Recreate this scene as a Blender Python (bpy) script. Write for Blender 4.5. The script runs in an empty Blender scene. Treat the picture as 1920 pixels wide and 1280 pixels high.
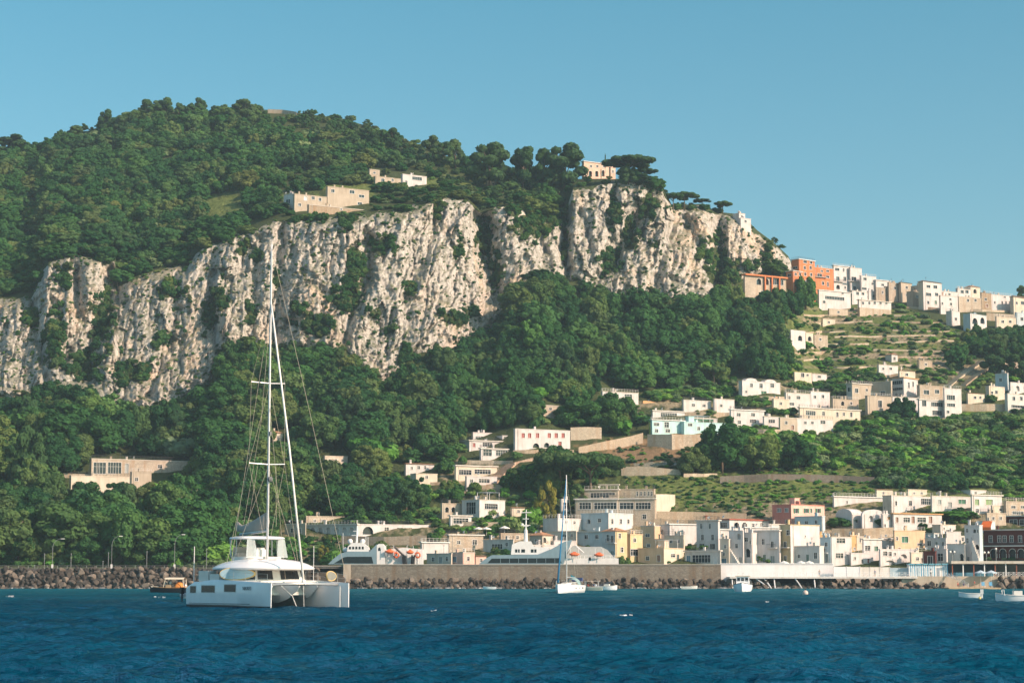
import bpy, bmesh, math, random
import numpy as np
from mathutils import Vector, Matrix
random.seed(7)
RNG = np.random.default_rng(11)
SC = bpy.context.scene
COL = SC.collection
PI = math.pi
# ------------------------------------------------------------------ camera
F = 3733.0                     # focal length in photo pixels (1920 wide, 70 mm on 36 mm)
CAMZ = 2.0
TILT = math.atan(448.0 / F)    # horizon at photo row 1088
CT, ST = math.cos(TILT), math.sin(TILT)
cam_d = bpy.data.cameras.new('camera'); cam = bpy.data.objects.new('camera', cam_d); COL.objects.link(cam)
cam_d.lens = 70.0; cam_d.sensor_width = 36.0; cam_d.clip_end = 30000; cam_d.clip_start = 0.5
cam.location = (0, 0, CAMZ); cam.rotation_euler = (PI / 2 + TILT, 0, 0)
SC.camera = cam

def P(px, py, Y):
    """a point seen at photo pixel (px,py) standing at distance Y"""
    xc = (px - 960.0) / F; yc = (640.0 - py) / F
    dy = CT - yc * ST; dz = ST + yc * CT
    s = Y / dy
    return Vector((xc * s, Y, CAMZ + dz * s))

def Pn(px, py, Y):
    xc = (px - 960.0) / F; yc = (640.0 - py) / F
    s = Y / (CT - yc * ST)
    return np.stack([xc * s, Y + 0 * xc, CAMZ + (ST + yc * CT) * s], -1)

def proj(v):
    x, y, z = v[0], v[1], v[2] - CAMZ
    d = y * CT + z * ST
    return 960 + F * x / d, 640 - F * (-y * ST + z * CT) / d

def sea_Y(py, z=0.0):
    """distance of the point at height z seen at photo row py"""
    yc = (640.0 - py) / F
    return (z - CAMZ) * (CT - yc * ST) / (ST + yc * CT)

# ------------------------------------------------------------------ tags
def tag(o, label=None, cat=None, group=None, kind=None):
    if label: o['label'] = label
    if cat: o['category'] = cat
    if group: o['group'] = group
    if kind: o['kind'] = kind
    return o

def empty(name, loc, rz=0.0):
    o = bpy.data.objects.new(name, None); COL.objects.link(o)
    o.location = loc; o.rotation_euler = (0, 0, rz); o.empty_display_size = 0.5
    return o

def copy_tree(o, parent=None):
    c = o.copy(); COL.objects.link(c)
    if parent is not None: c.parent = parent
    for ch in list(o.children): copy_tree(ch, c)
    return c

# ------------------------------------------------------------------ mesh builder
class MB:
    def __init__(s): s.v = []; s.f = []; s.m = []
    def quad(s, a, b, c, d, m=0):
        n = len(s.v); s.v += [tuple(a), tuple(b), tuple(c), tuple(d)]; s.f.append((n, n+1, n+2, n+3)); s.m.append(m)
    def poly(s, pts, m=0):
        n = len(s.v); s.v += [tuple(p) for p in pts]; s.f.append(tuple(range(n, n+len(pts)))); s.m.append(m)
    def box(s, x0, x1, y0, y1, z0, z1, m=0, M=None):
        c = [(x0,y0,z0),(x1,y0,z0),(x1,y1,z0),(x0,y1,z0),(x0,y0,z1),(x1,y0,z1),(x1,y1,z1),(x0,y1,z1)]
        if M is not None: c = [tuple(M @ Vector(p)) for p in c]
        n = len(s.v); s.v += c
        for f in ((0,3,2,1),(4,5,6,7),(0,1,5,4),(1,2,6,5),(2,3,7,6),(3,0,4,7)):
            s.f.append(tuple(n+i for i in f)); s.m.append(m)
        return s
    def tube(s, pts, r, n=6, m=0, r2=None, cap=True):
        pts = [Vector(p) for p in pts]; k = len(pts); base = len(s.v)
        for i, p in enumerate(pts):
            d = (pts[min(i+1, k-1)] - pts[max(i-1, 0)])
            if d.length < 1e-9: d = Vector((0,0,1))
            d.normalize()
            a = d.orthogonal() if abs(d.z) < 0.99 else Vector((1,0,0))
            a = (a - d * a.dot(d)).normalized(); b = d.cross(a)
            rr = r if r2 is None else r + (r2 - r) * i / max(1, k-1)
            for j in range(n):
                t = 2*PI*j/n; s.v.append(tuple(p + a*math.cos(t)*rr + b*math.sin(t)*rr))
        for i in range(k-1):
            for j in range(n):
                a0 = base+i*n+j; a1 = base+i*n+(j+1) % n
                s.f.append((a0, a1, a1+n, a0+n)); s.m.append(m)
        if cap:
            s.f.append(tuple(base+j for j in range(n))[::-1]); s.m.append(m)
            s.f.append(tuple(base+(k-1)*n+j for j in range(n))); s.m.append(m)
        return s
    def loft(s, secs, m=0, closed=True, cap=True):
        base = len(s.v); n = len(secs[0])
        for q in secs: s.v += [tuple(p) for p in q]
        for i in range(len(secs)-1):
            for j in range(n if closed else n-1):
                a0 = base+i*n+j; a1 = base+i*n+(j+1) % n
                s.f.append((a0, a1, a1+n, a0+n)); s.m.append(m)
        if cap and closed:
            s.f.append(tuple(base+j for j in range(n))[::-1]); s.m.append(m)
            e = base+(len(secs)-1)*n
            s.f.append(tuple(e+j for j in range(n))); s.m.append(m)
        return s
    def lathe(s, prof, n=12, m=0, c=(0,0,0)):
        secs = [[(c[0]+r*math.cos(2*PI*j/n), c[1]+r*math.sin(2*PI*j/n), c[2]+z) for j in range(n)] for r, z in prof]
        return s.loft(secs, m)
    def prism(s, pts, y0, y1, m=0, M=None):
        """polygon in x,z extruded along y"""
        a = [(x, y0, z) for x, z in pts]; b = [(x, y1, z) for x, z in pts]
        if M is not None: a = [tuple(M @ Vector(p)) for p in a]; b = [tuple(M @ Vector(p)) for p in b]
        return s.loft([a, b], m)
    def ball(s, c, r, m=0, n=8, k=5, sz=1.0):
        return s.lathe([(max(1e-3, r*math.sin(PI*i/k)), -r*sz*math.cos(PI*i/k)) for i in range(k+1)], n, m, c)
    def build(s, name, mats, parent=None, smooth=False, fix=True):
        me = bpy.data.meshes.new(name); me.from_pydata(s.v, [], s.f)
        if not isinstance(mats, (list, tuple)): mats = [mats]
        for mt in mats: me.materials.append(mt)
        if len(mats) > 1: me.polygons.foreach_set('material_index', s.m)
        if fix:
            bm = bmesh.new(); bm.from_mesh(me); bmesh.ops.recalc_face_normals(bm, faces=bm.faces); bm.to_mesh(me); bm.free()
        if smooth:
            me.polygons.foreach_set('use_smooth', [True]*len(me.polygons))
            if smooth is not True:
                try: me.set_sharp_from_angle(angle=smooth)
                except Exception: pass
        me.update()
        o = bpy.data.objects.new(name, me); COL.objects.link(o)
        if parent is not None: o.parent = parent
        return o

# ------------------------------------------------------------------ numpy noise
_perm = np.random.default_rng(5).permutation(512).astype(np.int64)
def _hash(ix, iy, seed):
    return _perm[(_perm[(_perm[(ix + seed*37) & 511] + iy) & 511] + seed) & 511]
def gnoise(x, y, seed=0):
    x = np.asarray(x, float); y = np.asarray(y, float)
    ix = np.floor(x).astype(np.int64); iy = np.floor(y).astype(np.int64); fx = x-ix; fy = y-iy
    u = fx*fx*fx*(fx*(fx*6-15)+10); v = fy*fy*fy*(fy*(fy*6-15)+10)
    def g(i, j):
        a = _hash(ix+i, iy+j, seed) * (2*PI/512)
        return np.cos(a)*(fx-i) + np.sin(a)*(fy-j)
    a = g(0,0); b = g(1,0); c = g(0,1); d = g(1,1)
    return 1.4*((a+(b-a)*u) + ((c+(d-c)*u) - (a+(b-a)*u))*v)
def fbm(x, y, o=4, seed=0, gain=0.5):
    t = 0; a = 1.0
    for i in range(o):
        t = t + a*gnoise(x*2**i, y*2**i, seed+i); a *= gain
    return t
def ridge(x, y, o=3, seed=0, gain=0.5):
    t = 0; a = 1.0
    for i in range(o):
        t = t + a*(1-2*np.abs(gnoise(x*2**i, y*2**i, seed+i))); a *= gain
    return t
def sstep(a, b, x):
    t = np.clip((x-a)/(b-a), 0, 1); return t*t*(3-2*t)
def interp(keys):
    xs = np.array([k[0] for k in keys], float); ys = np.array([k[1] for k in keys], float)
    return lambda x: np.interp(x, xs, ys)

# ------------------------------------------------------------------ materials
class NT:
    def __init__(s, name):
        s.m = bpy.data.materials.new(name); s.m.use_nodes = True; s.t = s.m.node_tree; s.n = s.t.nodes; s.l = s.t.links
        s.b = s.n['Principled BSDF']; s.out = s.n['Material Output']
    def add(s, ty, **k):
        n = s.n.new(ty)
        for a, v in k.items(): setattr(n, a, v)
        return n
    def link(s, a, b): s.l.new(a, b)
    def noise(s, scale, detail=4, vec=None, rough=0.55, dist=0.0):
        n = s.add('ShaderNodeTexNoise'); n.inputs['Scale'].default_value = scale; n.inputs['Detail'].default_value = detail
        n.inputs['Roughness'].default_value = rough; n.inputs['Distortion'].default_value = dist
        if vec is not None: s.link(vec, n.inputs['Vector'])
        return n.outputs['Fac']
    def pos(s, sx=1, sy=1, sz=1, obj=False):
        if obj: o = s.add('ShaderNodeTexCoord').outputs['Object']
        else: o = s.add('ShaderNodeNewGeometry').outputs['Position']
        mp = s.add('ShaderNodeMapping'); mp.inputs['Scale'].default_value = (sx, sy, sz); s.link(o, mp.inputs['Vector'])
        return mp.outputs['Vector']
    def ramp(s, fac, stops, interp='LINEAR'):
        r = s.add('ShaderNodeValToRGB'); e = r.color_ramp.elements; r.color_ramp.interpolation = interp
        while len(e) < len(stops): e.new(0.5)
        for q, (p, c) in zip(e, stops):
            q.position = p; q.color = (c, c, c, 1) if isinstance(c, (int, float)) else (*c, 1)
        s.link(fac, r.inputs['Fac']); return r.outputs['Color']
    def mix(s, fac, a, b, mode='MIX'):
        n = s.add('ShaderNodeMix', data_type='RGBA', blend_type=mode)
        for v, i in ((fac, n.inputs['Factor']), (a, n.inputs[6]), (b, n.inputs[7])):
            if hasattr(v, 'links'): s.link(v, i)
            elif isinstance(v, (int, float)): i.default_value = v if i.type == 'VALUE' else (v, v, v, 1)
            else: i.default_value = (*v, 1)
        return n.outputs[2]
    def math(s, op, a, b=0.0):
        n = s.add('ShaderNodeMath', operation=op)
        for v, i in ((a, n.inputs[0]), (b, n.inputs[1])):
            if hasattr(v, 'links'): s.link(v, i)
            else: i.default_value = v
        return n.outputs[0]
    def bump(s, h, strength=0.3, dist=0.1):
        b = s.add('ShaderNodeBump'); b.inputs['Strength'].default_value = strength; b.inputs['Distance'].default_value = dist
        s.link(h, b.inputs['Height']); s.link(b.outputs['Normal'], s.b.inputs['Normal'])
    def base(s, c, rough=0.6, spec=0.4, metal=0.0):
        if hasattr(c, 'links'): s.link(c, s.b.inputs['Base Color'])
        else: s.b.inputs['Base Color'].default_value = (*c, 1)
        s.b.inputs['Roughness'].default_value = rough; s.b.inputs['Specular IOR Level'].default_value = spec
        s.b.inputs['Metallic'].default_value = metal
        return s.m

_pl = {}
def plaster(c, dirt=0.17):
    """rendered wall: uneven wash with rain streaks and patches"""
    c = tuple(min(x, .74) for x in c); k = ('pl', c, dirt)
    if k in _pl: return _pl[k]
    t = NT('plaster')
    a = t.noise(0.35, 5, t.pos(1, 1, 1)); st = t.noise(0.8, 4, t.pos(1.3, 1.3, 0.22))
    f = t.math('ADD', t.math('MULTIPLY', t.ramp(a, [(0.35, 0), (0.7, 1)]), 0.5), t.math('MULTIPLY', t.ramp(st, [(0.45, 0), (0.72, 1)]), 0.5))
    dark = tuple(x*(1-dirt*1.7)*y for x, y in zip(c, (1.0, 0.96, 0.90)))
    m = t.base(t.mix(f, c, dark), 0.9, 0.15)
    t.bump(t.noise(6, 3, t.pos()), 0.25, 0.05)
    _pl[k] = m; return m
def stone(c, sx=1.0, mortar=0.6, bs=(1.1, 0.45)):
    k = ('st', c, sx, mortar)
    if k in _pl: return _pl[k]
    t = NT('masonry')
    tc = t.pos(1, 0.4, 1)
    v = t.add('ShaderNodeTexVoronoi'); v.inputs['Scale'].default_value = 1.3*sx; t.link(t.pos(1, 1, 1.7), v.inputs['Vector'])
    e = t.add('ShaderNodeTexVoronoi', feature='DISTANCE_TO_EDGE'); e.inputs['Scale'].default_value = 1.3*sx; t.link(t.pos(1, 1, 1.7), e.inputs['Vector'])
    big = t.noise(0.12, 5, t.pos()); st = t.noise(0.7, 4, t.pos(1, 1, 0.1))
    c1 = t.mix(t.ramp(big, [(0.35, 0), (0.68, 1)]), c, tuple(x*0.6 for x in c))
    c2 = t.mix(t.math('MULTIPLY', v.outputs['Color'], 0.5), c1, tuple(min(1, x*1.35) for x in c))
    c3 = t.mix(t.ramp(st, [(0.48, 0), (0.72, 0.75)]), c2, (c[0]*0.75, c[1]*0.55, c[2]*0.4))
    c4 = t.mix(t.ramp(e.outputs['Distance'], [(0.0, 1), (0.06, 0)]), c3, tuple(x*mortar for x in c))
    m = t.base(c4, 0.95, 0.1); t.bump(e.outputs['Distance'], 0.6, 0.08)
    _pl[k] = m; return m
def paint(c, rough=0.4, spec=0.4, metal=0.0, var=0.12):
    k = ('pt', c, rough, metal)
    if k in _pl: return _pl[k]
    t = NT('paint'); n = t.noise(1.3, 5, t.pos(1, 1, 0.6))
    m = t.base(t.mix(t.ramp(n, [(0.4, 0), (0.7, 1)]), c, tuple(x*(1-var) for x in c)), rough, spec, metal)
    _pl[k] = m; return m
def glass(c=(0.012, 0.02, 0.025)):
    k = ('gl', c)
    if k in _pl: return _pl[k]
    t = NT('window_glass'); n = t.noise(0.9, 2, t.pos())
    m = t.base(t.mix(n, c, tuple(x*2.2 for x in c)), 0.12, 0.5)
    _pl[k] = m; return m
def tiles(c):
    k = ('ti', c)
    if k in _pl: return _pl[k]
    t = NT('roof_tiles'); n = t.noise(2.0, 5, t.pos())
    w = t.add('ShaderNodeTexWave'); w.inputs['Scale'].default_value = 2.2; t.link(t.pos(1, 0.3, 0.3), w.inputs['Vector'])
    m = t.base(t.mix(n, tuple(x*0.7 for x in c), tuple(min(1, x*1.25) for x in c)), 0.9, 0.1)
    t.bump(w.outputs['Fac'], 0.5, 0.1)
    _pl[k] = m; return m
# ------------------------------------------------------------------ sun, sky
SUN = Vector((0.80, -0.46, 0.52)).normalized()
sun_d = bpy.data.lights.new('sun', 'SUN'); sun = bpy.data.objects.new('sun', sun_d); COL.objects.link(sun)
sun_d.energy = 5.0; sun_d.angle = math.radians(0.53); sun_d.color = (1.0, 0.72, 0.56)
sun.rotation_euler = SUN.to_track_quat('Z', 'Y').to_euler()
W = bpy.data.worlds.new('World'); SC.world = W; W.use_nodes = True
wn = W.node_tree.nodes; wl = W.node_tree.links
sky = wn.new('ShaderNodeTexSky'); sky.sky_type = 'NISHITA'; sky.sun_disc = False
sky.sun_elevation = math.asin(SUN.z); sky.sun_rotation = math.atan2(SUN.x, SUN.y)
sky.air_density = 1.0; sky.dust_density = 1.4; sky.ozone_density = 1.6; sky.altitude = 0
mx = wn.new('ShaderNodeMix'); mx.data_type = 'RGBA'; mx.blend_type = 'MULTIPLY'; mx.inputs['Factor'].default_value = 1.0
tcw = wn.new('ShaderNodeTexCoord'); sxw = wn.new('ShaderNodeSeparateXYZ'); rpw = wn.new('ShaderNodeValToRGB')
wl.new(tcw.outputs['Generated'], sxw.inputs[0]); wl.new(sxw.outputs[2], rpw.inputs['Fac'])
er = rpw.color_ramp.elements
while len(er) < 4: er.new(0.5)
for q_, (p_, c_) in zip(er, ((0.0, (0.76, 0.90, 0.84)), (0.16, (0.60, 0.92, 0.87)), (0.29, (0.42, 0.92, 0.88)), (0.50, (1.15, 1.30, 1.16)))): q_.position = p_; q_.color = (*c_, 1)  # tint by height; sky above the frame is brightened to add fill
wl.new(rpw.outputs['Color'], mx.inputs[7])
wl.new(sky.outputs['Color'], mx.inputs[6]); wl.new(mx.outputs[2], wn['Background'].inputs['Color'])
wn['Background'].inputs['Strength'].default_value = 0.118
SC.view_settings.view_transform = 'Standard'; SC.view_settings.look = 'None'; SC.view_settings.exposure = 0.45; SC.view_settings.gamma = 1.0

# ------------------------------------------------------------------ terrain profile curves (photo px -> row / distance)
base_py = interp([(-250,750),(0,742),(60,752),(95,722),(150,728),(195,752),(235,772),(300,764),(365,742),(398,708),(425,642),(470,640),(520,652),(560,650),(640,650),(680,688),(715,715),(760,690),(815,655),(870,645),(900,630),(930,602),(950,575),(975,530),(1010,505),(1060,522),(1120,535),(1150,556),(1240,556),(1330,557),(1342,545),(1400,525),(1450,505),(1485,515),(1540,592),(1620,600),(1760,612),(1920,630),(2200,640)])
base_Y = interp([(-250,715),(0,712),(220,702),(300,702),(420,722),(520,735),(690,722),(820,742),(950,775),(1060,800),(1150,803),(1330,812),(1345,835),(1400,850),(1480,872),(1550,862),(1920,852),(2200,850)])
top_py = interp([(-250,575),(0,560),(60,556),(90,492),(130,478),(180,486),(214,492),(222,535),(280,512),(350,502),(380,466),(450,442),(480,428),(520,414),(600,408),(690,404),(760,394),(830,374),(880,378),(900,398),(960,384),(1010,408),(1058,412),(1074,356),(1130,346),(1200,340),(1245,350),(1262,392),(1320,386),(1340,402),(1390,406),(1420,440),(1450,460),(1480,488),(1498,530),(1540,582),(1620,586),(1760,592),(1920,606),(2200,615)])
top_Y = interp([(-250,762),(0,760),(220,758),(400,764),(520,766),(690,768),(850,788),(960,800),(1060,828),(1075,826),(1240,836),(1262,850),(1330,860),(1400,874),(1480,893),(1540,888),(1920,885),(2200,885)])
sky_py = interp([(-250,300),(0,282),(60,280),(100,268),(170,244),(230,222),(300,208),(370,210),(450,206),(500,206),(560,212),(640,222),(700,240),(760,262),(830,290),(870,306),(900,322),(960,332),(1060,336),(1150,335),(1200,337),(1240,345),(1260,385),(1320,382),(1342,397),(1390,402),(1420,432),(1450,454),(1478,480),(1498,522),(1540,556),(1640,558),(1760,556),(1850,562),(1920,574),(2200,590)])
sky_Y = interp([(-250,960),(0,965),(300,1000),(500,1010),(700,985),(850,935),(950,892),(1060,866),(1240,850),(1330,874),(1400,888),(1480,908),(1550,928),(1920,945),(2200,945)])

def levels(px):
    bp = base_py(px); tp = top_py(px); sp = sky_py(px)
    tp = np.maximum(tp, sp+6); bp = np.maximum(bp, tp+12)
    by = base_Y(px); ty = np.maximum(top_Y(px), by+14); sy = np.maximum(sky_Y(px), ty+12)
    z = px*0
    mp = 0.5*(tp+sp); my = ty+0.46*(sy-ty)
    pys = np.stack([z+1180, z+1064, z+930, bp, tp, mp, sp], 0)
    Ys = np.stack([z+526, z+533, z+606, by, ty, my, sy], 0)
    return pys, Ys

# gullies in the rock wall: polyline, half width px, depth m
GUL = [([(212,480),(205,560),(170,640),(165,700)], 22, 16), ([(140,480),(150,600),(120,680)], 12, 9), ([(690,445),(690,520),(655,600),(640,650)], 13, 9),
       ([(905,400),(912,470),(930,560)], 20, 13), ([(1060,395),(1058,470),(1066,535)], 9, 11), ([(1012,420),(1022,500)], 9, 7),
       ([(1238,352),(1200,400),(1170,460),(1128,520)], 18, 11), ([(1150,350),(1140,430),(1160,500)], 10, 5), ([(1258,370),(1300,440),(1340,530)], 14, 8),
       ([(1345,410),(1352,480),(1345,540)], 14, 13), ([(400,470),(395,600),(410,650)], 9, 5), ([(485,450),(480,520),(470,640)], 10, 5), ([(530,420),(520,540),(510,650)], 8, 4),
       ([(60,560),(75,640),(90,730)], 9, 6), ([(330,510),(325,620),(280,740)], 9, 5), ([(820,380),(800,470),(760,560)], 10, 5), ([(1420,450),(1440,520)], 9, 6), ([(1090,400),(1110,470)], 6, 4), ([(1262,420),(1240,480),(1225,540)], 9, 6)]
VEG = [(105,650,24,70),(190,600,30,60),(160,690,42,36),(245,702,36,26),(300,640,22,13),(392,590,20,36),(412,565,16,26),(484,480,12,24),(520,524,10,18),(650,560,32,40),(668,500,20,50),(718,460,30,26),(650,414,20,22),(586,404,44,16),(560,405,22,18),(592,612,40,26),(560,575,20,16),(762,672,20,30),(822,400,12,24),(908,450,20,60),(930,505,18,40),(1000,425,40,30),(1040,395,26,46),(960,395,20,14),(880,585,16,16),(1215,385,26,36),(1182,440,22,40),(1145,492,24,36),(1150,400,16,46),(1060,450,7,60),(1222,462,16,9),(1345,490,26,64),(1365,520,30,40),(1316,470,12,36),(1405,502,13,10),(1420,498,12,10),(120,520,20,30),(60,600,18,24),(320,545,30,18),(455,470,14,14),(860,470,16,20),(850,600,30,18),(770,545,18,10),(700,590,18,12),(470,590,16,26),(1440,480,12,24),(730,620,14,12)]
VEG = [(x, y, a*.74, b*.78) for x, y, a, b in VEG]
ROCKP = [(990,565,12,34),(1232,870,40,6)]
def seg_d(px, py, pl):
    d = np.full(np.shape(px), 1e9)
    for (x0, y0), (x1, y1) in zip(pl[:-1], pl[1:]):
        L = (x1-x0)**2+(y1-y0)**2
        t = np.clip(((px-x0)*(x1-x0)+(py-y0)*(y1-y0))/L, 0, 1)
        d = np.minimum(d, np.hypot(px-x0-t*(x1-x0), py-y0-t*(y1-y0)))
    return d
def ell(px, py, lst, soft=0.35, wob=0.0):
    m = np.zeros(np.shape(px))
    for (x, y, rx, ry) in lst:
        r = np.hypot((px-x)/rx, (py-y)/ry)
        m = np.maximum(m, 1-sstep(1-soft, 1+soft, r+wob))
    return m
def inpoly(px, py, pl):
    c = np.zeros(np.shape(px), bool); n = len(pl)
    for i in range(n):
        x0, y0 = pl[i]; x1, y1 = pl[(i+1) % n]
        k = (y0 > py) != (y1 > py)
        c ^= k & (px < (x1-x0)*(py-y0)/((y1-y0) if y1 != y0 else 1e-9)+x0)
    return c
TERRACE = [(1470,572),(1476,640),(1482,705),(1640,692),(1700,690),(1760,700),(1830,640),(1780,612),(1690,575),(1540,570)]
def rockmask(px, py):
    pys, Ys = levels(px)
    nb = 13*fbm(px/26, py/40, 3, 23); nt = 9*fbm(px/20, py/40, 3, 29)-6*sstep(200, 900, px)*0
    return sstep(-3, 4, pys[3]+nb-py)*sstep(-3, 4, py-pys[4]-nt)*(1-sstep(1480, 1500, px+0.4*(py-520)))
def facet(x, y, seed):
    ix = np.floor(x).astype(np.int64); iy = np.floor(y).astype(np.int64); best = np.full(x.shape, 1e9); out = np.zeros(x.shape)
    for i in (-1, 0, 1):
        for j in (-1, 0, 1):
            cx = ix+i; cy = iy+j; h1 = _hash(cx, cy, seed)/512.0; h2 = _hash(cx, cy, seed+3)/512.0; h3 = _hash(cx, cy, seed+5)/512.0; h4 = _hash(cx, cy, seed+8)/512.0; h5 = _hash(cx, cy, seed+11)/512.0
            dx = x-cx-h1; dy = y-cy-h2; d = dx*dx+dy*dy; v = (h3-.5)*1.2+(h4-.5)*2.2*dx+(h5-.5)*1.6*dy
            k = d < best; best = np.where(k, d, best); out = np.where(k, v, out)
    return out
def depth(px, py, full=False):
    px = np.asarray(px, float); py = np.asarray(py, float)
    pys, Ys = levels(px)
    D = np.where(py > pys[0], Ys[0], 0.0)
    for k in range(6):
        a, b = pys[k], pys[k+1]
        t = np.clip((a-py)/(a-b), 0, 1)
        D = np.where((py <= a) & (py >= b), Ys[k]+t*(Ys[k+1]-Ys[k]), D)
    D = np.where(py < pys[6], Ys[6], D)
    rk = sstep(-8, 14, pys[3]-py)*sstep(-6, 18, py-pys[4])*(1-sstep(1455, 1500, px))
    wx = 26*fbm(px/75, py/90, 2, 3); wy = 30*fbm(px/80, py/70, 2, 7)
    u = px+wx+0.16*(py-500); v = py+wy
    r = -3.6*ridge(u/95, v/210, 2, 41, 0.55) - 1.3*ridge(u/40, v/95, 2, 47, 0.6)
    fx = px+4*fbm(px/26, py/34, 3, 13); fy = py+9*fbm(px/24, py/30, 3, 17); fx = fx+0.18*(fy-500)
    r += 2.5*facet(fx/36, fy/84, 151)+1.25*facet(fx/15, fy/33, 157)+0.75*facet(fx/7.5, fy/13, 163)
    r += 1.7*np.exp(-(gnoise(fx/30, fy/150, 167)/.09)**2)+0.8*np.exp(-(gnoise(fx/12, fy/62, 171)/.12)**2)+0.5*fbm(px/6.0, py/8.0, 2, 61)
    lev = 0.8*np.abs(gnoise(u/120, v/17, 67))+2.4*np.abs(gnoise((u+.55*v)/110, (v-.5*u)/30, 69))
    g = 0
    for pl, w, dep in GUL:
        d = seg_d(px+5*fbm(px/20, py/20, 2, 71), py, pl)
        g = g + dep*np.exp(-(d/w)**2)
    land = sstep(1062, 1000, py)*(1-rk)
    sl = 5*fbm(px/170, py/90, 3, 81)+1.2*fbm(px/34, py/20, 2, 83)
    D = D + rk*(r+lev+g) + land*sl*0.8
    return D

NX, = (1160,)
pxs = np.linspace(-170, 2090, NX)
pys, Ys = levels(pxs)
rows = []; seg_rows = [6, 70, 150, 260, 60, 60]
tt = []
for k, n in enumerate(seg_rows):
    for i in range(n): tt.append((k, i/n))
tt.append((5, 1.0))
PYG = np.stack([pys[k]+t*(pys[k+1]-pys[k]) for k, t in tt], 0)
PXG = np.broadcast_to(pxs, PYG.shape)
DG = depth(PXG, PYG)
XYZ = Pn(PXG, PYG, DG)
# behind the crest: the hill falls away again
crest = XYZ[-1].copy()
back = []
for k in range(1, 15):
    s = k/14.0; c = crest.copy()
    c[:, 1] += 260*s; c[:, 0] *= (1+0.25*s); c[:, 2] = crest[:, 2]*(1-s**1.3)-12*s
    back.append(c)
front = XYZ[0].copy(); front[:, 2] = -8
XYZ = np.concatenate([front[None], XYZ, np.stack(back, 0)], 0)
NR = XYZ.shape[0]
def grid_mesh(name, XYZ, mat, smooth=True):
    R, C = XYZ.shape[:2]
    me = bpy.data.meshes.new(name); me.vertices.add(R*C); me.vertices.foreach_set('co', XYZ.reshape(-1).astype(np.float32))
    i = np.arange((R-1)*(C-1)); r = i//(C-1); c = i % (C-1); a = r*C+c
    q = np.stack([a, a+1, a+1+C, a+C], -1).reshape(-1)
    me.loops.add(len(q)); me.polygons.add(len(i)); me.loops.foreach_set('vertex_index', q.astype(np.int32))
    me.polygons.foreach_set('loop_start', (np.arange(len(i))*4).astype(np.int32))
    me.polygons.foreach_set('use_smooth', np.full(len(i), smooth)); me.update(calc_edges=True); me.validate()
    me.materials.append(mat); o = bpy.data.objects.new(name, me); COL.objects.link(o); return o
# cover masks: where rock, grass, dry soil, red earth lie
SOIL = [(1230,850,110,26),(1290,812,60,10),(1160,838,60,10)]
DRY = [(1700,635,60,5),(1560,600,50,6),(1640,668,120,6),(1740,668,60,10),(1600,585,40,8),(1240,756,44,7),(1560,862,26,6),(560,1020,60,20),(1100,1000,300,30),(1500,985,200,40),(1850,965,80,20),(1780,690,60,30),(1680,735,60,14),(900,900,60,30),(870,1010,60,25),(930,975,30,15),(1390,768,110,9),(1440,725,60,8)]
GRASS = [(420,388,42,24),(1270,905,120,16),(1700,690,110,12),(1560,672,90,16),(1560,900,160,26),(1650,860,160,40),(1850,790,80,30),(700,962,150,12),(1450,930,230,34),(1330,930,150,30),(1750,930,160,20),(660,352,90,12),(830,342,50,12)]
pf = PXG; qf = PYG
wob = 0.75*fbm(pf/15, qf/13, 4, 91)
cov = np.zeros((NR, NX, 4), np.float32)
rk0 = np.maximum(rockmask(pf, qf), ell(pf, qf, ROCKP, 0.3, wob))
vg = ell(pf, qf, VEG, 0.3, wob)
body = slice(1, 1+PYG.shape[0])
cov[body, :, 0] = rk0*(1-0.7*vg)
ter = inpoly(pf, qf, TERRACE)
band = 0.5+0.5*np.sin(qf*2*PI/15.5+2.2*fbm(pf/130, qf/60, 2, 95))
dry = np.maximum(ell(pf, qf, DRY, 0.4, wob), 0.5*ter*sstep(0.74, 0.95, band+0.5*fbm(pf/30, qf/8, 2, 97)))
cov[body, :, 1] = np.maximum(ell(pf, qf, GRASS, 0.4, wob), 0.8*ter)*(1-dry)
cov[body, :, 2] = dry
cov[body, :, 3] = ell(pf, qf, SOIL, 0.4, wob)
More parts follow.
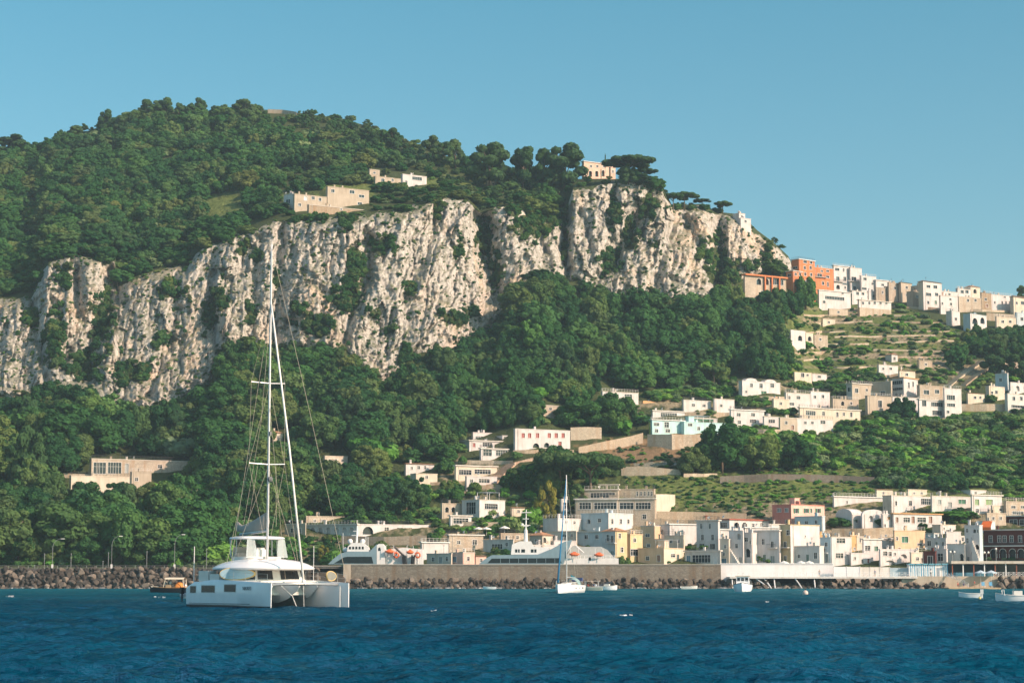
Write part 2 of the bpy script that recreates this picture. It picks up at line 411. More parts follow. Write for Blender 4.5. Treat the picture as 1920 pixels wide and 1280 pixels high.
def make_ground_mat():
    t = NT('hillside')
    at = t.add('ShaderNodeAttribute', attribute_name='cover'); sp = t.add('ShaderNodeSeparateColor'); t.link(at.outputs['Color'], sp.inputs['Color'])
    R, G, B = sp.outputs[0], sp.outputs[1], sp.outputs[2]; A = at.outputs['Alpha']
    p = t.pos()
    # limestone
    big = t.noise(0.035, 5, t.pos(1, 1, 0.6)); streak = t.noise(0.16, 5, t.pos(1, 1, 0.16), 0.6, 0.6); fine = t.noise(0.7, 7, t.pos(1, 1, 0.5), 0.72)
    lime = t.mix(t.ramp(fine, [(0.3, 0), (0.7, 1)]), (0.41, 0.39, 0.355), (0.67, 0.625, 0.55))
    orange = t.ramp(t.math('MULTIPLY', t.ramp(big, [(0.44, 0), (0.64, 1)]), t.ramp(streak, [(0.38, 0), (0.62, 1)])), [(0.1, 0), (0.8, 0.85)])
    lime = t.mix(orange, lime, (0.66, 0.50, 0.36))
    grey = t.noise(0.22, 5, t.pos(1, 1, 0.10), 0.6)
    lime = t.mix(t.ramp(grey, [(0.54, 0), (0.74, 0.5)]), lime, (0.27, 0.26, 0.245))
    vor = t.add('ShaderNodeTexVoronoi'); vor.inputs['Scale'].default_value = 0.42; t.link(t.pos(1, 1, 0.7), vor.inputs['Vector'])
    pock = t.math('MULTIPLY', t.ramp(vor.outputs['Distance'], [(0.16, 1), (0.36, 0)]), t.ramp(t.noise(0.12, 3, p), [(0.42, 0), (0.6, 1)]))
    lime = t.mix(t.math('MULTIPLY', pock, 0.5), lime, (0.085, 0.09, 0.055))
    fis = t.noise(0.55, 4, t.pos(1, 1, 0.09), 0.55, 0.4)
    lime = t.mix(t.ramp(fis, [(0.455, 0), (0.485, 0.75), (0.515, 0)]), lime, (0.17, 0.16, 0.14))
    lich = t.noise(0.28, 6, p, 0.7)
    nz = t.add('ShaderNodeSeparateXYZ'); t.link(t.add('ShaderNodeNewGeometry').outputs['Normal'], nz.inputs[0])
    ledge = t.math('ADD', t.ramp(lich, [(0.53, 0), (0.66, 0.7)]), t.ramp(nz.outputs[2], [(0.45, 0), (0.8, 0.6)]))
    lime = t.mix(ledge, lime, (0.12, 0.13, 0.062))
    # soil and grass
    gn = t.noise(0.5, 6, p, 0.7)
    floor = t.mix(gn, (0.035, 0.052, 0.022), (0.09, 0.112, 0.042))
    grass = t.mix(t.ramp(gn, [(0.35, 0), (0.65, 1)]), (0.075, 0.115, 0.03), (0.20, 0.235, 0.07))
    dryc = t.mix(t.ramp(gn, [(0.35, 0), (0.65, 1)]), (0.17, 0.15, 0.085), (0.40, 0.33, 0.22))
    red = t.mix(gn, (0.20, 0.13, 0.07), (0.33, 0.23, 0.13))
    c = t.mix(G, floor, grass); c = t.mix(B, c, dryc); c = t.mix(A, c, red); 
    edge = t.math('ADD', R, t.math('MULTIPLY', t.math('SUBTRACT', fine, 0.5), 0.5))
    c = t.mix(t.ramp(edge, [(0.38, 0), (0.58, 1)]), c, lime)
    t.base(c, 0.95, 0.08)
    t.bump(t.math('ADD', fine, t.math('MULTIPLY', pock, -0.6)), 0.9, 1.1)
    return t.m
terrain = grid_mesh('hillside', XYZ, make_ground_mat())
ca = terrain.data.color_attributes.new('cover', 'FLOAT_COLOR', 'POINT'); ca.data.foreach_set('color', cov.reshape(-1))
tag(terrain, 'limestone hill with a pale rock wall rising over the harbour', 'hill', kind='structure')
CLR = np.zeros((640, 960), bool)   # 2 px raster of photo area kept clear of trees
def clear_rect(x0, y0, x1, y1):
    CLR[max(0, int(y0/2)):max(0, int(y1/2)+1), max(0, int(x0/2)):max(0, int(x1/2)+1)] = True

# ------------------------------------------------------------------ sea
def make_sea():
    t = np.linspace(-0.55, 0.55, 760)
    y = np.concatenate([np.geomspace(14, 620, 640), np.geomspace(640, 9000, 24)])
    Yg, Tg = np.meshgrid(y, t, indexing='ij'); Xg = Tg*Yg; Z = np.zeros_like(Xg)
    dy = np.gradient(y)[:, None]
    rs = np.random.default_rng(3)
    for i in range(84):
        lam = 0.30*(6.5/0.30)**rs.random()**1.1; ang = rs.normal(0.22, 0.50); kx, ky = math.sin(ang), -math.cos(ang)
        k = 2*PI/lam; a = 0.0150*lam**0.62*(0.5+rs.random())
        w = sstep(1.6, 3.2, lam/np.maximum(dy*abs(ky), 0.0022*Yg*abs(kx)+1e-3))
        ph = k*(kx*Xg+ky*Yg)+rs.random()*6.28
        grp = 0.65+0.7*gnoise(Xg/(lam*6)+i, Yg/(lam*6)-i, 100+i % 9)
        s = np.sin(ph); Z += a*w*grp*(s+0.28*np.cos(2*ph))
    for i in range(22):
        lam = 6*(26/6.0)**rs.random(); ang = rs.normal(0.2, 0.45); k = 2*PI/lam; a = lam*0.0022*(0.5+rs.random())
        w = sstep(1.8, 3.2, lam/np.maximum(dy*abs(math.cos(ang)), 1e-3))
        grp = np.clip(0.5+1.0*gnoise(Xg/(lam*3)+i*3, Yg/(lam*2)-i, 120+i % 9), 0, 2)
        ph = k*(math.sin(ang)*Xg-math.cos(ang)*Yg)+rs.random()*6.28; Z += a*w*grp*(np.sin(ph)+0.3*np.cos(2*ph))
    Z -= 0.06
    Z *= 1-sstep(480, 700, Yg)*0.9
    t_ = NT('sea_water')
    p = t_.pos(1, 1, 1)
    n1 = t_.noise(1.1, 6, t_.pos(0.55, 1, 1), 0.6); n2 = t_.noise(0.35, 5, t_.pos(0.5, 1, 1), 0.6)
    n3 = t_.noise(4.0, 4, t_.pos(0.6, 1, 1), 0.6)
    big = t_.noise(0.03, 5, t_.pos(0.35, 1, 1))
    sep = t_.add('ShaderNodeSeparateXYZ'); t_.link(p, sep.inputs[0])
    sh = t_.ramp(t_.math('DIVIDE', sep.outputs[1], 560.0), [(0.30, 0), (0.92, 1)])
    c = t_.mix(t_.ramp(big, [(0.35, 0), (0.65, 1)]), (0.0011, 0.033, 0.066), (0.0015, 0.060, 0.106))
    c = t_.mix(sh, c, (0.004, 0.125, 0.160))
    h = t_.math('ADD', t_.math('ADD', t_.math('MULTIPLY', n1, 0.95), t_.math('MULTIPLY', n2, 1.7)), t_.math('MULTIPLY', n3, 0.30))
    bp = t_.add('ShaderNodeBump'); bp.inputs['Strength'].default_value = 1.0; bp.inputs['Distance'].default_value = 0.6; t_.link(h, bp.inputs['Height'])
    df = t_.add('ShaderNodeBsdfDiffuse'); t_.link(c, df.inputs['Color']); t_.link(bp.outputs[0], df.inputs['Normal'])
    gl = t_.add('ShaderNodeBsdfGlossy'); gl.inputs['Roughness'].default_value = .09; gl.inputs['Color'].default_value = (.40, .78, .95, 1); t_.link(bp.outputs[0], gl.inputs['Normal'])
    fr = t_.add('ShaderNodeFresnel'); fr.inputs['IOR'].default_value = 1.33; t_.link(bp.outputs[0], fr.inputs['Normal'])
    fc = t_.ramp(fr.outputs[0], [(0.05, 0.0), (0.22, 0.12), (0.50, 0.46), (1.0, 0.72)])      # a broken surface never mirrors fully at a low angle
    fc = t_.math('MULTIPLY', fc, t_.ramp(t_.noise(1.0, 5, t_.pos(0.20, 0.075, 1), .62), [(0.34, 0.25), (0.66, 1.6)]))
    ms = t_.add('ShaderNodeMixShader'); t_.link(fc, ms.inputs[0]); t_.link(df.outputs[0], ms.inputs[1]); t_.link(gl.outputs[0], ms.inputs[2]); t_.link(ms.outputs[0], t_.out.inputs['Surface'])
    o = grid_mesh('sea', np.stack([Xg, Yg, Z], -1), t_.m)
    tag(o, 'choppy deep blue sea in front of the harbour', 'sea', kind='structure')
make_sea()
# ------------------------------------------------------------------ vegetation
def leaf_mat(name, stops, trans=0.30):
    t = NT(name)
    oi = t.add('ShaderNodeObjectInfo')
    c = t.ramp(oi.outputs['Random'], [(p, (q[0]*1.55, q[1]*2.1, q[2]*2.2)) for p, q in stops])
    n = t.noise(0.5, 3, t.pos(), 0.55)
    c = t.mix(t.ramp(n, [(0.3, 0), (0.72, 1)]), t.mix(1.0, c, (0.80, 0.82, 0.84), 'MULTIPLY'), t.mix(1.0, c, (1.22, 1.20, 1.05), 'MULTIPLY'))
    n2 = t.noise(0.028, 3, t.pos(), 0.5)
    c = t.mix(t.ramp(n2, [(0.35, 0), (0.65, 1)]), t.mix(1.0, c, (0.72, 0.80, 0.88), 'MULTIPLY'), t.mix(1.0, c, (1.22, 1.18, 0.98), 'MULTIPLY'))
    d = t.add('ShaderNodeBsdfDiffuse'); tr = t.add('ShaderNodeBsdfTranslucent'); mx = t.add('ShaderNodeMixShader')
    mx.inputs[0].default_value = trans
    t.link(c, d.inputs['Color']); t.link(t.mix(1.0, c, (1.1, 1.25, 0.6), 'MULTIPLY'), tr.inputs['Color'])
    t.link(d.outputs[0], mx.inputs[1]); t.link(tr.outputs[0], mx.inputs[2]); t.link(mx.outputs[0], t.out.inputs['Surface'])
    return t.m
LEAF = {
 'oak': leaf_mat('oak_leaves', [(0.0, (0.020, 0.045, 0.018)), (0.35, (0.030, 0.062, 0.022)), (0.6, (0.045, 0.078, 0.026)), (0.8, (0.070, 0.085, 0.030)), (0.95, (0.085, 0.085, 0.032)), (1.0, (0.06, 0.10, 0.03))]),
 'hill': leaf_mat('hill_oak_leaves', [(0.0, (0.026, 0.060, 0.022)), (0.35, (0.036, 0.072, 0.026)), (0.65, (0.055, 0.088, 0.032)), (0.82, (0.085, 0.095, 0.04)), (0.94, (0.10, 0.09, 0.034)), (1.0, (0.062, 0.10, 0.034))]),
 'pine': leaf_mat('pine_needles', [(0.0, (0.026, 0.044, 0.020)), (0.6, (0.042, 0.062, 0.026)), (1.0, (0.06, 0.074, 0.032))]),
 'scrub': leaf_mat('scrub_leaves', [(0.0, (0.030, 0.058, 0.022)), (0.4, (0.05, 0.085, 0.028)), (0.7, (0.085, 0.11, 0.038)), (0.9, (0.11, 0.12, 0.05)), (1.0, (0.13, 0.125, 0.045))]),
 'lush': leaf_mat('lush_leaves', [(0.0, (0.050, 0.10, 0.022)), (0.5, (0.075, 0.14, 0.028)), (1.0, (0.13, 0.17, 0.04))]),
 'ochre': leaf_mat('ochre_leaves', [(0.0, (0.12, 0.085, 0.02)), (1.0, (0.15, 0.11, 0.03))]),
 'grey': leaf_mat('olive_leaves', [(0.0, (0.07, 0.085, 0.045)), (1.0, (0.14, 0.14, 0.08))]),
}
_bk = NT('bark'); BARK = _bk.base(_bk.mix(_bk.noise(3, 5, _bk.pos()), (0.10, 0.075, 0.05), (0.20, 0.16, 0.12)), 0.95, 0.1)

def crown_mesh(name, mat, lobes, nleaf, leaf, seed, tilt=0.38, core=0.80, squash=1.0):
    """leaf clumps spread over a heap of lobes; lobes = [(x,y,z,r,flat)]"""
    r = np.random.default_rng(seed); V = []; Fc = []
    L = np.array([l[:4] for l in lobes]); flat = np.array([l[4] if len(l) > 4 else 0.85 for l in lobes])
    w = L[:, 3]**2; w = w/w.sum()
    k = r.choice(len(L), nleaf, p=w); d = r.normal(size=(nleaf, 3)); d /= np.linalg.norm(d, axis=1)[:, None]
    rad = L[k, 3]*(0.82+0.30*r.random(nleaf)**1.0)
    off = d*rad[:, None]; off[:, 2] *= flat[k]; p = L[k, :3]+off
    keep = np.ones(nleaf, bool)
    for j in range(len(L)):
        q = (p-L[j, :3])/L[j, 3]; q[:, 2] /= flat[j]
        keep &= ~((np.linalg.norm(q, axis=1) < 0.80) & (k != j))
    p = p[keep]; d = d[keep]; n = len(p)
    nn = d+tilt*r.normal(size=(n, 3)); nn[:, 2] += 0.15; nn /= np.linalg.norm(nn, axis=1)[:, None]
    a = np.cross(nn, r.normal(size=(n, 3))); a /= np.linalg.norm(a, axis=1)[:, None]; b = np.cross(nn, a)
    s = (leaf*(0.6+0.9*r.random(n)))[:, None]; e = (0.55+0.5*r.random(n))[:, None]
    v = np.stack([p-a*s, p-b*s*e+nn*s*.12, p+a*s, p+b*s*e-nn*s*.10], 1).reshape(-1, 3)
    f = [tuple(range(4*i, 4*i+4)) for i in range(n)]
    verts = [tuple(x) for x in v]
    # solid core added inside each lobe to block light through the gaps
    for (x, y, z, rr, *fl) in lobes:
        fl = fl[0] if fl else 0.85; base = len(verts); K, N = 5, 8
        for i in range(K+1):
            for j in range(N):
                th = PI*i/K; ph = 2*PI*j/N
                q = core*rr*(0.88+0.24*r.random())
                verts.append((x+q*math.sin(th)*math.cos(ph), y+q*math.sin(th)*math.sin(ph), z+fl*q*math.cos(th)))
        for i in range(K):
            for j in range(N):
                a0 = base+i*N+j; a1 = base+i*N+(j+1) % N
                f.append((a0, a1, a1+N, a0+N))
    me = bpy.data.meshes.new(name); me.from_pydata(verts, [], f); me.materials.append(mat); me.update()
    return me

def lobes_round(seed, n=13):
    r = random.Random(seed); L = [(0, 0, 0.52, 0.30)]
    for i in range(n):
        a = 2.4*i+r.uniform(-.4, .4); z = 0.16+0.66*((i+0.5)/n)+r.uniform(-.05, .05)
        q = 0.34*math.sqrt(max(0.04, 1-((z-0.45)/0.50)**2))*r.uniform(0.75, 1.1)
        L.append((q*math.cos(a), q*math.sin(a), z, r.uniform(0.09, 0.25)))
    for i in range(12):
        a = r.uniform(0, 6.28); z = r.uniform(.12, .98); q = .44*math.sqrt(max(.03, 1-((z-.45)/.56)**2))*r.uniform(.8, 1.1); L.append((q*math.cos(a), q*math.sin(a), z, r.uniform(.05, .11)))
    return L
def lobes_bush(seed, n=9):
    r = random.Random(seed); L = [(0, 0, 0.35, 0.34)]
    for i in range(n):
        a = 2.4*i+r.uniform(-.5, .5); q = r.uniform(.15, .42); z = 0.18+r.uniform(0, .5)*(1-q*1.3)
        L.append((q*math.cos(a), q*math.sin(a), z, r.uniform(0.14, 0.26)))
    return L
def lobes_umbrella(seed, n=15):
    r = random.Random(seed); L = []
    for i in range(n):
        a = 2.4*i; q = 0.50*math.sqrt((i+.3)/n); z = 0.80-0.30*q*q*1.6+r.uniform(-.04, .04)
        L.append((q*math.cos(a)*r.uniform(.9, 1.1), q*math.sin(a), z, r.uniform(0.12, 0.18), 0.55))
    return L
def lobes_pine(seed, n=14):
    r = random.Random(seed); L = []
    for i in range(n):
        z = 0.14+0.80*(i/(n-1)); a = 2.4*i+r.uniform(-.5, .5); q = (0.36*(1-((z-.42)/.62)**2)+0.03)*r.uniform(.5, 1.15)
        L.append((q*math.cos(a), q*math.sin(a), z, r.uniform(0.11, 0.19), 0.62))
    return L
def lobes_cyp(seed, n=10):
    return [(0.02*math.cos(3*i), 0.02*math.sin(3*i), 0.10+0.84*i/(n-1), 0.11*math.sin(PI*(0.14+0.80*(1-i/(n-1))))**0.8+0.01, 1.5) for i in range(n)]
def trunk_mesh(name, h, r, seed, limbs=4, spread=0.2, bare=0.4):
    q = random.Random(seed); b = MB(); bend = q.uniform(-.04, .04)
    b.tube([(0, 0, -0.25), (bend, 0, h*.4), (bend*1.6, bend, h)], r, 7, 0, r*0.55)
    for i in range(limbs):
        a = 2*PI*i/limbs+q.uniform(-.5, .5); z0 = h*(bare+(1-bare)*.8*i/limbs)
        b.tube([(bend, 0, z0), (spread*.6*math.cos(a), spread*.6*math.sin(a), z0+(0.82-z0)*.45), (spread*1.3*math.cos(a), spread*1.3*math.sin(a), z0+(0.82-z0)*.8)], r*.5, 5, 0, r*.2)
    o = b.build(name, BARK, None, True); me = o.data; bpy.data.objects.remove(o); return me
CROWN = {}; TRUNK = {}
def reg(kind, fn, nvar, mat, nleaf, leaf, trunk, **kw):
    CROWN[kind] = [crown_mesh('crown', LEAF[mat], fn(100*i+hash_s(kind)), nleaf, leaf*1.12, i+7, **kw) for i in range(nvar)]
    TRUNK[kind] = [trunk_mesh('trunk', *trunk[:2], i, *trunk[2:]) for i in range(1)]
def hash_s(s): return sum(ord(c)*(i+1) for i, c in enumerate(s)) % 977
reg('oak', lobes_round, 4, 'oak', 5200, 0.031, (0.5, 0.030, 4))
reg('hilloak', lobes_round, 4, 'hill', 3600, 0.037, (0.5, 0.030, 4))
reg('pine', lobes_pine, 3, 'pine', 3000, 0.036, (0.8, 0.026, 5, 0.22))
reg('bigoak', lobes_round, 5, 'oak', 7000, 0.026, (0.5, 0.030, 5))
reg('umbrella', lobes_umbrella, 2, 'pine', 4200, 0.030, (0.66, 0.026, 7, 0.30, 0.62))
reg('cypress', lobes_cyp, 1, 'pine', 900, 0.030, (0.3, 0.02, 2, 0.02))
reg('bush', lobes_bush, 3, 'scrub', 620, 0.080, (0.3, 0.03, 3))
reg('lush', lobes_bush, 2, 'lush', 700, 0.080, (0.3, 0.03, 3))
reg('olive', lobes_bush, 2, 'grey', 620, 0.075, (0.4, 0.04, 3))
reg('ochre', lobes_pine, 1, 'ochre', 3000, 0.034, (0.7, 0.02, 4))
NAME = {'oak': 'broadleaf_tree', 'hilloak': 'broadleaf_tree', 'bigoak': 'broadleaf_tree', 'pine': 'pine_tree', 'umbrella': 'umbrella_pine', 'cypress': 'cypress_tree', 'bush': 'shrub', 'lush': 'shrub', 'olive': 'olive_tree', 'ochre': 'ochre_tree'}
CATG = {'shrub': 'shrub', 'cypress_tree': 'cypress'}
NTREE = 0
PROTO = {}
def tree(kind, loc, h, w, label, group=None, var=None):
    """h height, w crown width in metres"""
    global NTREE
    v = (NTREE if var is None else var) % len(CROWN[kind]); NTREE += 1
    nm = NAME[kind]; e = empty(nm, loc, random.uniform(0, 6.28)); tag(e, label, CATG.get(nm, 'tree'), group)
    c = bpy.data.objects.new('crown', CROWN[kind][v]); t = bpy.data.objects.new('trunk', TRUNK[kind][0])
    for o in (c, t): COL.objects.link(o); o.parent = e; o.scale = (w, w, h)
    PROTO.setdefault((kind, v), c)
    return e
def ptree(kind, px, py_base, hpx, wpx, label, group=None, Y=None, var=None):
    """place a tree by its foot, height and width in the photograph"""
    if Y is None: Y = float(depth(np.array([px]), np.array([py_base]))[0])-0.5
    s = F/Y
    return tree(kind, P(px, py_base, Y), hpx/s, wpx/s, label, group, var)

# --- trees one can tell apart -------------------------------------------------
ptree('umbrella', 1356, 402, 28, 32, 'lone umbrella pine on the bare cliff edge at the right end of the rock wall')
ptree('umbrella', 1262, 396, 40, 38, 'spreading pine at the left of the small grove on the stepped cliff top')
ptree('umbrella', 1284, 392, 36, 44, 'pine in the middle of the small grove on the stepped cliff top')
ptree('umbrella', 1316, 390, 20, 30, 'low pine at the right of the small grove on the stepped cliff top')
ptree('umbrella', 1182, 342, 56, 80, 'broad dark umbrella pine right beside the pink clifftop villa')
ptree('umbrella', 1212, 344, 32, 38, 'smaller umbrella pine at the outer edge of the cliff beyond the pink villa')
ptree('cypress', 1135, 318, 30, 9, 'thin dark cypress rising behind the pink clifftop villa')
ptree('cypress', 1127, 338, 22, 7, 'slim tree in front of the pink villa facade')
ptree('pine', 1058, 358, 88, 84, 'largest pine standing left of the pink clifftop villa')
ptree('pine', 1024, 356, 76, 54, 'narrow pine in the gap left of the largest clifftop pine')
ptree('pine', 980, 354, 80, 68, 'rounded pine second from the left on the clifftop row')
ptree('pine', 916, 354, 86, 86, 'dense pine at the left end of the clifftop row')
ptree('pine', 855, 318, 56, 42, 'pine at the lower end of the ridge before the notch of sky')
ptree('pine', 810, 310, 54, 52, 'pair of ridge pines on the skyline, the higher one')
ptree('pine', 832, 314, 48, 44, 'pair of ridge pines on the skyline, the lower one')
ptree('pine', 455, 232, 46, 66, 'wide dark pine crowning the middle of the summit')
ptree('pine', 376, 226, 42, 36, 'pointed pine alone on the summit skyline')
ptree('pine', 308, 226, 42, 40, 'summit pine at the right of the tallest skyline clump')
ptree('pine', 278, 228, 40, 46, 'summit pine at the left of the tallest skyline clump')
ptree('pine', 336, 226, 34, 26, 'thin pale summit pine on the skyline beside the clump')
ptree('pine', 197, 252, 46, 34, 'leaning pine where the summit slope drops to the left')
ptree('pine', 140, 270, 34, 48, 'low wide pine on the falling left skyline')
ptree('pine', 26, 290, 36, 70, 'flat topped pine at the left edge of the skyline')
ptree('pine', 690, 268, 30, 44, 'dark pine on the bare right shoulder of the summit')
ptree('pine', 735, 282, 42, 40, 'pine below the right shoulder of the summit')
ptree('umbrella', 1105, 935, 96, 120, 'big umbrella pine casting deep shade above the glass fronted hotel')
ptree('umbrella', 1052, 925, 88, 90, 'umbrella pine left of the big one above the hotel')
ptree('pine', 1080, 958, 48, 40, 'small dark pine at the left corner of the glass fronted hotel')
ptree('ochre', 1026, 985, 82, 40, 'yellow ochre tree behind the masts of the moored ferry')
ptree('bigoak', 1356, 885, 100, 104, 'huge broadleaf tree below the turquoise house')
ptree('bigoak', 1300, 888, 50, 60, 'dark tree under the left side of the huge broadleaf tree')
ptree('bigoak', 1425, 884, 66, 80, 'broadleaf tree right beside the huge one on the road wall')
ptree('bigoak', 1500, 880, 60, 76, 'bushy broadleaf tree over the shaded road wall')
ptree('oak', 1510, 580, 62, 48, 'dark tree in front of the red hotel tower')
ptree('oak', 1488, 590, 46, 40, 'dark tree at the foot of the red hotel tower')
ptree('bigoak', 1085, 800, 60, 84, 'dark round tree left of the small white house under the wood')
ptree('bigoak', 1145, 790, 54, 60, 'round tree in front of the small white house under the wood')
ptree('umbrella', 1340, 722, 40, 36, 'palm like tree left of the white villa with arched gables')
ptree('pine', 1868, 705, 66, 60, 'dark pine beside the stepped lane at the right edge')
ptree('pine', 1905, 712, 46, 50, 'dark pine at the right edge above the stepped lane')
ptree('oak', 1690, 786, 40, 50, 'dark tree in front of the white terraced villa')
ptree('pine', 1917, 572, 36, 26, 'dark pine on the skyline at the right edge of the town')
ptree('lush', 630, 1060, 42, 50, 'bright green bush left of the moored ferry bow')
ptree('ochre', 606, 1056, 34, 26, 'yellow flowering bush on the quay by the ferry bow')
ptree('bush', 918, 968, 22, 26, 'round clipped bush in front of the white house with grey glazing')
ptree('lush', 1000, 985, 50, 40, 'bright green tree behind the ferry mast')
ptree('bush', 962, 1000, 44, 40, 'dark green tree left of the ferry mast')
ptree('bush', 1578, 988, 28, 50, 'dark bush in front of the vaulted white house')
ptree('bush', 1645, 988, 26, 36, 'bush by the green arched door of the vaulted house')
ptree('lush', 1790, 972, 22, 90, 'green pergola hedge under the grey white house')
ptree('cypress', 1218, 822, 30, 12, 'cypress at the left corner of the turquoise house')

for i in range(30):
    x = 868+i*12.5+random.uniform(-5, 5)
    if 1064 < x < 1168: continue
    ptree('hilloak' if i % 3 else 'pine', x, float(sky_py(x))+random.uniform(6, 16), random.uniform(20, 38), random.uniform(26, 44), 'low evergreen filling the gaps under the clifftop pines', 'low evergreens under the clifftop pines')
for i in range(46):
    k = ('bush', 'lush', 'hilloak', 'bush', 'olive')[i % 5]
    ptree(k, -12+i*9.6+random.uniform(-4, 4), 1063, random.uniform(14, 34), random.uniform(18, 40), 'roadside shrub in the strip between the shore road and the harbour wood', 'roadside shrubs along the shore road', 537+random.uniform(-2, 3))
# --- woods -----------------------------------------------------------------
NOTREE = [TERRACE, [(1165,872),(1395,880),(1640,880),(1640,925),(1560,968),(1440,960),(1250,965),(1170,915)], [(1040,856),(1130,818),(1225,815),(1345,818),(1310,862),(1270,890),(1165,890)],
  [(1180,742),(1490,700),(1800,690),(1930,720),(1930,775),(1800,790),(1610,800),(1370,806),(1205,800)], [(560,1070),(560,985),(800,960),(1000,955),(1060,905),(1250,905),(1420,950),(1930,915),(1930,1070)],
  [(380,362),(462,362),(468,412),(400,418)], [(-10,1100),(-10,1062),(600,1058),(600,1100)]]
def woodpts(x0, x1, y0, y1, step, jit=0.5):
    r = np.random.default_rng(int(x0+y0*3+x1*7) & 0xffff)
    pts = []; y = y0
    while y < y1:
        x = x0
        while x < x1:
            pts.append((x+r.normal()*step*jit*0.7, y+r.normal()*step*0.3)); x += step*(0.8+0.4*r.random())
        y += step*0.52
    return np.array(pts)
def free(pt, hpx, wpx):
    """true where a crown of this size hides none of the houses, walls and roads"""
    x0, x1, y0, y1 = int((pt[0]-wpx*.36)/2), int((pt[0]+wpx*.36)/2)+1, int((pt[1]-hpx*.85)/2), int((pt[1])/2)+1
    return not CLR[max(0, y0):max(0, y1), max(0, x0):max(0, x1)].any()
def plant_woods():
    global KEEPERS
    pys_ = None; out = []   # (kind, px, py, Y, h, w)
    r = np.random.default_rng(77)
    # forests above and below the wall
    for (x0, x1, y0, y1, step) in ((-150, 1520, 190, 590, 17), (-150, 1560, 480, 1066, 22), (1440, 2080, 560, 760, 15), (1180, 2080, 770, 930, 14)):
        pts = woodpts(x0, x1, y0, y1, step)
        px, py = pts[:, 0], pts[:, 1]; L, _ = levels(px); rk = rockmask(px, py)
        up = py < L[4]+8; lo = py > L[3]-10
        if y1 < 600: ok = up & (py > L[6]-1)
        elif x0 < 1000: ok = lo & (px < 1475+0.1*(py-560)) & ~((px > 1180) & (py > 770))
        elif y0 == 560: ok = ((px > 1790) & (py > 600) & (py < 730)) | ((px < 1480) & (py < 720))
        else: ok = (px > 1290) & (py > 795) & (py < 915) | (px > 1630) & (py > 770) & (py < 925)
        ok &= rk < 0.4
        for q in NOTREE[:1 if y0 == 560 else 9]: 
            if y0 == 770 and q is NOTREE[3]: continue
            ok &= ~inpoly(px, py, q)
        g = ell(px, py, GRASS[:1]+ROCKP, 0.2); ok &= g < 0.4
        D = depth(px, py)
        tone = fbm(px/60, py/40, 3, 201)
        for i in np.nonzero(ok)[0]:
            if y1 < 600:
                kind = 'hilloak'; h = 4.0+3.6*r.random(); w = h*(1.15+0.5*r.random())
                if py[i] < L[6][i]+60 and r.random() < 0.30: kind = 'pine'; h *= 1.25; w = h*.9
                if tone[i] > 0.35 and r.random() < 0.5: kind = 'olive'; h *= .7; w = h*1.5
                if py[i] < L[6][i]+14: h *= 0.62; w *= 0.8
                if px[i] > 480 and py[i] < L[6][i]+50: h *= .66; w *= .7
                if py[i] > L[4][i]-34 : h *= .75
                if 520 < px[i] < 880 and py[i] > 318: h *= .6; w *= .75
            elif x0 < 1000:
                kind = 'oak'; h = 4.6+7.5*r.random()**1.6; w = h*(0.8+0.6*r.random())
                q_ = r.random()
                if tone[i] > 0.30 and q_ < .7: kind = 'hilloak'
                elif q_ > .93: kind = 'pine'; h *= 1.15; w = h*.75
                elif q_ > .86: kind = 'hilloak'
                elif q_ > .83: kind = 'olive'; h *= .7; w = h*1.3
                if px[i] < 640 and py[i] > 800:
                    if r.random() < .34: continue
                    h *= 1.3; w *= 1.3
                if py[i] < L[3][i]+22: h *= .55
                if px[i] > 640 and py[i] > 880: h *= .8; w *= .85
                if r.random() < (.05 if tone[i] < .2 else .16): kind = 'lush'; h *= .65; w = h*1.3
            elif y0 == 560:
                kind = 'oak' if r.random() < .5 else 'hilloak'; h = 4+3*r.random(); w = h*1.15
            else:
                kind = ['hilloak', 'bush', 'lush', 'olive', 'oak'][int(r.choice(5, p=[.12, .36, .34, .16, .02]))]; h = 1.8+2.6*r.random(); w = h*(1.25+.5*r.random())
            s = F/D[i]
            if x0 < 1000 and y1 > 600 and px[i] < 1345:
                q0 = py[i]-L[3][i]-4
                if h*s*.8 > q0: f_ = max(.30, q0/(h*s*.8)); h *= f_; w *= max(.5, f_)
            if not free((px[i], py[i]), h*s, w*s):
                h *= .42; w *= .42; kind = 'bush' if kind != 'lush' else 'lush'
                if not free((px[i], py[i]), h*s, w*s): continue
            out.append((kind, px[i], py[i], D[i], h, w))
    # shrubs clinging to the wall
    pts = woodpts(-150, 1500, 330, 790, 7.5, .9); px, py = pts[:, 0], pts[:, 1]
    rk = rockmask(px, py); vg = ell(px, py, VEG, .3, .75*fbm(px/15, py/13, 4, 91)); D = depth(px, py); L, _ = levels(px)
    nz = fbm(px/22, py/34, 4, 211); edge = np.minimum(np.abs(py-L[3]), np.abs(py-L[4]))
    for i in np.nonzero((rk > .5))[0]:
        pr = .15+.70*vg[i]+(.34 if nz[i] > .34 else 0)+.40*max(0, 1-edge[i]/20)
        if r.random() < pr:
            big = vg[i] > .5; h = (1.0+1.9*r.random()**1.5) if big else (0.45+1.0*r.random()**2.5); w = h*(1.1+.5*r.random())
            if not free((px[i], py[i]), 4, 4): continue
            out.append((('hilloak' if r.random() < .65 else 'oak') if big else ('bush' if r.random() < .6 else 'hilloak'), px[i], py[i], D[i]-.2, h, w))
    # low growth on terraces, gardens and between the houses
    pts = woodpts(1000, 2080, 556, 1056, 8, .9); px, py = pts[:, 0], pts[:, 1]; D = depth(px, py)
    nz = fbm(px/30, py/9, 3, 221); ter = inpoly(px, py, TERRACE); vin = inpoly(px, py, NOTREE[1]); soil = inpoly(px, py, NOTREE[2]); town = inpoly(px, py, NOTREE[3]); harb = inpoly(px, py, NOTREE[4])
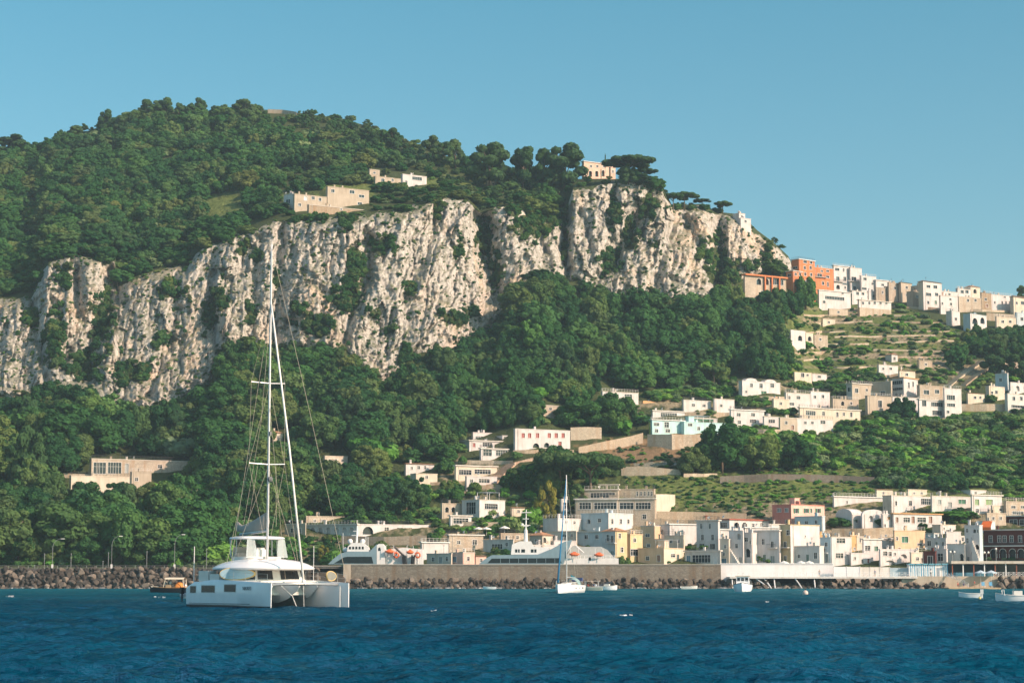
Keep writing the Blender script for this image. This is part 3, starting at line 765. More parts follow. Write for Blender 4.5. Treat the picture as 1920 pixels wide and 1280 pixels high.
    for i in range(len(px)):
        if ter[i]: pr, h = (.75 if nz[i] > .0 else .30), .5+.9*r.random()+(1.8 if r.random() < .10 else 0)
        elif vin[i]: pr, h = (.60 if nz[i] > -.2 else .25), .5+.8*r.random()
        elif soil[i]: pr, h = .18, .6+1.1*r.random()
        elif town[i]: pr, h = (.8 if nz[i] > -.2 else .4), 1.0+2.3*r.random()
        elif harb[i]: pr, h = (.42 if nz[i] > .0 else .15), .8+1.5*r.random()
        else: continue
        if r.random() > pr: continue
        w = h*(1.2+.8*r.random()); s = F/D[i]
        if not free((px[i], py[i]), h*s, w*s): continue
        kind = ['bush', 'lush', 'olive', 'hilloak'][int(r.choice(4, p=[.2, .55, .22, .03] if vin[i] or ter[i] else [.40, .28, .16, .16]))]
        out.append((kind, px[i], py[i], D[i]-.1, h, w))
    pts = woodpts(540, 1010, 950, 1050, 8, .9); px, py = pts[:, 0], pts[:, 1]; D = depth(px, py)
    for i in range(len(px)):
        if r.random() > .5: continue
        h = .9+1.6*r.random(); w = h*1.5; s = F/D[i]
        if free((px[i], py[i]), h*s, w*s): out.append((['bush', 'lush', 'hilloak'][int(r.integers(3))], px[i], py[i], D[i], h, w))
    return out
def instancer(name, pts, label, cat):
    """one object for growth nobody could count: points that carry copies of the crowns above"""
    kinds = sorted({p[0] for p in pts}); src = []; idx = {}
    for k in kinds:
        for v in range(len(CROWN[k])):
            if (k, v) in PROTO: idx.setdefault(k, []).append(len(src)); src.append(PROTO[(k, v)])
    pts = [p for p in pts if p[0] in idx]
    n = len(pts); me = bpy.data.meshes.new(name)
    co = np.array([P(p[1], p[2], p[3]) for p in pts]); me.vertices.add(n); me.vertices.foreach_set('co', co.reshape(-1).astype(np.float32))
    r = np.random.default_rng(9)
    sc = np.array([(p[5]*(.8+.4*r.random()), p[5]*(.75+.5*r.random()), p[4]*(.85+.35*r.random())) for p in pts], np.float32)
    a = me.attributes.new('tree_scale', 'FLOAT_VECTOR', 'POINT'); a.data.foreach_set('vector', sc.reshape(-1))
    ro = np.stack([r.normal(size=n)*.13, r.normal(size=n)*.13, r.random(n)*6.28], -1).astype(np.float32)
    a = me.attributes.new('tree_turn', 'FLOAT_VECTOR', 'POINT'); a.data.foreach_set('vector', ro.reshape(-1))
    ii = np.array([idx[p[0]][int(r.integers(len(idx[p[0]])))] for p in pts], np.int32)
    a = me.attributes.new('tree_kind', 'INT', 'POINT'); a.data.foreach_set('value', ii)
    o = bpy.data.objects.new(name, me); COL.objects.link(o)
    ng = bpy.data.node_groups.new(name, 'GeometryNodeTree')
    ng.interface.new_socket('Geometry', in_out='INPUT', socket_type='NodeSocketGeometry'); ng.interface.new_socket('Geometry', in_out='OUTPUT', socket_type='NodeSocketGeometry')
    N = ng.nodes; gi = N.new('NodeGroupInput'); go = N.new('NodeGroupOutput')
    jn = N.new('GeometryNodeJoinGeometry')
    for s_ in reversed(src):
        oi = N.new('GeometryNodeObjectInfo'); oi.transform_space = 'ORIGINAL'; oi.inputs['Object'].default_value = s_; oi.inputs['As Instance'].default_value = True
        ng.links.new(oi.outputs['Geometry'], jn.inputs[0])
    ip = N.new('GeometryNodeInstanceOnPoints'); ip.inputs['Pick Instance'].default_value = True
    def at(nm, ty):
        q = N.new('GeometryNodeInputNamedAttribute'); q.data_type = ty; q.inputs['Name'].default_value = nm; return q.outputs['Attribute']
    ng.links.new(gi.outputs[0], ip.inputs['Points']); ng.links.new(jn.outputs[0], ip.inputs['Instance'])
    ng.links.new(at('tree_kind', 'INT'), ip.inputs['Instance Index']); ng.links.new(at('tree_scale', 'FLOAT_VECTOR'), ip.inputs['Scale'])
    er = N.new('FunctionNodeEulerToRotation'); ng.links.new(at('tree_turn', 'FLOAT_VECTOR'), er.inputs[0]); ng.links.new(er.outputs[0], ip.inputs['Rotation'])
    ng.links.new(ip.outputs[0], go.inputs[0])
    md = o.modifiers.new('growth', 'NODES'); md.node_group = ng
    tag(o, label, cat, kind='stuff'); return o
def finish_woods():
    out = plant_woods()
    # the 300 nearest trees of the lower wood stand as trees of their own
    low = [p for p in out if p[0] in ('oak', 'hilloak') and p[2] > 800 and p[1] < 1010 and 0 < p[1]+20 and p[5] > 3]
    low.sort(key=lambda p: p[3]-p[5]*6)
    low = [p for p in low if -20 < p[1] < 1920][:240]
    ids = {id(p) for p in low}
    zones = [(-999, 128, 'broadleaf tree in the harbour wood left of the concrete garage house'), (128, 350, 'broadleaf tree in the harbour wood around the concrete garage house'),
             (350, 505, 'broadleaf tree in the harbour wood behind the catamaran, left of its mast'), (505, 650, 'broadleaf tree in the harbour wood right of the catamaran mast'), (650, 2000, 'broadleaf tree in the wood above the long white arcade villa')]
    for p in low:
        z = [q for q in zones if q[0] <= p[1] < q[1]][0]
        tree('bigoak', P(p[1], p[2], p[3]), p[4], p[5], z[2], 'trees: '+z[2][18:])
    for k in CROWN:                                   # make sure each kind has a crown to copy
        for v in range(len(CROWN[k])):
            pass
    rest = [p for p in out if id(p) not in ids]
    lv = lambda p: levels(np.array([p[1]]))[0][:, 0]
    rkm = rockmask(np.array([p[1] for p in rest]), np.array([p[2] for p in rest]))
    A, B, C_, D_ = [], [], [], []
    for p, k in zip(rest, rkm):
        L = lv(p)
        if k > .5: C_.append(p)
        elif p[2] < L[4]+10 and p[1] < 1500: A.append(p)
        elif p[4] > 3.2 or p[1] < 1000: B.append(p)
        else: D_.append(p)
    instancer('hilltop_wood', A, 'dense green wood covering the hill above the rock wall', 'wood')
    instancer('hillside_wood', B, 'dark green wood on the slope below the rock wall', 'wood')
    instancer('cliff_scrub', C_, 'scrub and creepers clinging to the pale rock wall', 'scrub')
    instancer('garden_scrub', D_, 'low bushes and vines on the terraces and gardens', 'scrub')
    print('trees', len(low), 'rest', len(rest), [len(x) for x in (A, B, C_, D_)])
# ------------------------------------------------------------------ houses
CW = {'W': (0.66, 0.63, 0.615), 'C': (0.67, 0.59, 0.48), 'G': (0.62, 0.61, 0.58), 'T': (0.40, 0.32, 0.23), 'T2': (0.50, 0.43, 0.34), 'P': (0.62, 0.25, 0.20), 'P2': (0.74, 0.50, 0.41), 'P3': (0.72, 0.50, 0.39),
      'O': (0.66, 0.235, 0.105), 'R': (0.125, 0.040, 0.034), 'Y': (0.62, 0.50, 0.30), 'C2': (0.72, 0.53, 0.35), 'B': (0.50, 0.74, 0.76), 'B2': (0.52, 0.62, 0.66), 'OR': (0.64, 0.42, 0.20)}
TRIM = paint((0.72, 0.70, 0.66), 0.7); DARKW = paint((0.10, 0.075, 0.05), 0.6); IRON = paint((0.06, 0.07, 0.075), 0.5)
SHUT = {'green': paint((0.045, 0.16, 0.095), 0.6), 'red': paint((0.34, 0.05, 0.035), 0.6), 'black': paint((0.02, 0.03, 0.035), 0.6), 'grey': paint((0.30, 0.34, 0.33), 0.6), 'brown': paint((0.26, 0.12, 0.06), 0.6), 'white': paint((0.7, 0.72, 0.70), 0.6), 'blue': paint((0.10, 0.25, 0.36), 0.6), 'sage': paint((0.22, 0.33, 0.14), 0.6), 'orange': paint((0.62, 0.26, 0.06), 0.6)}
GLASS = glass()
ROOFM = {'flat': plaster((0.62, 0.57, 0.50)), 'ledge': plaster((0.70, 0.66, 0.60)), 'tile': tiles((0.44, 0.24, 0.14)), 'red': tiles((0.42, 0.12, 0.08)), 'orange': tiles((0.62, 0.36, 0.17)), 'dark': tiles((0.20, 0.15, 0.11)), 'white': plaster((0.80, 0.77, 0.72))}
FOUND = 3.5
def K(xL, xC, xR, yt, yb, c, a=60, roof='flat', win=(), **kw):
    return dict(xL=xL, xC=xC, xR=xR, yt=yt, yb=yb, c=c, a=a, roof=roof, win=win, **kw)
def arch_pts(u0, u1, z0, z1, n=7):
    r = (u1-u0)/2; zc = max(z0+0.2, z1-r); ry = z1-zc
    return [(u0, z0), (u1, z0)]+[((u0+u1)/2+r*math.cos(PI*i/n), zc+ry*math.sin(PI*i/n)) for i in range(n+1)]
HN = 0
def house(label, *blocks, name='house', cat='house', group=None, Y=None, lift=0.0):
    global HN; HN += 1
    rr = random.Random(HN*13)
    b0 = blocks[0]
    root = None
    for b in blocks:
        a = math.radians(b['a']); xL, xC, xR, yt, yb = b['xL'], b['xC'], b['xR'], b['yt'], b['yb']
        Yc = b.get('Y') or Y or (float(depth(np.array([xC]), np.array([min(yb, 1058)]))[0])-2.0)
        Yc += b.get('dy', 0)
        clear_rect(min(xL, xC)-1, yt-1, max(xC, xR)+1, yb-1-.28*(yb-yt))
        C = P(xC, yb, Yc); top = P(xC, yt, Yc).z; h = top-C.z
        if root is None: root = empty(name, C); tag(root, label, cat, group); O = C.copy()
        ex = Vector((-math.cos(a), math.sin(a), 0)); ey = Vector((math.sin(a), math.cos(a), 0))
        nL = -ey; nR = -ex
        def tL(px):
            k = P(px, (yt+yb)/2, 1.0).x; return (C.x-k*C.y)/(math.cos(a)+k*math.sin(a))
        def tR(px):
            k = P(px, (yt+yb)/2, 1.0).x; return (k*C.y-C.x)/(math.sin(a)-k*math.cos(a))
        wL = max(0.3, tL(xL)); wR = tR(xR) if xR-xC > 1.5 else 0
        if wR <= 0.3: wR = b.get('d', min(9.0, max(4.0, wL*0.7)))
        if xC-xL <= 2.5: wL = b.get('d', min(9.0, max(4.0, wR*0.5)))
        sc = F/Yc; far = sc < 5.2
        faces = {'L': (ex, nL, wL, []), 'R': (ey, nR, wR, [])}
        wins = []
        for w in b['win']:
            ty, px, py, pw, ph = w[:5]; opt = w[5] if len(w) > 5 else None
            if px < xC: f = 'L'; u0, u1 = sorted((tL(px-pw/2), tL(px+pw/2)))
            else: f = 'R'; u0, u1 = sorted((tR(px-pw/2), tR(px+pw/2)))
            e, n, fw, hl = faces[f]
            um = (u0+u1)/2; ym = C.y+e.y*um
            z0 = P(px, py+ph/2, ym).z-C.z; z1 = P(px, py-ph/2, ym).z-C.z
            u0 = max(0.12, u0); u1 = min(fw-0.12, u1); z1 = min(h-0.2, z1); z0 = max(0.05 if ty in 'dab' else 0.25, z0)
            if u1-u0 < 0.25 or z1-z0 < 0.25: continue
            if any(u0 < q[1]+.05 and u1 > q[0]-.05 and z0 < q[3]+.05 and z1 > q[2]-.05 for q in hl): continue
            hl.append((u0, u1, z0, z1, ty)); wins.append((f, u0, u1, z0, z1, ty, opt))
        mb = MB(); base = C-O
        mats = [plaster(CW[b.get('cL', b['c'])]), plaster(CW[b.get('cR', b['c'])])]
        if b['c'] == 'T' or (b['c'] == 'T2' and rr.random() < .5): b['stone'] = True
        if b.get('stone'): mats = [stone(CW[b['c']])]*2
        for mi, (f, (e, n, fw, hl)) in enumerate(faces.items()):
            us = sorted({0.0, fw, *[x for q in hl for x in q[:2]]}); zs = sorted({-FOUND, h, *[x for q in hl for x in q[2:4]]})
            pt = lambda u, z, o=0.0: base+e*u+Vector((0, 0, z))+n*o
            for i in range(len(us)-1):
                for j in range(len(zs)-1):
                    uc = (us[i]+us[i+1])/2; zc = (zs[j]+zs[j+1])/2
                    if any(q[0] < uc < q[1] and q[2] < zc < q[3] for q in hl): continue
                    mb.quad(pt(us[i], zs[j]), pt(us[i+1], zs[j]), pt(us[i+1], zs[j+1]), pt(us[i], zs[j+1]), mi)
            for (u0, u1, z0, z1, ty) in hl:
                dp = -0.9 if ty == 'a' else -0.24
                for A_, B_ in (((u0, z0), (u1, z0)), ((u1, z0), (u1, z1)), ((u1, z1), (u0, z1)), ((u0, z1), (u0, z0))):
                    mb.quad(pt(*A_), pt(*B_), pt(*B_, dp), pt(*A_, dp), mi)
                if ty == 'a':
                    ap = arch_pts(u0, u1, z0, z1); m = len(ap)
                    lo = [(u1, z1)]+ap[2:2+(m-2+1)//2]; hi = [(u0, z1)]+ap[2+(m-2)//2:][::-1]
                    mb.poly([pt(*q, -0.01) for q in lo], mi); mb.poly([pt(*q, -0.01) for q in hi], mi)
        z = Vector((0, 0, 1)); c1 = base+ex*wL; c2 = base+ey*wR; c3 = c1+ey*wR
        lo = Vector((0, 0, -FOUND)); hi = Vector((0, 0, h))
        mb.quad(c1+lo, c3+lo, c3+hi, c1+hi, 0); mb.quad(c2+lo, c3+lo, c3+hi, c2+hi, 1)
        mb.quad(base+hi, c1+hi, c3+hi, c2+hi, 0)
        mb.build(b.get('part', 'wall'), mats, root, fix=True)
        # local box frame for roofs etc
        Mx = Matrix((( ex.x, ey.x, 0, base.x), (ex.y, ey.y, 0, base.y), (0, 0, 1, base.z+h), (0, 0, 0, 1)))
        rf = b['roof']
        if rf != 'none':
            q = MB()
            if rf in ('flat', 'ledge', 'white', 'orangeledge', 'redledge'):
                ov = 0.10 if rf == 'flat' else 0.35; th = 0.22 if rf == 'flat' else 0.32
                q.box(-ov, wL+ov, -ov, wR+ov, 0.003, th, 0, Mx)
                if rf == 'flat' and h > 3:       # low parapet and roof clutter
                    q.box(wL*.2, wL*.2+.6, wR*.35, wR*.35+.6, th, th+.9, 0, Mx)
                mt = ROOFM['orange'] if rf == 'orangeledge' else ROOFM['red'] if rf == 'redledge' else ROOFM[rf]
                if rf == 'flat': mt = mats[0] if rr.random() < .6 else ROOFM['flat']
            elif rf == 'vault':
                n = 10; secs = []
                for yy in (0.0, wR):
                    secs.append([tuple(Mx @ Vector((wL/2-wL/2*math.cos(PI*i/n), yy, b.get('rise', wL*.34)*math.sin(PI*i/n)))) for i in range(n+1)])
                q.loft(secs, 0); mt = mats[0]
            elif rf == 'vaultr':
                n = 10; secs = []
                for xx in (0.0, wL):
                    secs.append([tuple(Mx @ Vector((xx, wR/2-wR/2*math.cos(PI*i/n), b.get('rise', wR*.3)*math.sin(PI*i/n)))) for i in range(n+1)])
                q.loft(secs, 0); mt = mats[1]
            else:
                ov = 0.4; hh = b.get('rise', min(wL, wR)*0.22)
                A_ = [Vector((-ov, -ov, 0.02)), Vector((wL+ov, -ov, 0.02)), Vector((wL+ov, wR+ov, 0.02)), Vector((-ov, wR+ov, 0.02))]
                if wL > wR: r1, r2 = Vector((wR*.4, wR/2, hh)), Vector((wL-wR*.4, wR/2, hh))
                else: r1, r2 = Vector((wL/2, wL*.4, hh)), Vector((wL/2, wR-wL*.4, hh))
                A_ = [Mx @ v for v in A_]; r1 = Mx @ r1; r2 = Mx @ r2
                if wL > wR: q.quad(A_[0], A_[1], r2, r1); q.poly([A_[1], A_[2], r2]); q.quad(A_[2], A_[3], r1, r2); q.poly([A_[3], A_[0], r1])
                else: q.poly([A_[0], A_[1], r1]); q.quad(A_[1], A_[2], r2, r1); q.poly([A_[2], A_[3], r2]); q.quad(A_[3], A_[0], r1, r2)
                q.poly(A_); mt = ROOFM[rf]
            ro = q.build('roof', mt, root)
            if rf in ('flat', 'tile', 'red', 'orange', 'ledge') and h*sc > 16 and rr.random() < .75:
                c = MB(); cx, cy = wL*rr.uniform(.2, .8), wR*rr.uniform(.1, .5); ch = rr.uniform(.8, 1.5)
                c.box(cx, cx+.55, cy, cy+.55, 0.1, ch, 0, Mx); c.box(cx-.08, cx+.63, cy-.08, cy+.63, ch, ch+.14, 0, Mx)
                c.build('chimney', mats[0], ro)
            if rf in ('flat', 'ledge', 'white') and min(wL, wR) > 5 and max(wL, wR) > 8 and rr.random() < .4:
                c = MB(); cx, cy = wL*rr.uniform(.1, .5), wR*rr.uniform(.15, .55); c.box(cx, cx+2.0, cy, cy+2.2, .2, 2.1, 0, Mx); c.box(cx-.15, cx+2.15, cy-.15, cy+2.35, 2.103, 2.25, 0, Mx); c.build('stair_house', mats[1], ro)
            if rf in ('flat', 'white', 'ledge') and h*sc > 14 and max(wL, wR) > 4 and rr.random() < .55:
                c = MB(); zr = .3
                for A_, B_ in (((0, .1), (wL, .1)), ((.1, 0), (.1, wR))):
                    A3, B3 = Mx @ Vector((*A_, zr)), Mx @ Vector((*B_, zr)); n_ = max(2, int((B3-A3).length/1.1)); up_ = Vector((0, 0, .95))
                    for zz in (.5, .95): c.tube([A3+Vector((0, 0, zz)), B3+Vector((0, 0, zz))], .03, 4)
                    for k in range(n_+1): p_ = A3.lerp(B3, k/n_); c.tube([p_, p_+up_], .035, 4)
                c.build('roof_railing', IRON if rr.random() < .6 else TRIM, ro)
            if rf in ('flat', 'white') and min(wL, wR) > 4.5 and h*sc > 14 and rr.random() < .3:
                c = MB(); x0_, y0_ = wL*.08, wR*.35; w_, l_ = min(4, wL*.6), min(5, wR*.5)
                for xx in (0, w_):
                    for yy in (0, l_): c.box(x0_+xx-.06, x0_+xx+.06, y0_+yy-.06, y0_+yy+.06, .23, 2.4, 0, Mx)
                for k in range(9): c.box(x0_-.3, x0_+w_+.3, y0_+l_*k/8-.05, y0_+l_*k/8+.05, 2.403, 2.5, 0, Mx)
                c.build('pergola', DARKW if rr.random() < .5 else TRIM, ro)
            if h*sc > 14 and rr.random() < .45:
                c = MB(); cx, cy = wL*rr.uniform(.1, .9), wR*rr.uniform(.05, .5); c.lathe([(.02, 0), (.25, .06), (.42, .2), (.40, .22), (.02, .05)], 8, 0); M2 = Mx @ Matrix.Translation((cx, cy, .9)) @ Matrix.Rotation(1.1, 4, 'X'); c.v = [tuple(M2 @ Vector(p)) for p in c.v]; c.tube([Mx @ Vector((cx, cy, 0)), Mx @ Vector((cx, cy, .9))], .04, 4); c.build('dish', TRIM, ro)
            if h*sc > 14 and rr.random() < .5:
                f_, (e_, n_, fw_, hl_) = 'R', faces['R']; c = MB(); uu = fw_*rr.uniform(.04, .10); p0 = base+e_*uu+n_*.09
                c.tube([p0+Vector((0, 0, -1)), p0+Vector((0, 0, h))], .06, 4); c.build('drainpipe', ROOFM['flat'], root)
            if rr.random() < .4 and h*sc > 18:
                c = MB(); cx, cy = wL*rr.uniform(.2, .8), wR*.3; L_ = rr.uniform(1.6, 2.6)
                c.tube([Mx @ Vector((cx, cy, 0)), Mx @ Vector((cx, cy, L_))], .04, 4)
                for k in range(3): c.tube([Mx @ Vector((cx-.45+.1*k, cy, L_-.1-.22*k)), Mx @ Vector((cx+.45-.1*k, cy, L_-.1-.22*k))], .025, 4)
                c.build('antenna', IRON, ro)
        for (f, u0, u1, z0, z1, ty, opt) in wins:
            e, n, fw, hl = faces[f]
            pt = lambda u, z_, o=0.0: base+e*u+Vector((0, 0, z_))+n*o
            fr = MB(); t = 0.11 if not far else 0.14
            def bar(a0, a1, b0, b1, o0, o1, q):
                p = [pt(a0, b0, o0), pt(a1, b0, o0), pt(a1, b1, o0), pt(a0, b1, o0)]; p2 = [pt(a0, b0, o1), pt(a1, b0, o1), pt(a1, b1, o1), pt(a0, b1, o1)]
                q.loft([p, p2])
            pane = MB(); nmt = TRIM
            pm = GLASS; pname = 'pane'; wname = 'window'
            if ty == 'd': pm = SHUT.get(opt or 'brown'); wname = 'door'; pname = 'door_leaf'
            if ty == 'x': pm = SHUT.get(opt or 'green'); pname = 'shutter'
            o_ = -0.20
            if ty == 'a':
                o_ = -0.86; wname = 'arch'; pm = SHUT[opt] if opt else GLASS
                ap = arch_pts(u0, u1, z0, z1)
                ring = [( (u0+u1)/2+(q[0]-(u0+u1)/2)*1.10, z0+(q[1]-z0)*1.05) for q in ap]
                for i in range(2, len(ap)-1): fr.loft([[pt(*ap[i], .0), pt(*ap[i+1], .0), pt(*ring[i+1], .0), pt(*ring[i], .0)], [pt(*ap[i], .07), pt(*ap[i+1], .07), pt(*ring[i+1], .07), pt(*ring[i], .07)]])
                bar(u0-.10, u0, z0, (z0+z1)/2, 0, .06, fr); bar(u1, u1+.10, z0, (z0+z1)/2, 0, .06, fr)
            else:
                bar(u0-t, u0, z0-t*.3, z1+t, .0, .05, fr); bar(u1, u1+t, z0-t*.3, z1+t, .0, .05, fr); bar(u0, u1, z1, z1+t, .0, .05, fr)
                bar(u0-t*1.6, u1+t*1.6, z0-t*1.1, z0-.004, -.02, .14, fr)
                nm = max(1, int(round((u1-u0)/0.9))) if ty == 'g' else 2
                for i in range(1, nm): 
                    uu = u0+(u1-u0)*i/nm; bar(uu-.035, uu+.035, z0, z1, -.19, -.13, fr)
                if ty in 'wg' and not far: bar(u0, u1, z0+(z1-z0)*.62, z0+(z1-z0)*.62+.06, -.185, -.135, fr)
            pane.quad(pt(u0-.02, z0-.02, o_), pt(u1+.02, z0-.02, o_), pt(u1+.02, z1+.02, o_), pt(u0-.02, z1+.02, o_))
            if far and ty not in 'sb':
                k = len(fr.f); fr.v_off = len(fr.v)
                nb = len(fr.v); fr.v += pane.v; fr.f += [tuple(i+nb for i in q) for q in pane.f]; fr.m += [1]*len(pane.f)
                fr.build(wname, [TRIM, pm], root, fix=False)
            else:
                wo = fr.build(wname, TRIM, root); pane.build(pname, pm, wo, fix=False)
                if ty == 's':
                    for sd in (0, 1):
                        q = MB(); ww = (u1-u0)*.48
                        if sd == 0: bar(u0-ww-.03, u0-.03, z0, z1, .052, .10, q)
                        else: bar(u1+.03, u1+ww+.03, z0, z1, .052, .10, q)
                        q.build('shutter', SHUT[opt or 'green'], wo)
                if ty == 'b':
                    q = MB(); ex_ = (u1-u0)*.9+.3
                    bar(u0-ex_, u1+ex_, z0-.24, z0-.08, .0, .95, q); bo = q.build('balcony', TRIM, root)
                    q = MB()
                    bar(u0-ex_, u1+ex_, z0+.85, z0+.91, .88, .94, q)
                    k = max(4, int((u1-u0+2*ex_)/.22))
                    for i in range(k+1):
                        uu = u0-ex_+(u1-u0+2*ex_)*i/k; bar(uu-.018, uu+.018, z0-.08, z0+.85, .89, .93, q)
                    q.build('railing', IRON, bo)
        for ex_ in b.get('extra', ()):
            ex_(root, base, ex, ey, nL, nR, wL, wR, h, Mx)
    return root
def W6(t, xs, y, w, h, *o): return [(t, x, y, w, h, *o) for x in xs]

# ---- front row along the harbour
house('stacked ochre and white cube house at the left end of the harbour front row', K(1196,1245,1282,1028,1057,'C2',33,'flat',[('w',1214,1046,6,7),('d',1235,1046,6,12,'brown'),('w',1262,1041,8,6,)],cR='C'),
      K(1196,1254,1256,1011,1029,'C2',33,'flat',[('w',1216,1022,6,5),('w',1242,1023,5,5)]), K(1201,1227,1228,986,1012,'C2',33,'flat',[('w',1214,1003,8,5)],dy=1), K(1228,1255,1257,984,1012,'W',33,'flat',[('a',1242,997,6,9)],dy=1.4))
house('blank bright white block between the ochre cube house and the tall white house', K(1253,1256,1308,983,1024,'W',62,'white',()), name='house')
house('tall white house with black shutters over a dark glazed shop front', K(1284,1350,1352,1033,1058,'G',33,'ledge',[('d',1291,1048,7,14,'blue'),('g',1315,1047,34,14),('d',1341,1050,7,12,'white')]),
      K(1306,1347,1350,976,1034,'W',33,'ledge',[('w',1315,986,4,9),('w',1331,986,4,9),('w',1317,1007,5,10),('w',1336,1007,5,10),('s',1316,1024,4,10,'black'),('s',1336,1024,4,10,'black')],dy=.8), K(1303,1324,1338,967,976,'P',45,'red',[('w',1312,972,8,4)],dy=2))
house('narrow beige house right of the tall white house with black shutters', K(1350,1367,1369,1011,1057,'C',33,'flat',[('w',1360,1024,4,6),('d',1357,1051,9,9,'blue'),('w',1357,1038,4,6)],dy=.5))
def outer_stairs(x0, z0, x1, z1, n=9):
    def f(root, base, ex, ey, nL, nR, wL, wR, h, Mx):
        q = MB()
        for i in range(n):
            u0 = wL*(x0+(x1-x0)*i/n); u1 = wL*(x0+(x1-x0)*(i+1)/n); zt = h*(z0+(z1-z0)*(i+1)/n)
            a_, b_ = min(u0, u1), max(u0, u1); q.box(a_, b_, -1.2, -.003, -h-.5, -h+zt, 0, Mx)
        so = q.build('staircase', plaster(CW['G']), root)
        q = MB(); q.tube([Mx @ Vector((wL*x0, -1.15, -h+h*z0+.9)), Mx @ Vector((wL*x1, -1.15, -h+h*z1+.9))], .04, 4)
        for i in range(7):
            t = i/6; q.tube([Mx @ Vector((wL*(x0+(x1-x0)*t), -1.15, -h+h*(z0+(z1-z0)*t)-.2)), Mx @ Vector((wL*(x0+(x1-x0)*t), -1.15, -h+h*(z0+(z1-z0)*t)+.9))], .025, 4)
        q.build('railing', IRON, so)
    return f
house('white house with an outside stair and arched window behind the white sea wall', K(1367,1393,1395,995,1057,'W',34,'flat',[('a',1386,1005,7,11),('w',1381,1023,5,8),('d',1388,1050,6,12,'grey')],extra=[outer_stairs(.2,.0,.9,.48)]), K(1393,1410,1411,999,1057,'W',34,'flat',[('w',1399,1011,7,7),('w',1407,1016,3,7),('a',1402,1036,9,16)],dy=.6))
house('white house with a small arched porch and one iron balcony', K(1409,1461,1464,995,1057,'W',33,'ledge',[('w',1415,1014,4,7),('w',1431,1015,5,10),('b',1448,1020,5,11),('a',1412,1031,9,12),('d',1433,1046,5,14,'green'),('d',1448,1049,8,15,'grey')]))
house('narrow yellow house with a bright cream blind side wall', K(1462,1483,1537,984,1058,'Y',50,'flat',[('w',1478,998,6,9),('b',1472,1020,5,10),('d',1472,1047,5,11,'black'),('w',1510,1005,2,4)],cR='W'), dy=0) if False else house('narrow yellow house with a bright cream blind side wall', K(1462,1483,1537,984,1058,'Y',50,'flat',[('w',1478,998,6,9),('b',1472,1020,5,10),('d',1472,1047,5,11,'black'),('w',1510,1005,2,4)],cR='W'))
house('low grey white house with a dark doorway in front of the cream blind wall', K(1482,1537,1545,1024,1058,'G',33,'flat',[('d',1514,1046,5,14,'green'),('w',1529,1041,6,11),('w',1498,1042,5,6)],dy=-3), name='house')
house('small orange house peeping over the low grey white house', K(1526,1529,1557,1003,1026,'OR',60,'flat',[('w',1534,1014,6,6)],dy=3))
house('blue grey house in shade between the orange house and the white balcony house', K(1538,1558,1561,1008,1058,'B2',33,'flat',[('w',1549,1020,5,7),('d',1550,1046,5,13,'grey'),('b',1545,1031,4,8)]))
house('white house with two wide planted loggias behind the pale sea wall', K(1557,1560,1597,1007,1058,'W',63,'flat',[('g',1577,1013,16,9),('g',1574,1041,14,9),('w',1588,1040,3,3)]), K(1593,1596,1632,1037,1058,'W',63,'flat',[('w',1603,1046,4,5),('d',1617,1052,4,8,'black'),('d',1628,1051,4,8,'red')],dy=1))
house('narrow ochre house squeezed behind the white loggia house', K(1592,1595,1608,1004,1040,'OR',62,'flat',[('w',1602,1028,3,4)],cL='C2',dy=5), K(1605,1607,1623,1006,1040,'C',62,'flat',[('w',1613,1012,3,8)],dy=6))
house('white house with one green shutter and a broad ledge', K(1617,1620,1654,1011,1058,'W',62,'ledge',[('g',1627,1027,10,9),('x',1643,1028,7,9,'green'),('d',1627,1049,5,10,'brown')],dy=4))
house('white terrace house with rounded archway and row of small windows', K(1648,1651,1714,1030,1058,'W',62,'flat',[('g',1660,1037,8,8),('w',1669,1038,6,8),('w',1678,1038,4,5),('a',1694,1042,13,8),('a',1668,1054,20,9,'grey')]), K(1650,1653,1682,1010,1032,'W',60,'white',[('w',1668,1013,4,5),('w',1674,1012,3,5)],dy=4))
house('peach house with one large green window', K(1675,1678,1735,995,1040,'C2',62,'flat',[('x',1697,1011,12,11,'green'),('w',1682,1009,4,6),('g',1727,1020,14,4),('d',1686,1030,4,8,'orange')],dy=4), K(1706,1709,1736,1036,1058,'C',62,'flat',[('w',1720,1047,6,6),('d',1729,1050,4,9,'brown')],dy=-1))
house('white house in shade above a dark red ground floor', K(1732,1754,1756,1034,1058,'R',33,'flat',[('d',1744,1049,9,14,'black')],dy=-1), K(1754,1775,1777,1030,1058,'W',33,'flat',[('g',1763,1044,10,14)]), K(1734,1774,1776,1009,1034,'W',33,'flat',[('w',1742,1018,7,9),('w',1756,1020,4,9),('w',1768,1020,4,9)],dy=1), K(1734,1751,1752,1000,1010,'B2',33,'flat',(),dy=2))
house('cream rooftop flat with a green awning window above the shaded house', K(1748,1764,1792,984,1008,'C',50,'flat',[('g',1781,997,14,8),('w',1770,990,3,4)],cR='W',dy=6))
house('bright white stepped house left of the blue white corner tower', K(1772,1775,1802,997,1030,'W',62,'flat',(),dy=4), K(1776,1809,1811,1020,1058,'G',33,'flat',[('a',1803,1045,7,15),('w',1786,1035,4,8)],dy=.5), K(1798,1800,1812,1005,1022,'G',33,'flat',[('w',1805,1010,4,8)],dy=3))
house('blue white corner tower house with a winding outside stair', K(1809,1838,1843,985,1058,'B2',34,'flat',[('w',1814,994,4,7),('a',1828,995,5,7),('w',1834,995,3,6),('w',1814,1013,4,9),('w',1823,1037,5,7),('w',1815,1048,4,9),('a',1832,1025,8,9)],cL='W',extra=[outer_stairs(.0,.12,.45,.62)]), K(1834,1857,1858,977,1002,'B2',34,'flat',[('w',1844,990,4,6)],dy=2))
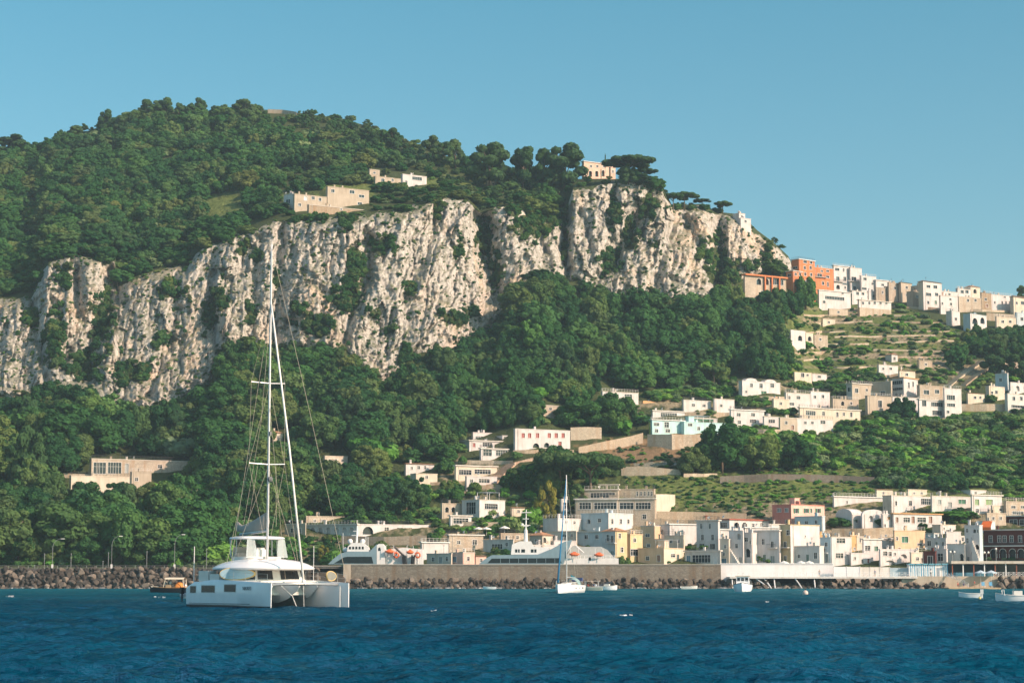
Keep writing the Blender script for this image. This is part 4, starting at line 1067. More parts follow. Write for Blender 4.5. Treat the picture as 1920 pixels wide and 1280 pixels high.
def red_hotel_extra(root, base, ex, ey, nL, nR, wL, wR, h, Mx):
    for zf in (.02, .55):
        q = MB(); q.box(-.2, wL+.2, -.9, -.003, -h+h*zf-.15, -h+h*zf+.12, 0, Mx); so = q.build('terrace_slab', TRIM, root)
        q = MB()
        for i in range(60): q.box(wL*i/60, wL*i/60+.06, -.86, -.80, -h+h*zf+.12, -h+h*zf+1.0, 0, Mx)
        q.box(0, wL, -.88, -.78, -h+h*zf+1.0, -h+h*zf+1.08, 0, Mx); q.build('railing', IRON, so)
    q = MB(); u = wL*.84
    q.quad(Mx @ Vector((u, -.1, 2.6)), Mx @ Vector((u+2.6, -.1, 2.6)), Mx @ Vector((u+2.8, -2.2, .9)), Mx @ Vector((u-.2, -2.2, .9)))
    q.quad(Mx @ Vector((u-.2, -2.2, .9)), Mx @ Vector((u+2.8, -2.2, .9)), Mx @ Vector((u+2.8, -2.25, .1)), Mx @ Vector((u-.2, -2.25, .1)))
    q.build('awning', paint((.75, .16, .03), .8), root, fix=False)
house('dark red hotel with white arches and balcony rails at the right edge of the harbour', K(1845,1955,1960,993,1058,'R',31,'ledge',W6('a',(1863,1880,1898,1914),1037,12,17)+[('w',x,1010,6,12,) for x in (1858,1874,1884,1897,1913)],extra=[red_hotel_extra]), K(1884,1955,1960,967,993,'R',31,'ledge',[('g',1900,979,14,10),('g',1916,979,8,10)],dy=3), name='hotel', cat='hotel')
# ---- second row
house('pink house with green shutters on the bank behind the harbour front', K(1448,1484,1546,946,990,'P',48,'flat',[('x',1461,956,7,7,'grey'),('x',1475,956,6,7,'grey'),('w',1476,977,7,5),('s',1493,957,5,9,'green'),('s',1512,957,5,8,'green'),('x',1521,957,4,8,'green'),('s',1534,957,5,8,'green')],cR='P2'))  # left wall coloured darker pink for its shade, right wall paler for sunlight
house('pale house in shade at the foot of the pink house', K(1490,1541,1547,968,990,'B2',34,'flat',[('w',1498,979,6,5),('w',1512,979,6,5),('w',1530,978,5,6)],dy=-6))
house('long white house with red trimmed terrace and two arches', K(1346,1368,1442,974,1000,'W',50,'redledge',[('g',1357,984,12,9),('a',1381,984,10,11),('a',1396,984,10,11),('w',1412,984,5,6),('w',1428,983,5,6)]), K(1440,1443,1472,983,1003,'W',62,'flat',[('w',1462,991,4,4)],dy=-2))
house('low bright white terrace block over the shaded white houses', K(1346,1349,1378,993,1014,'W',62,'white',(),dy=-6), K(1394,1397,1466,989,1006,'W',62,'white',[('w',1424,996,5,4)],dy=-4))
house('white house with barrel vaults and a green arched door', K(1567,1598,1618,964,992,'W',48,'vault',[('w',1606,976,4,6)],rise=1.7), K(1614,1617,1660,964,992,'W',62,'vaultr',[('a',1633,972,9,12,'green'),('w',1648,975,4,5)],rise=1.5), K(1561,1564,1656,931,960,'W',62,'white',[('w',1588,941,3,5)],dy=8), K(1652,1655,1676,964,990,'W',62,'flat',[('x',1667,971,6,6,'orange'),('d',1659,985,3,6,'black')],dy=-1))
house('white house with an orange tiled porch on brown doors', K(1673,1676,1766,963,988,'W',62,'orangeledge',[('d',1682,974,5,10,'brown'),('g',1700,974,12,9),('d',1712,974,6,13,'brown'),('g',1728,974,16,9),('d',1745,974,6,13,'brown')],dy=-2), K(1655,1672,1750,929,964,'W',52,'flat',[('w',1680,943,4,8),('w',1707,943,6,9),('g',1736,940,18,11)],cL='C',dy=2))
house('grey white long house with green window panels and roof posts', K(1745,1748,1823,930,962,'G',58,'flat',[('x',1762,941,6,9,'grey'),('x',1781,946,7,10,'grey'),('x',1804,940,14,8,'green'),('w',1803,956,4,5)]))
house('white house with sage green shutters at the right end of the second row', K(1820,1823,1879,928,964,'W',58,'ledge',[('x',1832,941,8,11,'sage'),('x',1855,941,13,10,'sage'),('w',1832,957,6,7),('w',1861,956,6,5)]), K(1818,1820,1849,919,930,'W',58,'flat',[('w',1829,924,4,5)],dy=4))
house('tan flat roofed house above the dark red hotel', K(1882,1887,1940,940,966,'T2',56,'flat',[('w',1900,950,8,5),('w',1918,950,8,5),('g',1908,961,20,6)]))
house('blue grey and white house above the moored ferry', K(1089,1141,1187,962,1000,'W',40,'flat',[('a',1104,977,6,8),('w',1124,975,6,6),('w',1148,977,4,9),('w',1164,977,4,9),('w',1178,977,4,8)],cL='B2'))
house('low white house with a long blank wall left of the blue grey house', K(1018,1046,1090,972,1000,'W',48,'flat',[('w',1077,979,4,5),('w',1062,978,4,5)]))
house('row of small blue grey rooms above the ferry deck', K(1082,1132,1136,997,1020,'B2',34,'ledge',[('w',1099,1006,6,7),('w',1119,1006,6,7)],dy=-3), K(1024,1080,1082,996,1016,'C',34,'flat',[('w',1038,1005,5,5),('w',1058,1004,8,5),('w',1072,1003,5,5)],dy=-3))
house('white and yellow corner house with a curved balcony', K(1129,1154,1176,995,1058,'W',46,'tile',[('w',1140,1008,5,12),('b',1148,1010,5,13),('d',1148,1040,6,15,'grey'),('w',1136,1038,5,10),('w',1162,1004,4,9),('w',1166,1030,5,9)],cR='Y',rise=1.0))
house('yellow house half hidden right of the curved balcony house', K(1172,1182,1205,1002,1058,'Y',46,'flat',[('w',1190,1012,5,7),('g',1188,1035,18,12)],cL='C2',dy=4))
house('cream house with one arched window behind the ferry mast', K(993,1017,1037,1003,1042,'T2',40,'tile',[('a',1021,1012,6,10),('w',1005,1014,5,7)],cR='C',dy=2))
house('long low hotel of stepped floors with walls of glass', K(1080,1158,1230,936,980,'T2',14,'ledge',[('g',1097,948,22,12),('g',1135,948,42,12)]+W6('g',(1184,1214),947,26,12)), K(1078,1228,1231,935,980,'T2',12,'ledge',[('g',1097,948,24,12),('g',1137,948,42,12),('g',1175,948,26,12),('g',1206,948,28,12)]+W6('w',(1092,1120,1150,1180,1208),968,7,8),dy=-1.5), K(1096,1159,1161,918,937,'T2',12,'ledge',[('g',1130,928,46,9)],dy=4), K(1116,1159,1160,909,919,'T2',12,'ledge',[('g',1137,914,38,5)],dy=7), K(1159,1226,1229,917,936,'T2',12,'flat',W6('w',(1195,1202,1209,1216,1222),925,3,8),dy=3), name='hotel', cat='hotel')
house('white house with a grey glazed side on the slope above the quay', K(866,899,947,937,975,'W',44,'flat',[('g',883,952,18,22),('g',921,949,24,10),('w',932,963,6,6)],cL='G'))
house('long white villa with a row of arches on the quay terrace', K(573,669,671,983,1006,'G',34,'ledge',W6('a',(586,601,616,631,646,660),995,9,14)), K(668,671,806,983,1004,'W',62,'flat',[('a',690,994,20,15),('w',725,992,8,8),('g',750,993,12,8),('w',770,993,6,8),('d',793,993,10,10,'white')]), K(534,572,574,982,1010,'T2',34,'flat',[('w',548,994,7,8),('w',562,994,5,8)],dy=1), K(571,574,645,968,985,'T2',60,'flat',[('w',590,976,4,5),('w',605,976,4,5),('w',633,975,5,5)],cR='W',dy=4), name='villa', cat='villa')
house('blank white cube house between the ferries', K(788,791,841,1017,1046,'W',62,'white',()), K(800,846,848,1038,1059,'C',34,'flat',[('w',812,1048,5,7),('d',826,1049,6,11,'grey'),('w',838,1047,5,7)],dy=-3))
house('pale pink kiosk house with a blue shutter by the ferry bow', K(845,868,890,1036,1059,'P2',40,'flat',[('x',852,1048,7,10,'blue'),('w',878,1047,5,7)],dy=-4))
house('long tan quay building under the parasols', K(838,842,906,1003,1032,'T2',60,'ledge',[('w',860,1016,6,6),('w',890,1016,8,9)]), K(906,962,964,1012,1034,'G',34,'flat',[('g',932,1024,20,9),('w',950,1020,5,6)],dy=-2))
# ---- the slope
house('white modern villa of three stepped storeys', K(899,902,953,841,860,'W',62,'ledge',[('g',914,848,16,12),('g',941,849,22,10)],dy=-1), K(878,880,964,826,843,'W',62,'ledge',[('x',889,834,5,8,'red'),('g',914,833,18,7),('g',946,834,20,8)]), K(884,887,942,811,828,'W',62,'flat',[('g',899,820,14,5),('g',922,819,18,6)],dy=4), K(940,942,956,817,828,'W',62,'flat',[('w',947,821,5,5)],dy=4), name='villa', cat='villa')
house('long white house with six red shuttered windows', K(963,966,1069,804,842,'W',62,'flat',W6('x',(981,993,1008,1030,1043,1056),816,6,9,'red')+[('a',1005,835,12,9),('a',1025,834,10,9),('d',1050,833,6,11,'red')]))
house('cream restaurant with glazed verandas below the modern villa', K(852,855,932,873,898,'C',62,'ledge',[('g',872,885,24,9),('g',905,884,30,8)]), K(872,875,932,893,908,'W',62,'flat',[('g',908,901,20,7),('w',884,901,6,6)],dy=-4))
house('small white house with a tiled roof among the trees left of the restaurant', K(758,761,814,869,888,'W',62,'tile',[('w',785,876,5,6),('w',797,876,4,6),('w',772,877,4,5)]), K(778,780,820,888,903,'C',62,'flat',[('w',800,894,5,5)],dy=-4))
house('small low white house at the edge of the dark wood', K(1127,1130,1197,734,758,'W',62,'flat',[('x',1138,743,6,8,'green'),('g',1155,743,10,9),('g',1178,743,14,8)]))
house('turquoise house with a tan roofed annex', K(1220,1223,1283,787,814,'B',62,'white',[('w',1231,795,10,5),('g',1250,796,8,10),('w',1231,807,6,6),('w',1252,807,8,6)]), K(1281,1283,1360,791,813,'B',62,'flat',[('w',1294,796,8,5),('w',1310,803,5,6),('x',1330,803,12,6,'white')]), K(1221,1224,1284,770,788,'W',62,'ledge',[('g',1254,778,30,8)],dy=4), K(1203,1206,1292,756,772,'T2',62,'orange',[('w',1240,765,6,4)],dy=12,rise=1.0), K(1292,1295,1345,783,793,'G',62,'flat',[('x',1318,787,40,5,'green')],dy=3))
house('flat white sheds above the turquoise house', K(1279,1282,1333,750,772,'G',60,'flat',[('w',1300,759,6,5),('w',1320,760,6,5)]), K(1337,1340,1377,748,772,'W',60,'flat',[('w',1352,760,5,5)]))
house('white cube house with four windows right of the turquoise house', K(1368,1371,1433,768,804,'W',62,'white',[('w',1385,777,7,6),('w',1412,777,7,6),('w',1386,791,6,6),('g',1412,789,12,6)]), K(1430,1433,1461,781,800,'W',62,'flat',[('g',1447,789,12,6)],dy=1))
def gables(root, base, ex, ey, nL, nR, wL, wR, h, Mx):
    for c in (.24, .74):
        q = MB(); n = 8; pts = [(wR*c+wR*.16*math.cos(PI*i/n), 1.25*math.sin(PI*i/n)) for i in range(n+1)]
        A_ = [Mx @ Vector((-.06, y, z)) for y, z in pts]; B_ = [Mx @ Vector((2.5, y, z)) for y, z in pts]; q.loft([A_, B_]); q.build('gable', plaster(CW['W']), root)
house('white villa with two rounded gables at the top of the gardens', K(1385,1392,1463,714,744,'W',58,'flat',[('w',1409,722,5,7),('w',1427,723,6,8),('w',1448,722,7,8),('w',1399,734,4,4),('x',1432,736,10,6,'green')],extra=[gables]), name='villa', cat='villa')
house('white two part house below the rounded gable villa', K(1471,1474,1520,736,765,'G',58,'flat',[('w',1480,745,4,6),('w',1497,745,7,6),('g',1483,757,12,5)]), K(1518,1521,1556,734,764,'W',58,'flat',[('w',1543,743,5,6),('w',1528,744,5,5)],dy=-1))
house('cream two storey house with a long upper gallery', K(1497,1500,1613,764,792,'C',60,'ledge',[('g',1520,774,18,8),('w',1544,775,5,7),('d',1570,777,4,9,'black'),('d',1596,777,4,9,'black'),('w',1582,776,4,6)],dy=2), K(1491,1494,1562,784,810,'W',60,'flat',[('w',1510,792,5,5),('w',1523,792,5,5),('g',1543,791,9,6)]))
house('tall white tower house with dark balconies and an orange eave', K(1672,1695,1721,708,748,'W',44,'orangeledge',[('g',1683,717,19,7),('g',1683,729,19,5),('w',1680,739,4,4),('w',1688,739,4,4),('w',1704,722,3,11),('w',1712,720,3,9)]), K(1671,1674,1722,744,770,'W',62,'flat',[('g',1708,754,14,8),('w',1681,753,4,5)],dy=-4))
house('beige house with a flat terrace left of the white tower house', K(1587,1598,1638,719,748,'T2',56,'ledge',[('g',1592,730,6,8),('w',1606,732,6,8),('w',1625,731,4,5)],cL='W'), K(1636,1671,1673,715,748,'T2',36,'flat',[('w',1655,737,8,7)],dy=-1))
house('plain beige house with one tall window in front of the white tower house', K(1622,1627,1674,742,772,'T2',60,'flat',[('w',1650,757,7,13)],dy=-7), K(1558,1562,1610,748,768,'T2',60,'flat',[('a',1580,756,6,8),('w',1596,756,4,5)],dy=-6))
house('white villa with stacked glazed balconies right of the tower house', K(1721,1724,1772,749,783,'W',60,'ledge',[('g',1733,756,8,11),('g',1757,758,22,8),('g',1757,774,18,9)],dy=-4), K(1719,1725,1773,722,752,'T2',60,'flat',[('w',1737,735,10,8),('w',1757,734,8,7)]), K(1769,1772,1803,728,783,'W',60,'flat',[('g',1783,745,15,9),('g',1783,759,15,6),('w',1777,772,5,5)],dy=-2), name='villa', cat='villa')
house('small white ruin like house alone on the upper terraces', K(1474,1483,1510,618,644,'W',54,'none',[('a',1500,634,8,10),('w',1478,630,3,5)]), K(1508,1511,1525,624,644,'C',56,'none',[('a',1518,635,7,9)],dy=.5))
house('white house with two tall arches at the top right of the terraces', K(1806,1820,1850,588,622,'W',46,'flat',[('a',1828,602,10,12),('a',1842,601,8,12),('w',1827,614,8,4)],cL='B2'), K(1774,1785,1800,583,612,'W',46,'flat',[('w',1792,598,4,5)],cL='G',dy=3))  # left walls coloured blue grey and grey for their shade
house('small white terrace house in the middle of the lower terraces', K(1645,1648,1684,684,702,'W',60,'flat',[('w',1656,691,4,4),('w',1670,691,5,4)]))
house('tiny white gabled hut on the terraces', K(1670,1672,1683,664,677,'W',60,'tile',[('d',1677,672,4,6,'black')]), name='hut', cat='hut')
house('grey white house at the right edge beside the stepped lane', K(1884,1890,1940,738,772,'G',52,'flat',[('w',1901,747,5,7),('w',1915,747,5,7),('g',1908,762,24,5)]))
house('cream cottage with a pole left of the grey white right edge house', K(1848,1855,1884,724,750,'C',52,'flat',[('w',1868,735,5,6),('w',1860,736,4,5)]))
house('tan roofed cottage high on the right edge above the stepped lane', K(1876,1881,1940,676,700,'T2',56,'tile',[('w',1898,690,6,6),('w',1914,690,6,6)]))
house('low ruined white house on the left of the terraces', K(1487,1490,1522,697,712,'C',60,'none',[('d',1505,703,6,8,'black'),('w',1514,703,4,4)]), K(1520,1523,1550,701,713,'W',60,'flat',[('w',1536,706,6,4)],dy=1))
house('beige concrete garage house with two dark wide openings in the harbour wood', K(168,171,354,860,896,'T2',62,'flat',[('a',0,0,1,1)][:0]+[('g',187,877,23,21),('g',215,877,25,21),('d',238,878,6,18,'grey'),('w',300,874,8,6)]), K(244,247,284,885,906,'T2',62,'flat',[('w',256,898,6,6)],dy=-6), K(130,133,246,892,918,'C',62,'flat',(),dy=-7))
house('small peach house corner in the wood behind the catamaran mast', K(510,512,530,811,830,'C',58,'tile',[('w',522,820,5,6)]))
house('low cream house in the wood right of the catamaran forestay', K(606,609,652,855,872,'C',60,'flat',W6('w',(618,630,642),863,4,5)))
# ---- top of the wall
house('pink villa with white cornice on the cliff edge', K(1091,1095,1143,303,336,'P3',60,'white',[('a',1107,326,6,11),('a',1119,326,6,11),('a',1131,325,5,12),('w',1108,312,4,4),('w',1120,312,4,4),('w',1132,312,4,4)]), K(1142,1145,1154,314,336,'P3',60,'flat',[('w',1149,322,3,5)],dy=1), name='villa', cat='villa')
house('stone farmhouse of two blocks on the brow of the rock wall', K(532,551,553,364,390,'W',36,'flat',[('w',540,378,8,8)],dy=1), K(549,552,613,364,396,'T2',60,'flat',[('x',573,372,6,8,'white'),('w',587,371,6,6),('w',600,374,5,6),('w',562,384,5,5)]), K(611,614,692,350,390,'T2',60,'flat',[('w',624,358,6,6),('w',660,360,9,6),('w',678,368,10,5),('w',675,382,8,5)],dy=1), K(576,579,692,384,402,'T',60,'flat',[('w',640,392,4,4)],dy=-3))
house('long low stone house with a white end block above the farmhouse', K(701,704,756,331,346,'T2',60,'flat',[('w',718,338,6,6),('w',736,337,4,6)]), K(752,755,800,327,350,'W',60,'flat',[('g',782,335,18,6),('w',762,342,4,6)]))
house('small white house on the tip of the rock wall beside the lone pine', K(1374,1386,1397,400,416,'W',50,'flat',[('w',1391,406,3,4)]), K(1386,1389,1408,409,424,'W',58,'flat',[('w',1398,415,4,4)],dy=1))
house('stone hut on the brow left of the clifftop pines', K(911,914,939,339,352,'T2',60,'flat',[('w',925,345,4,4)]), name='hut', cat='hut')
# ---- hill town on the skyline
house('tall red orange hotel tower at the foot of the rock wall', K(1484,1499,1528,486,552,'O',50,'white',[('w',1510,491,6,5),('w',1521,492,5,5),('w',1509,502,4,6),('w',1520,502,4,6),('w',1510,514,4,6),('w',1521,515,4,6),('w',1512,528,4,6),('w',1491,502,8,4)]), K(1474,1487,1504,508,542,'O',50,'ledge',[('w',1492,514,4,5),('w',1500,514,4,5),('w',1498,526,4,5),('w',1480,516,6,5)],dy=-4), K(1525,1528,1563,501,548,'O',58,'flat',[('w',1541,508,4,4),('w',1552,508,5,4),('b',1537,516,8,6),('w',1552,519,6,4),('w',1543,531,4,6),('w',1552,533,3,8)],dy=2), name='hotel', cat='hotel')
def colonnade(root, base, ex, ey, nL, nR, wL, wR, h, Mx):
    q = MB(); q.box(-1.0, 2.0, -.3, wR+.3, .26, .9, 0, Mx); q.build('canopy', plaster(CW['O']), root)
    for c in (.45, .62, .80): 
        q = MB(); q.box(-.95, -.35, wR*c, wR*c+.6, -h+.2, .255, 0, Mx); q.build('pillar', plaster(CW['O']), root)
house('red colonnade terrace under the rock wall left of the hotel tower', K(1394,1397,1474,517,558,'T2',60,'flat',[('a',1423,528,9,12),('a',1437,528,9,12),('g',1456,529,26,10),('w',1430,548,7,5),('w',1450,549,7,4)],extra=[colonnade]), name='terrace_building', cat='building')
house('white four storey house next to the red orange hotel', K(1561,1564,1594,498,548,'W',60,'white',[('w',1570,505,8,5),('w',1582,506,3,6),('b',1571,523,6,9),('w',1584,523,5,8),('a',1571,538,7,8),('w',1584,539,3,5)]), K(1592,1595,1616,502,548,'W',60,'flat',[('b',1601,523,9,8),('w',1602,540,5,7)],dy=1.5))
house('white house with a strip of green windows below the four storey house', K(1533,1536,1595,544,576,'W',60,'white',[('g',1565,559,36,6),('w',1545,566,5,5),('w',1580,550,4,3)]))
house('small white house with two square windows in the hill town', K(1593,1598,1627,545,570,'W',52,'flat',[('w',1608,550,5,6),('w',1618,550,5,6)],cL='C'))
house('low white house with five windows on a tan base', K(1608,1611,1671,562,584,'W',60,'ledge',W6('w',(1618,1630,1640,1651,1662),568,4,5)), K(1608,1612,1671,576,590,'T2',60,'none',(),dy=-3))
house('white stepped house on the town skyline', K(1612,1615,1643,517,552,'W',60,'flat',[('w',1622,523,6,5),('w',1636,532,4,4),('w',1620,541,9,4)]), K(1640,1643,1671,525,552,'W',60,'white',[('w',1655,534,5,4)],dy=2))
house('long tan house under the white stepped house', K(1640,1643,1691,539,566,'T2',60,'flat',[('w',1655,548,3,5),('w',1668,549,3,5),('w',1680,550,3,5)],dy=-2))
house('tan tower house with a tiled cap on the skyline', K(1685,1690,1710,529,566,'T2',52,'dark',[('w',1700,539,4,5),('w',1700,553,4,5)]))
house('tan house with a shaded front left of the cream skyline block', K(1708,1731,1733,535,570,'T2',38,'flat',[('w',1716,543,6,6),('w',1719,557,8,7)]))
house('cream four square block highest in the middle of the town skyline', K(1722,1732,1766,527,580,'C',54,'dark',[('w',1741,537,7,5),('w',1754,538,7,6),('g',1741,552,10,6),('w',1756,552,6,6),('d',1754,567,4,7,'green'),('w',1740,567,4,6)],cR='W',rise=.7))
house('pale pink house below the cream skyline block', K(1761,1764,1796,554,586,'P2',60,'flat',[('w',1782,561,4,4),('w',1783,570,4,5),('w',1767,569,3,5)],cR='W',dy=-2))
house('white and tan house with a green arcade on the skyline', K(1792,1796,1820,541,560,'W',56,'flat',[('w',1804,547,6,6),('w',1813,547,6,6)]), K(1818,1820,1838,537,560,'C',56,'tile',[('a',1828,546,6,8)],dy=3), K(1795,1798,1840,556,582,'T2',60,'flat',[('w',1815,563,4,5),('w',1829,563,4,5)],dy=-3))
house('plain tan house between two white skyline houses', K(1838,1841,1859,549,580,'T',58,'flat',[('w',1848,561,4,5),('d',1850,573,4,6,'brown')],dy=-1))
house('long white house with four small windows at the right of the town', K(1856,1859,1899,552,580,'W',60,'flat',W6('w',(1865,1879,1886,1893),567,3,5)+[('w',1884,557,4,3)]))
house('tan and grey house at the far right end of the skyline', K(1894,1901,1940,556,588,'C',52,'dark',[('w',1906,568,4,5),('w',1917,568,6,6)],rise=.8))

# ---- smaller houses in between
for lab, xL, xC, xR, yt, yb, c, a, rf, wins in (
 ('tan arcade house left of the white house with grey glazing', 826, 829, 866, 944, 968, 'T2', 60, 'flat', [('a',838,955,7,10),('a',850,955,7,10)]),
 ('low white terrace room with columns below the grey glazed house', 842, 845, 884, 967, 986, 'W', 60, 'ledge', [('g',864,976,28,10)]),
 ('small cream hut right of the white house with grey glazing', 957, 960, 984, 951, 966, 'C', 60, 'tile', [('w',972,958,5,5)]),
 ('grey glazed annex left of the long glass hotel', 1050, 1053, 1081, 936, 962, 'G', 40, 'flat', [('g',1066,948,20,12)]),
 ('beige house in shade under the blank white block', 1246, 1282, 1284, 1004, 1032, 'C', 34, 'flat', [('w',1258,1014,5,6),('w',1272,1014,5,6)]),
 ('white room over the stern of the long low ferry', 1036, 1039, 1080, 1014, 1034, 'W', 60, 'flat', [('w',1050,1022,5,6),('w',1066,1022,5,6)]),
 ('cream roof room left above the white porch house', 1641, 1644, 1674, 917, 931, 'C', 60, 'tile', [('w',1656,924,4,4)]),
 ('cream roof room with a chimney above the white porch house', 1700, 1703, 1738, 918, 931, 'C', 60, 'flat', [('w',1714,924,4,4),('w',1728,924,4,4)]),
 ('tan house stepping down above the corner tower house', 1848, 1851, 1886, 962, 985, 'T2', 58, 'flat', [('w',1862,971,5,5),('w',1876,971,5,5)]),
 ('small cream house over the hotel top terrace', 1858, 1861, 1890, 948, 964, 'C', 58, 'flat', [('w',1876,955,5,5)]),
 ('tiny tan house among trees at the wood edge left of the round dark tree', 1016, 1019, 1048, 760, 773, 'T2', 60, 'flat', [('w',1032,766,5,5)]),
 ('tiny cream house with a tiled roof right of the round dark tree', 1070, 1073, 1100, 764, 778, 'C', 60, 'tile', [('w',1086,770,5,5)]),
 ('tan house squeezed left of the cream two storey house', 1460, 1463, 1495, 783, 810, 'T2', 60, 'flat', [('w',1474,792,5,6),('d',1486,801,5,9,'brown')]),
 ('low cream house behind the white two part house', 1448, 1451, 1480, 748, 768, 'C', 60, 'flat', [('w',1464,756,5,5)]),
 ('cream house between the terrace house and the white tower house', 1684, 1687, 1716, 694, 710, 'C', 60, 'tile', [('w',1700,702,5,5)]),
 ('small white house with an arch at the right edge below the tan cottage', 1892, 1895, 1940, 717, 738, 'W', 56, 'flat', [('a',1908,728,7,10),('w',1922,726,5,5)]),
 ('pale grey house in shade beside the dark pine at the right edge', 1866, 1889, 1891, 700, 730, 'B2', 36, 'flat', [('w',1876,712,5,6)]),
 ('cream house under the wall at the right of the town', 1866, 1869, 1908, 594, 616, 'C', 60, 'flat', [('w',1880,603,5,5),('w',1894,603,5,5)]),
 ('blue grey house at the far right below the skyline', 1903, 1907, 1940, 586, 616, 'B2', 50, 'flat', [('w',1916,598,5,6)]),
 ('tan house filling the skyline right of the tan tower house', 1700, 1712, 1735, 546, 574, 'T2', 50, 'flat', [('w',1720,556,5,5)]),
 ('white house front below the white stepped skyline house', 1626, 1629, 1648, 546, 566, 'W', 60, 'flat', [('w',1638,555,4,5)]),
 ('low tan house at the foot of the white house with green window strip', 1552, 1555, 1590, 578, 592, 'T2', 60, 'none', [('w',1572,585,4,4)]),
 ('small white house above the lone ruin like house', 1540, 1543, 1566, 598, 610, 'C', 60, 'flat', [('w',1554,604,4,4)]),
 ('low white house beside the small white ruin like house', 1524, 1527, 1552, 628, 646, 'T2', 60, 'flat', [('w',1538,636,4,4)]),
 ('small tan house left of the long lane wall', 1720, 1723, 1748, 676, 690, 'T2', 60, 'flat', [('w',1736,683,4,4)]),
 ('cream house below the gate of the stepped lane', 1812, 1815, 1846, 736, 756, 'C', 58, 'tile', [('w',1828,745,5,5),('w',1838,745,4,5)]),
 ('small white house on the brow between farmhouse and long stone house', 690, 693, 712, 318, 330, 'T2', 60, 'flat', [('w',702,324,4,4)]),
 ('tan house left of the narrow row above the ferry deck', 936, 939, 984, 1000, 1016, 'T2', 60, 'flat', [('w',952,1007,5,6),('w',970,1007,5,6)]),
 ('white house front behind the ferry bridge', 996, 999, 1040, 1022, 1040, 'W', 60, 'flat', [('w',1012,1030,5,6),('w',1028,1030,5,6)]),
 ('small tan house closing the skyline gap left of the tan tower house', 1664, 1667, 1690, 530, 566, 'T2', 60, 'flat', [('w',1678,540,4,5)]),
 ('low white house closing the skyline between cream block and arcade house', 1764, 1767, 1800, 546, 562, 'W', 60, 'flat', [('w',1780,552,4,4)]),
 ('little peach house right of the kiosk house', 889, 892, 912, 1042, 1060, 'P2', 56, 'tile', [('w',902,1050,5,6)])):
    house(lab, K(xL, xC, xR, yt, yb, c, a, rf, wins))
# ---- walls and lanes
def wall_line(label, pts, mat, name='garden_wall', cat='wall', th=0.6, group=None, dy=-.6, foot=2.5, Y=None, clear=True):
    """pts: photo (x, top row, foot row)"""
    P0 = []
    for (x, yt, yb) in pts:
        d = (Y or float(depth(np.array([x]), np.array([yb]))[0]))+dy; P0.append((P(x, yb, d), P(x, yt, d).z))
        
    for (a, b_) in (zip(pts[:-1], pts[1:]) if clear else ()): clear_rect(min(a[0], b_[0]), max(a[1], b_[1])-1, max(a[0], b_[0]), max(min(a[2], b_[2])-1, max(a[1], b_[1])))
    O = P0[0][0]; q = MB(); up = Vector((0, th, 0))
    secs = [[p+Vector((0, 0, -foot))-O, p+up+Vector((0, 0, -foot))-O, Vector((p.x, p.y+th, zt))-O, Vector((p.x, p.y, zt))-O] for p, zt in P0]
    q.loft(secs); o = q.build(name, mat, None); o.location = O; tag(o, label, cat, group); return o
ST1 = stone((0.46, 0.38, 0.28)); ST2 = stone((0.34, 0.30, 0.24)); ST3 = stone((0.54, 0.46, 0.35))
wall_line('pale stone retaining wall above the bright green bank behind the glass hotel', [(1165,875,890),(1200,874,890),(1240,877,889),(1276,880,889)], ST3, 'retaining_wall')
wall_line('long grey road wall in part shade above the vineyard', [(1350,893,905),(1395,890,903),(1440,888,902),(1520,889,902),(1580,891,903),(1640,894,904)], stone((0.20, 0.18, 0.15)), 'retaining_wall', clear=False)  # stone colour darkened to carry the part shade on this wall
wall_line('stone bank wall below the vineyard and above the harbour roofs', [(1232,958,978),(1300,959,974),(1400,962,976)], ST1, 'retaining_wall')
wall_line('lit triangular end wall of the glass hotel', [(1230,926,975),(1248,926,966),(1266,927,944)], plaster(CW['C']), 'retaining_wall', th=2)
wall_line('sloping stone wall along the path up to the turquoise house', [(1085,838,850),(1130,828,842),(1180,818,834),(1206,811,830)], ST1)
wall_line('stone wall holding up the turquoise house', [(1214,814,836),(1260,814,842),(1330,814,834)], ST3, 'retaining_wall')
wall_line('stone wall right of the red shuttered house', [(1070,801,824),(1100,800,823),(1128,801,822)], ST3)
wall_line('grey wall line through the wood left of the modern villa', [(690,842,847),(760,838,844),(820,834,841),(878,831,840)], ST2, clear=False)
wall_line('terrace wall under the white arcade villa', [(640,1004,1018),(720,1006,1022),(800,1003,1020)], ST2, 'retaining_wall')
wall_line('parapet of the garage house drive', [(118,886,894),(150,888,896),(200,889,896),(244,886,896)], ST3, 'parapet')
wall_line('stone wall under the row of parasols above the quay building', [(838,1000,1012),(880,1000,1012),(905,1002,1012)], ST3, 'retaining_wall')
wall_line('tan wall under the vaulted white house and porch house', [(1560,990,1012),(1620,990,1012),(1676,988,1004)], ST1, 'retaining_wall')
wall_line('stone wall between the long white red trimmed house and the glass hotel', [(1226,972,992),(1290,974,992),(1345,976,996)], ST1, 'retaining_wall')
wall_line('wall ending the orchard at the right edge of the white terraced villa', [(1803,757,770),(1850,757,770),(1890,757,770)], ST3)
wall_line('cream wall on the skyline under the town houses', [(1850,586,600),(1880,588,602),(1906,590,604)], ST3, 'retaining_wall')
wall_line('old wall on the bare summit shoulder', [(502,205,212),(530,206,213),(556,210,217)], ST3)
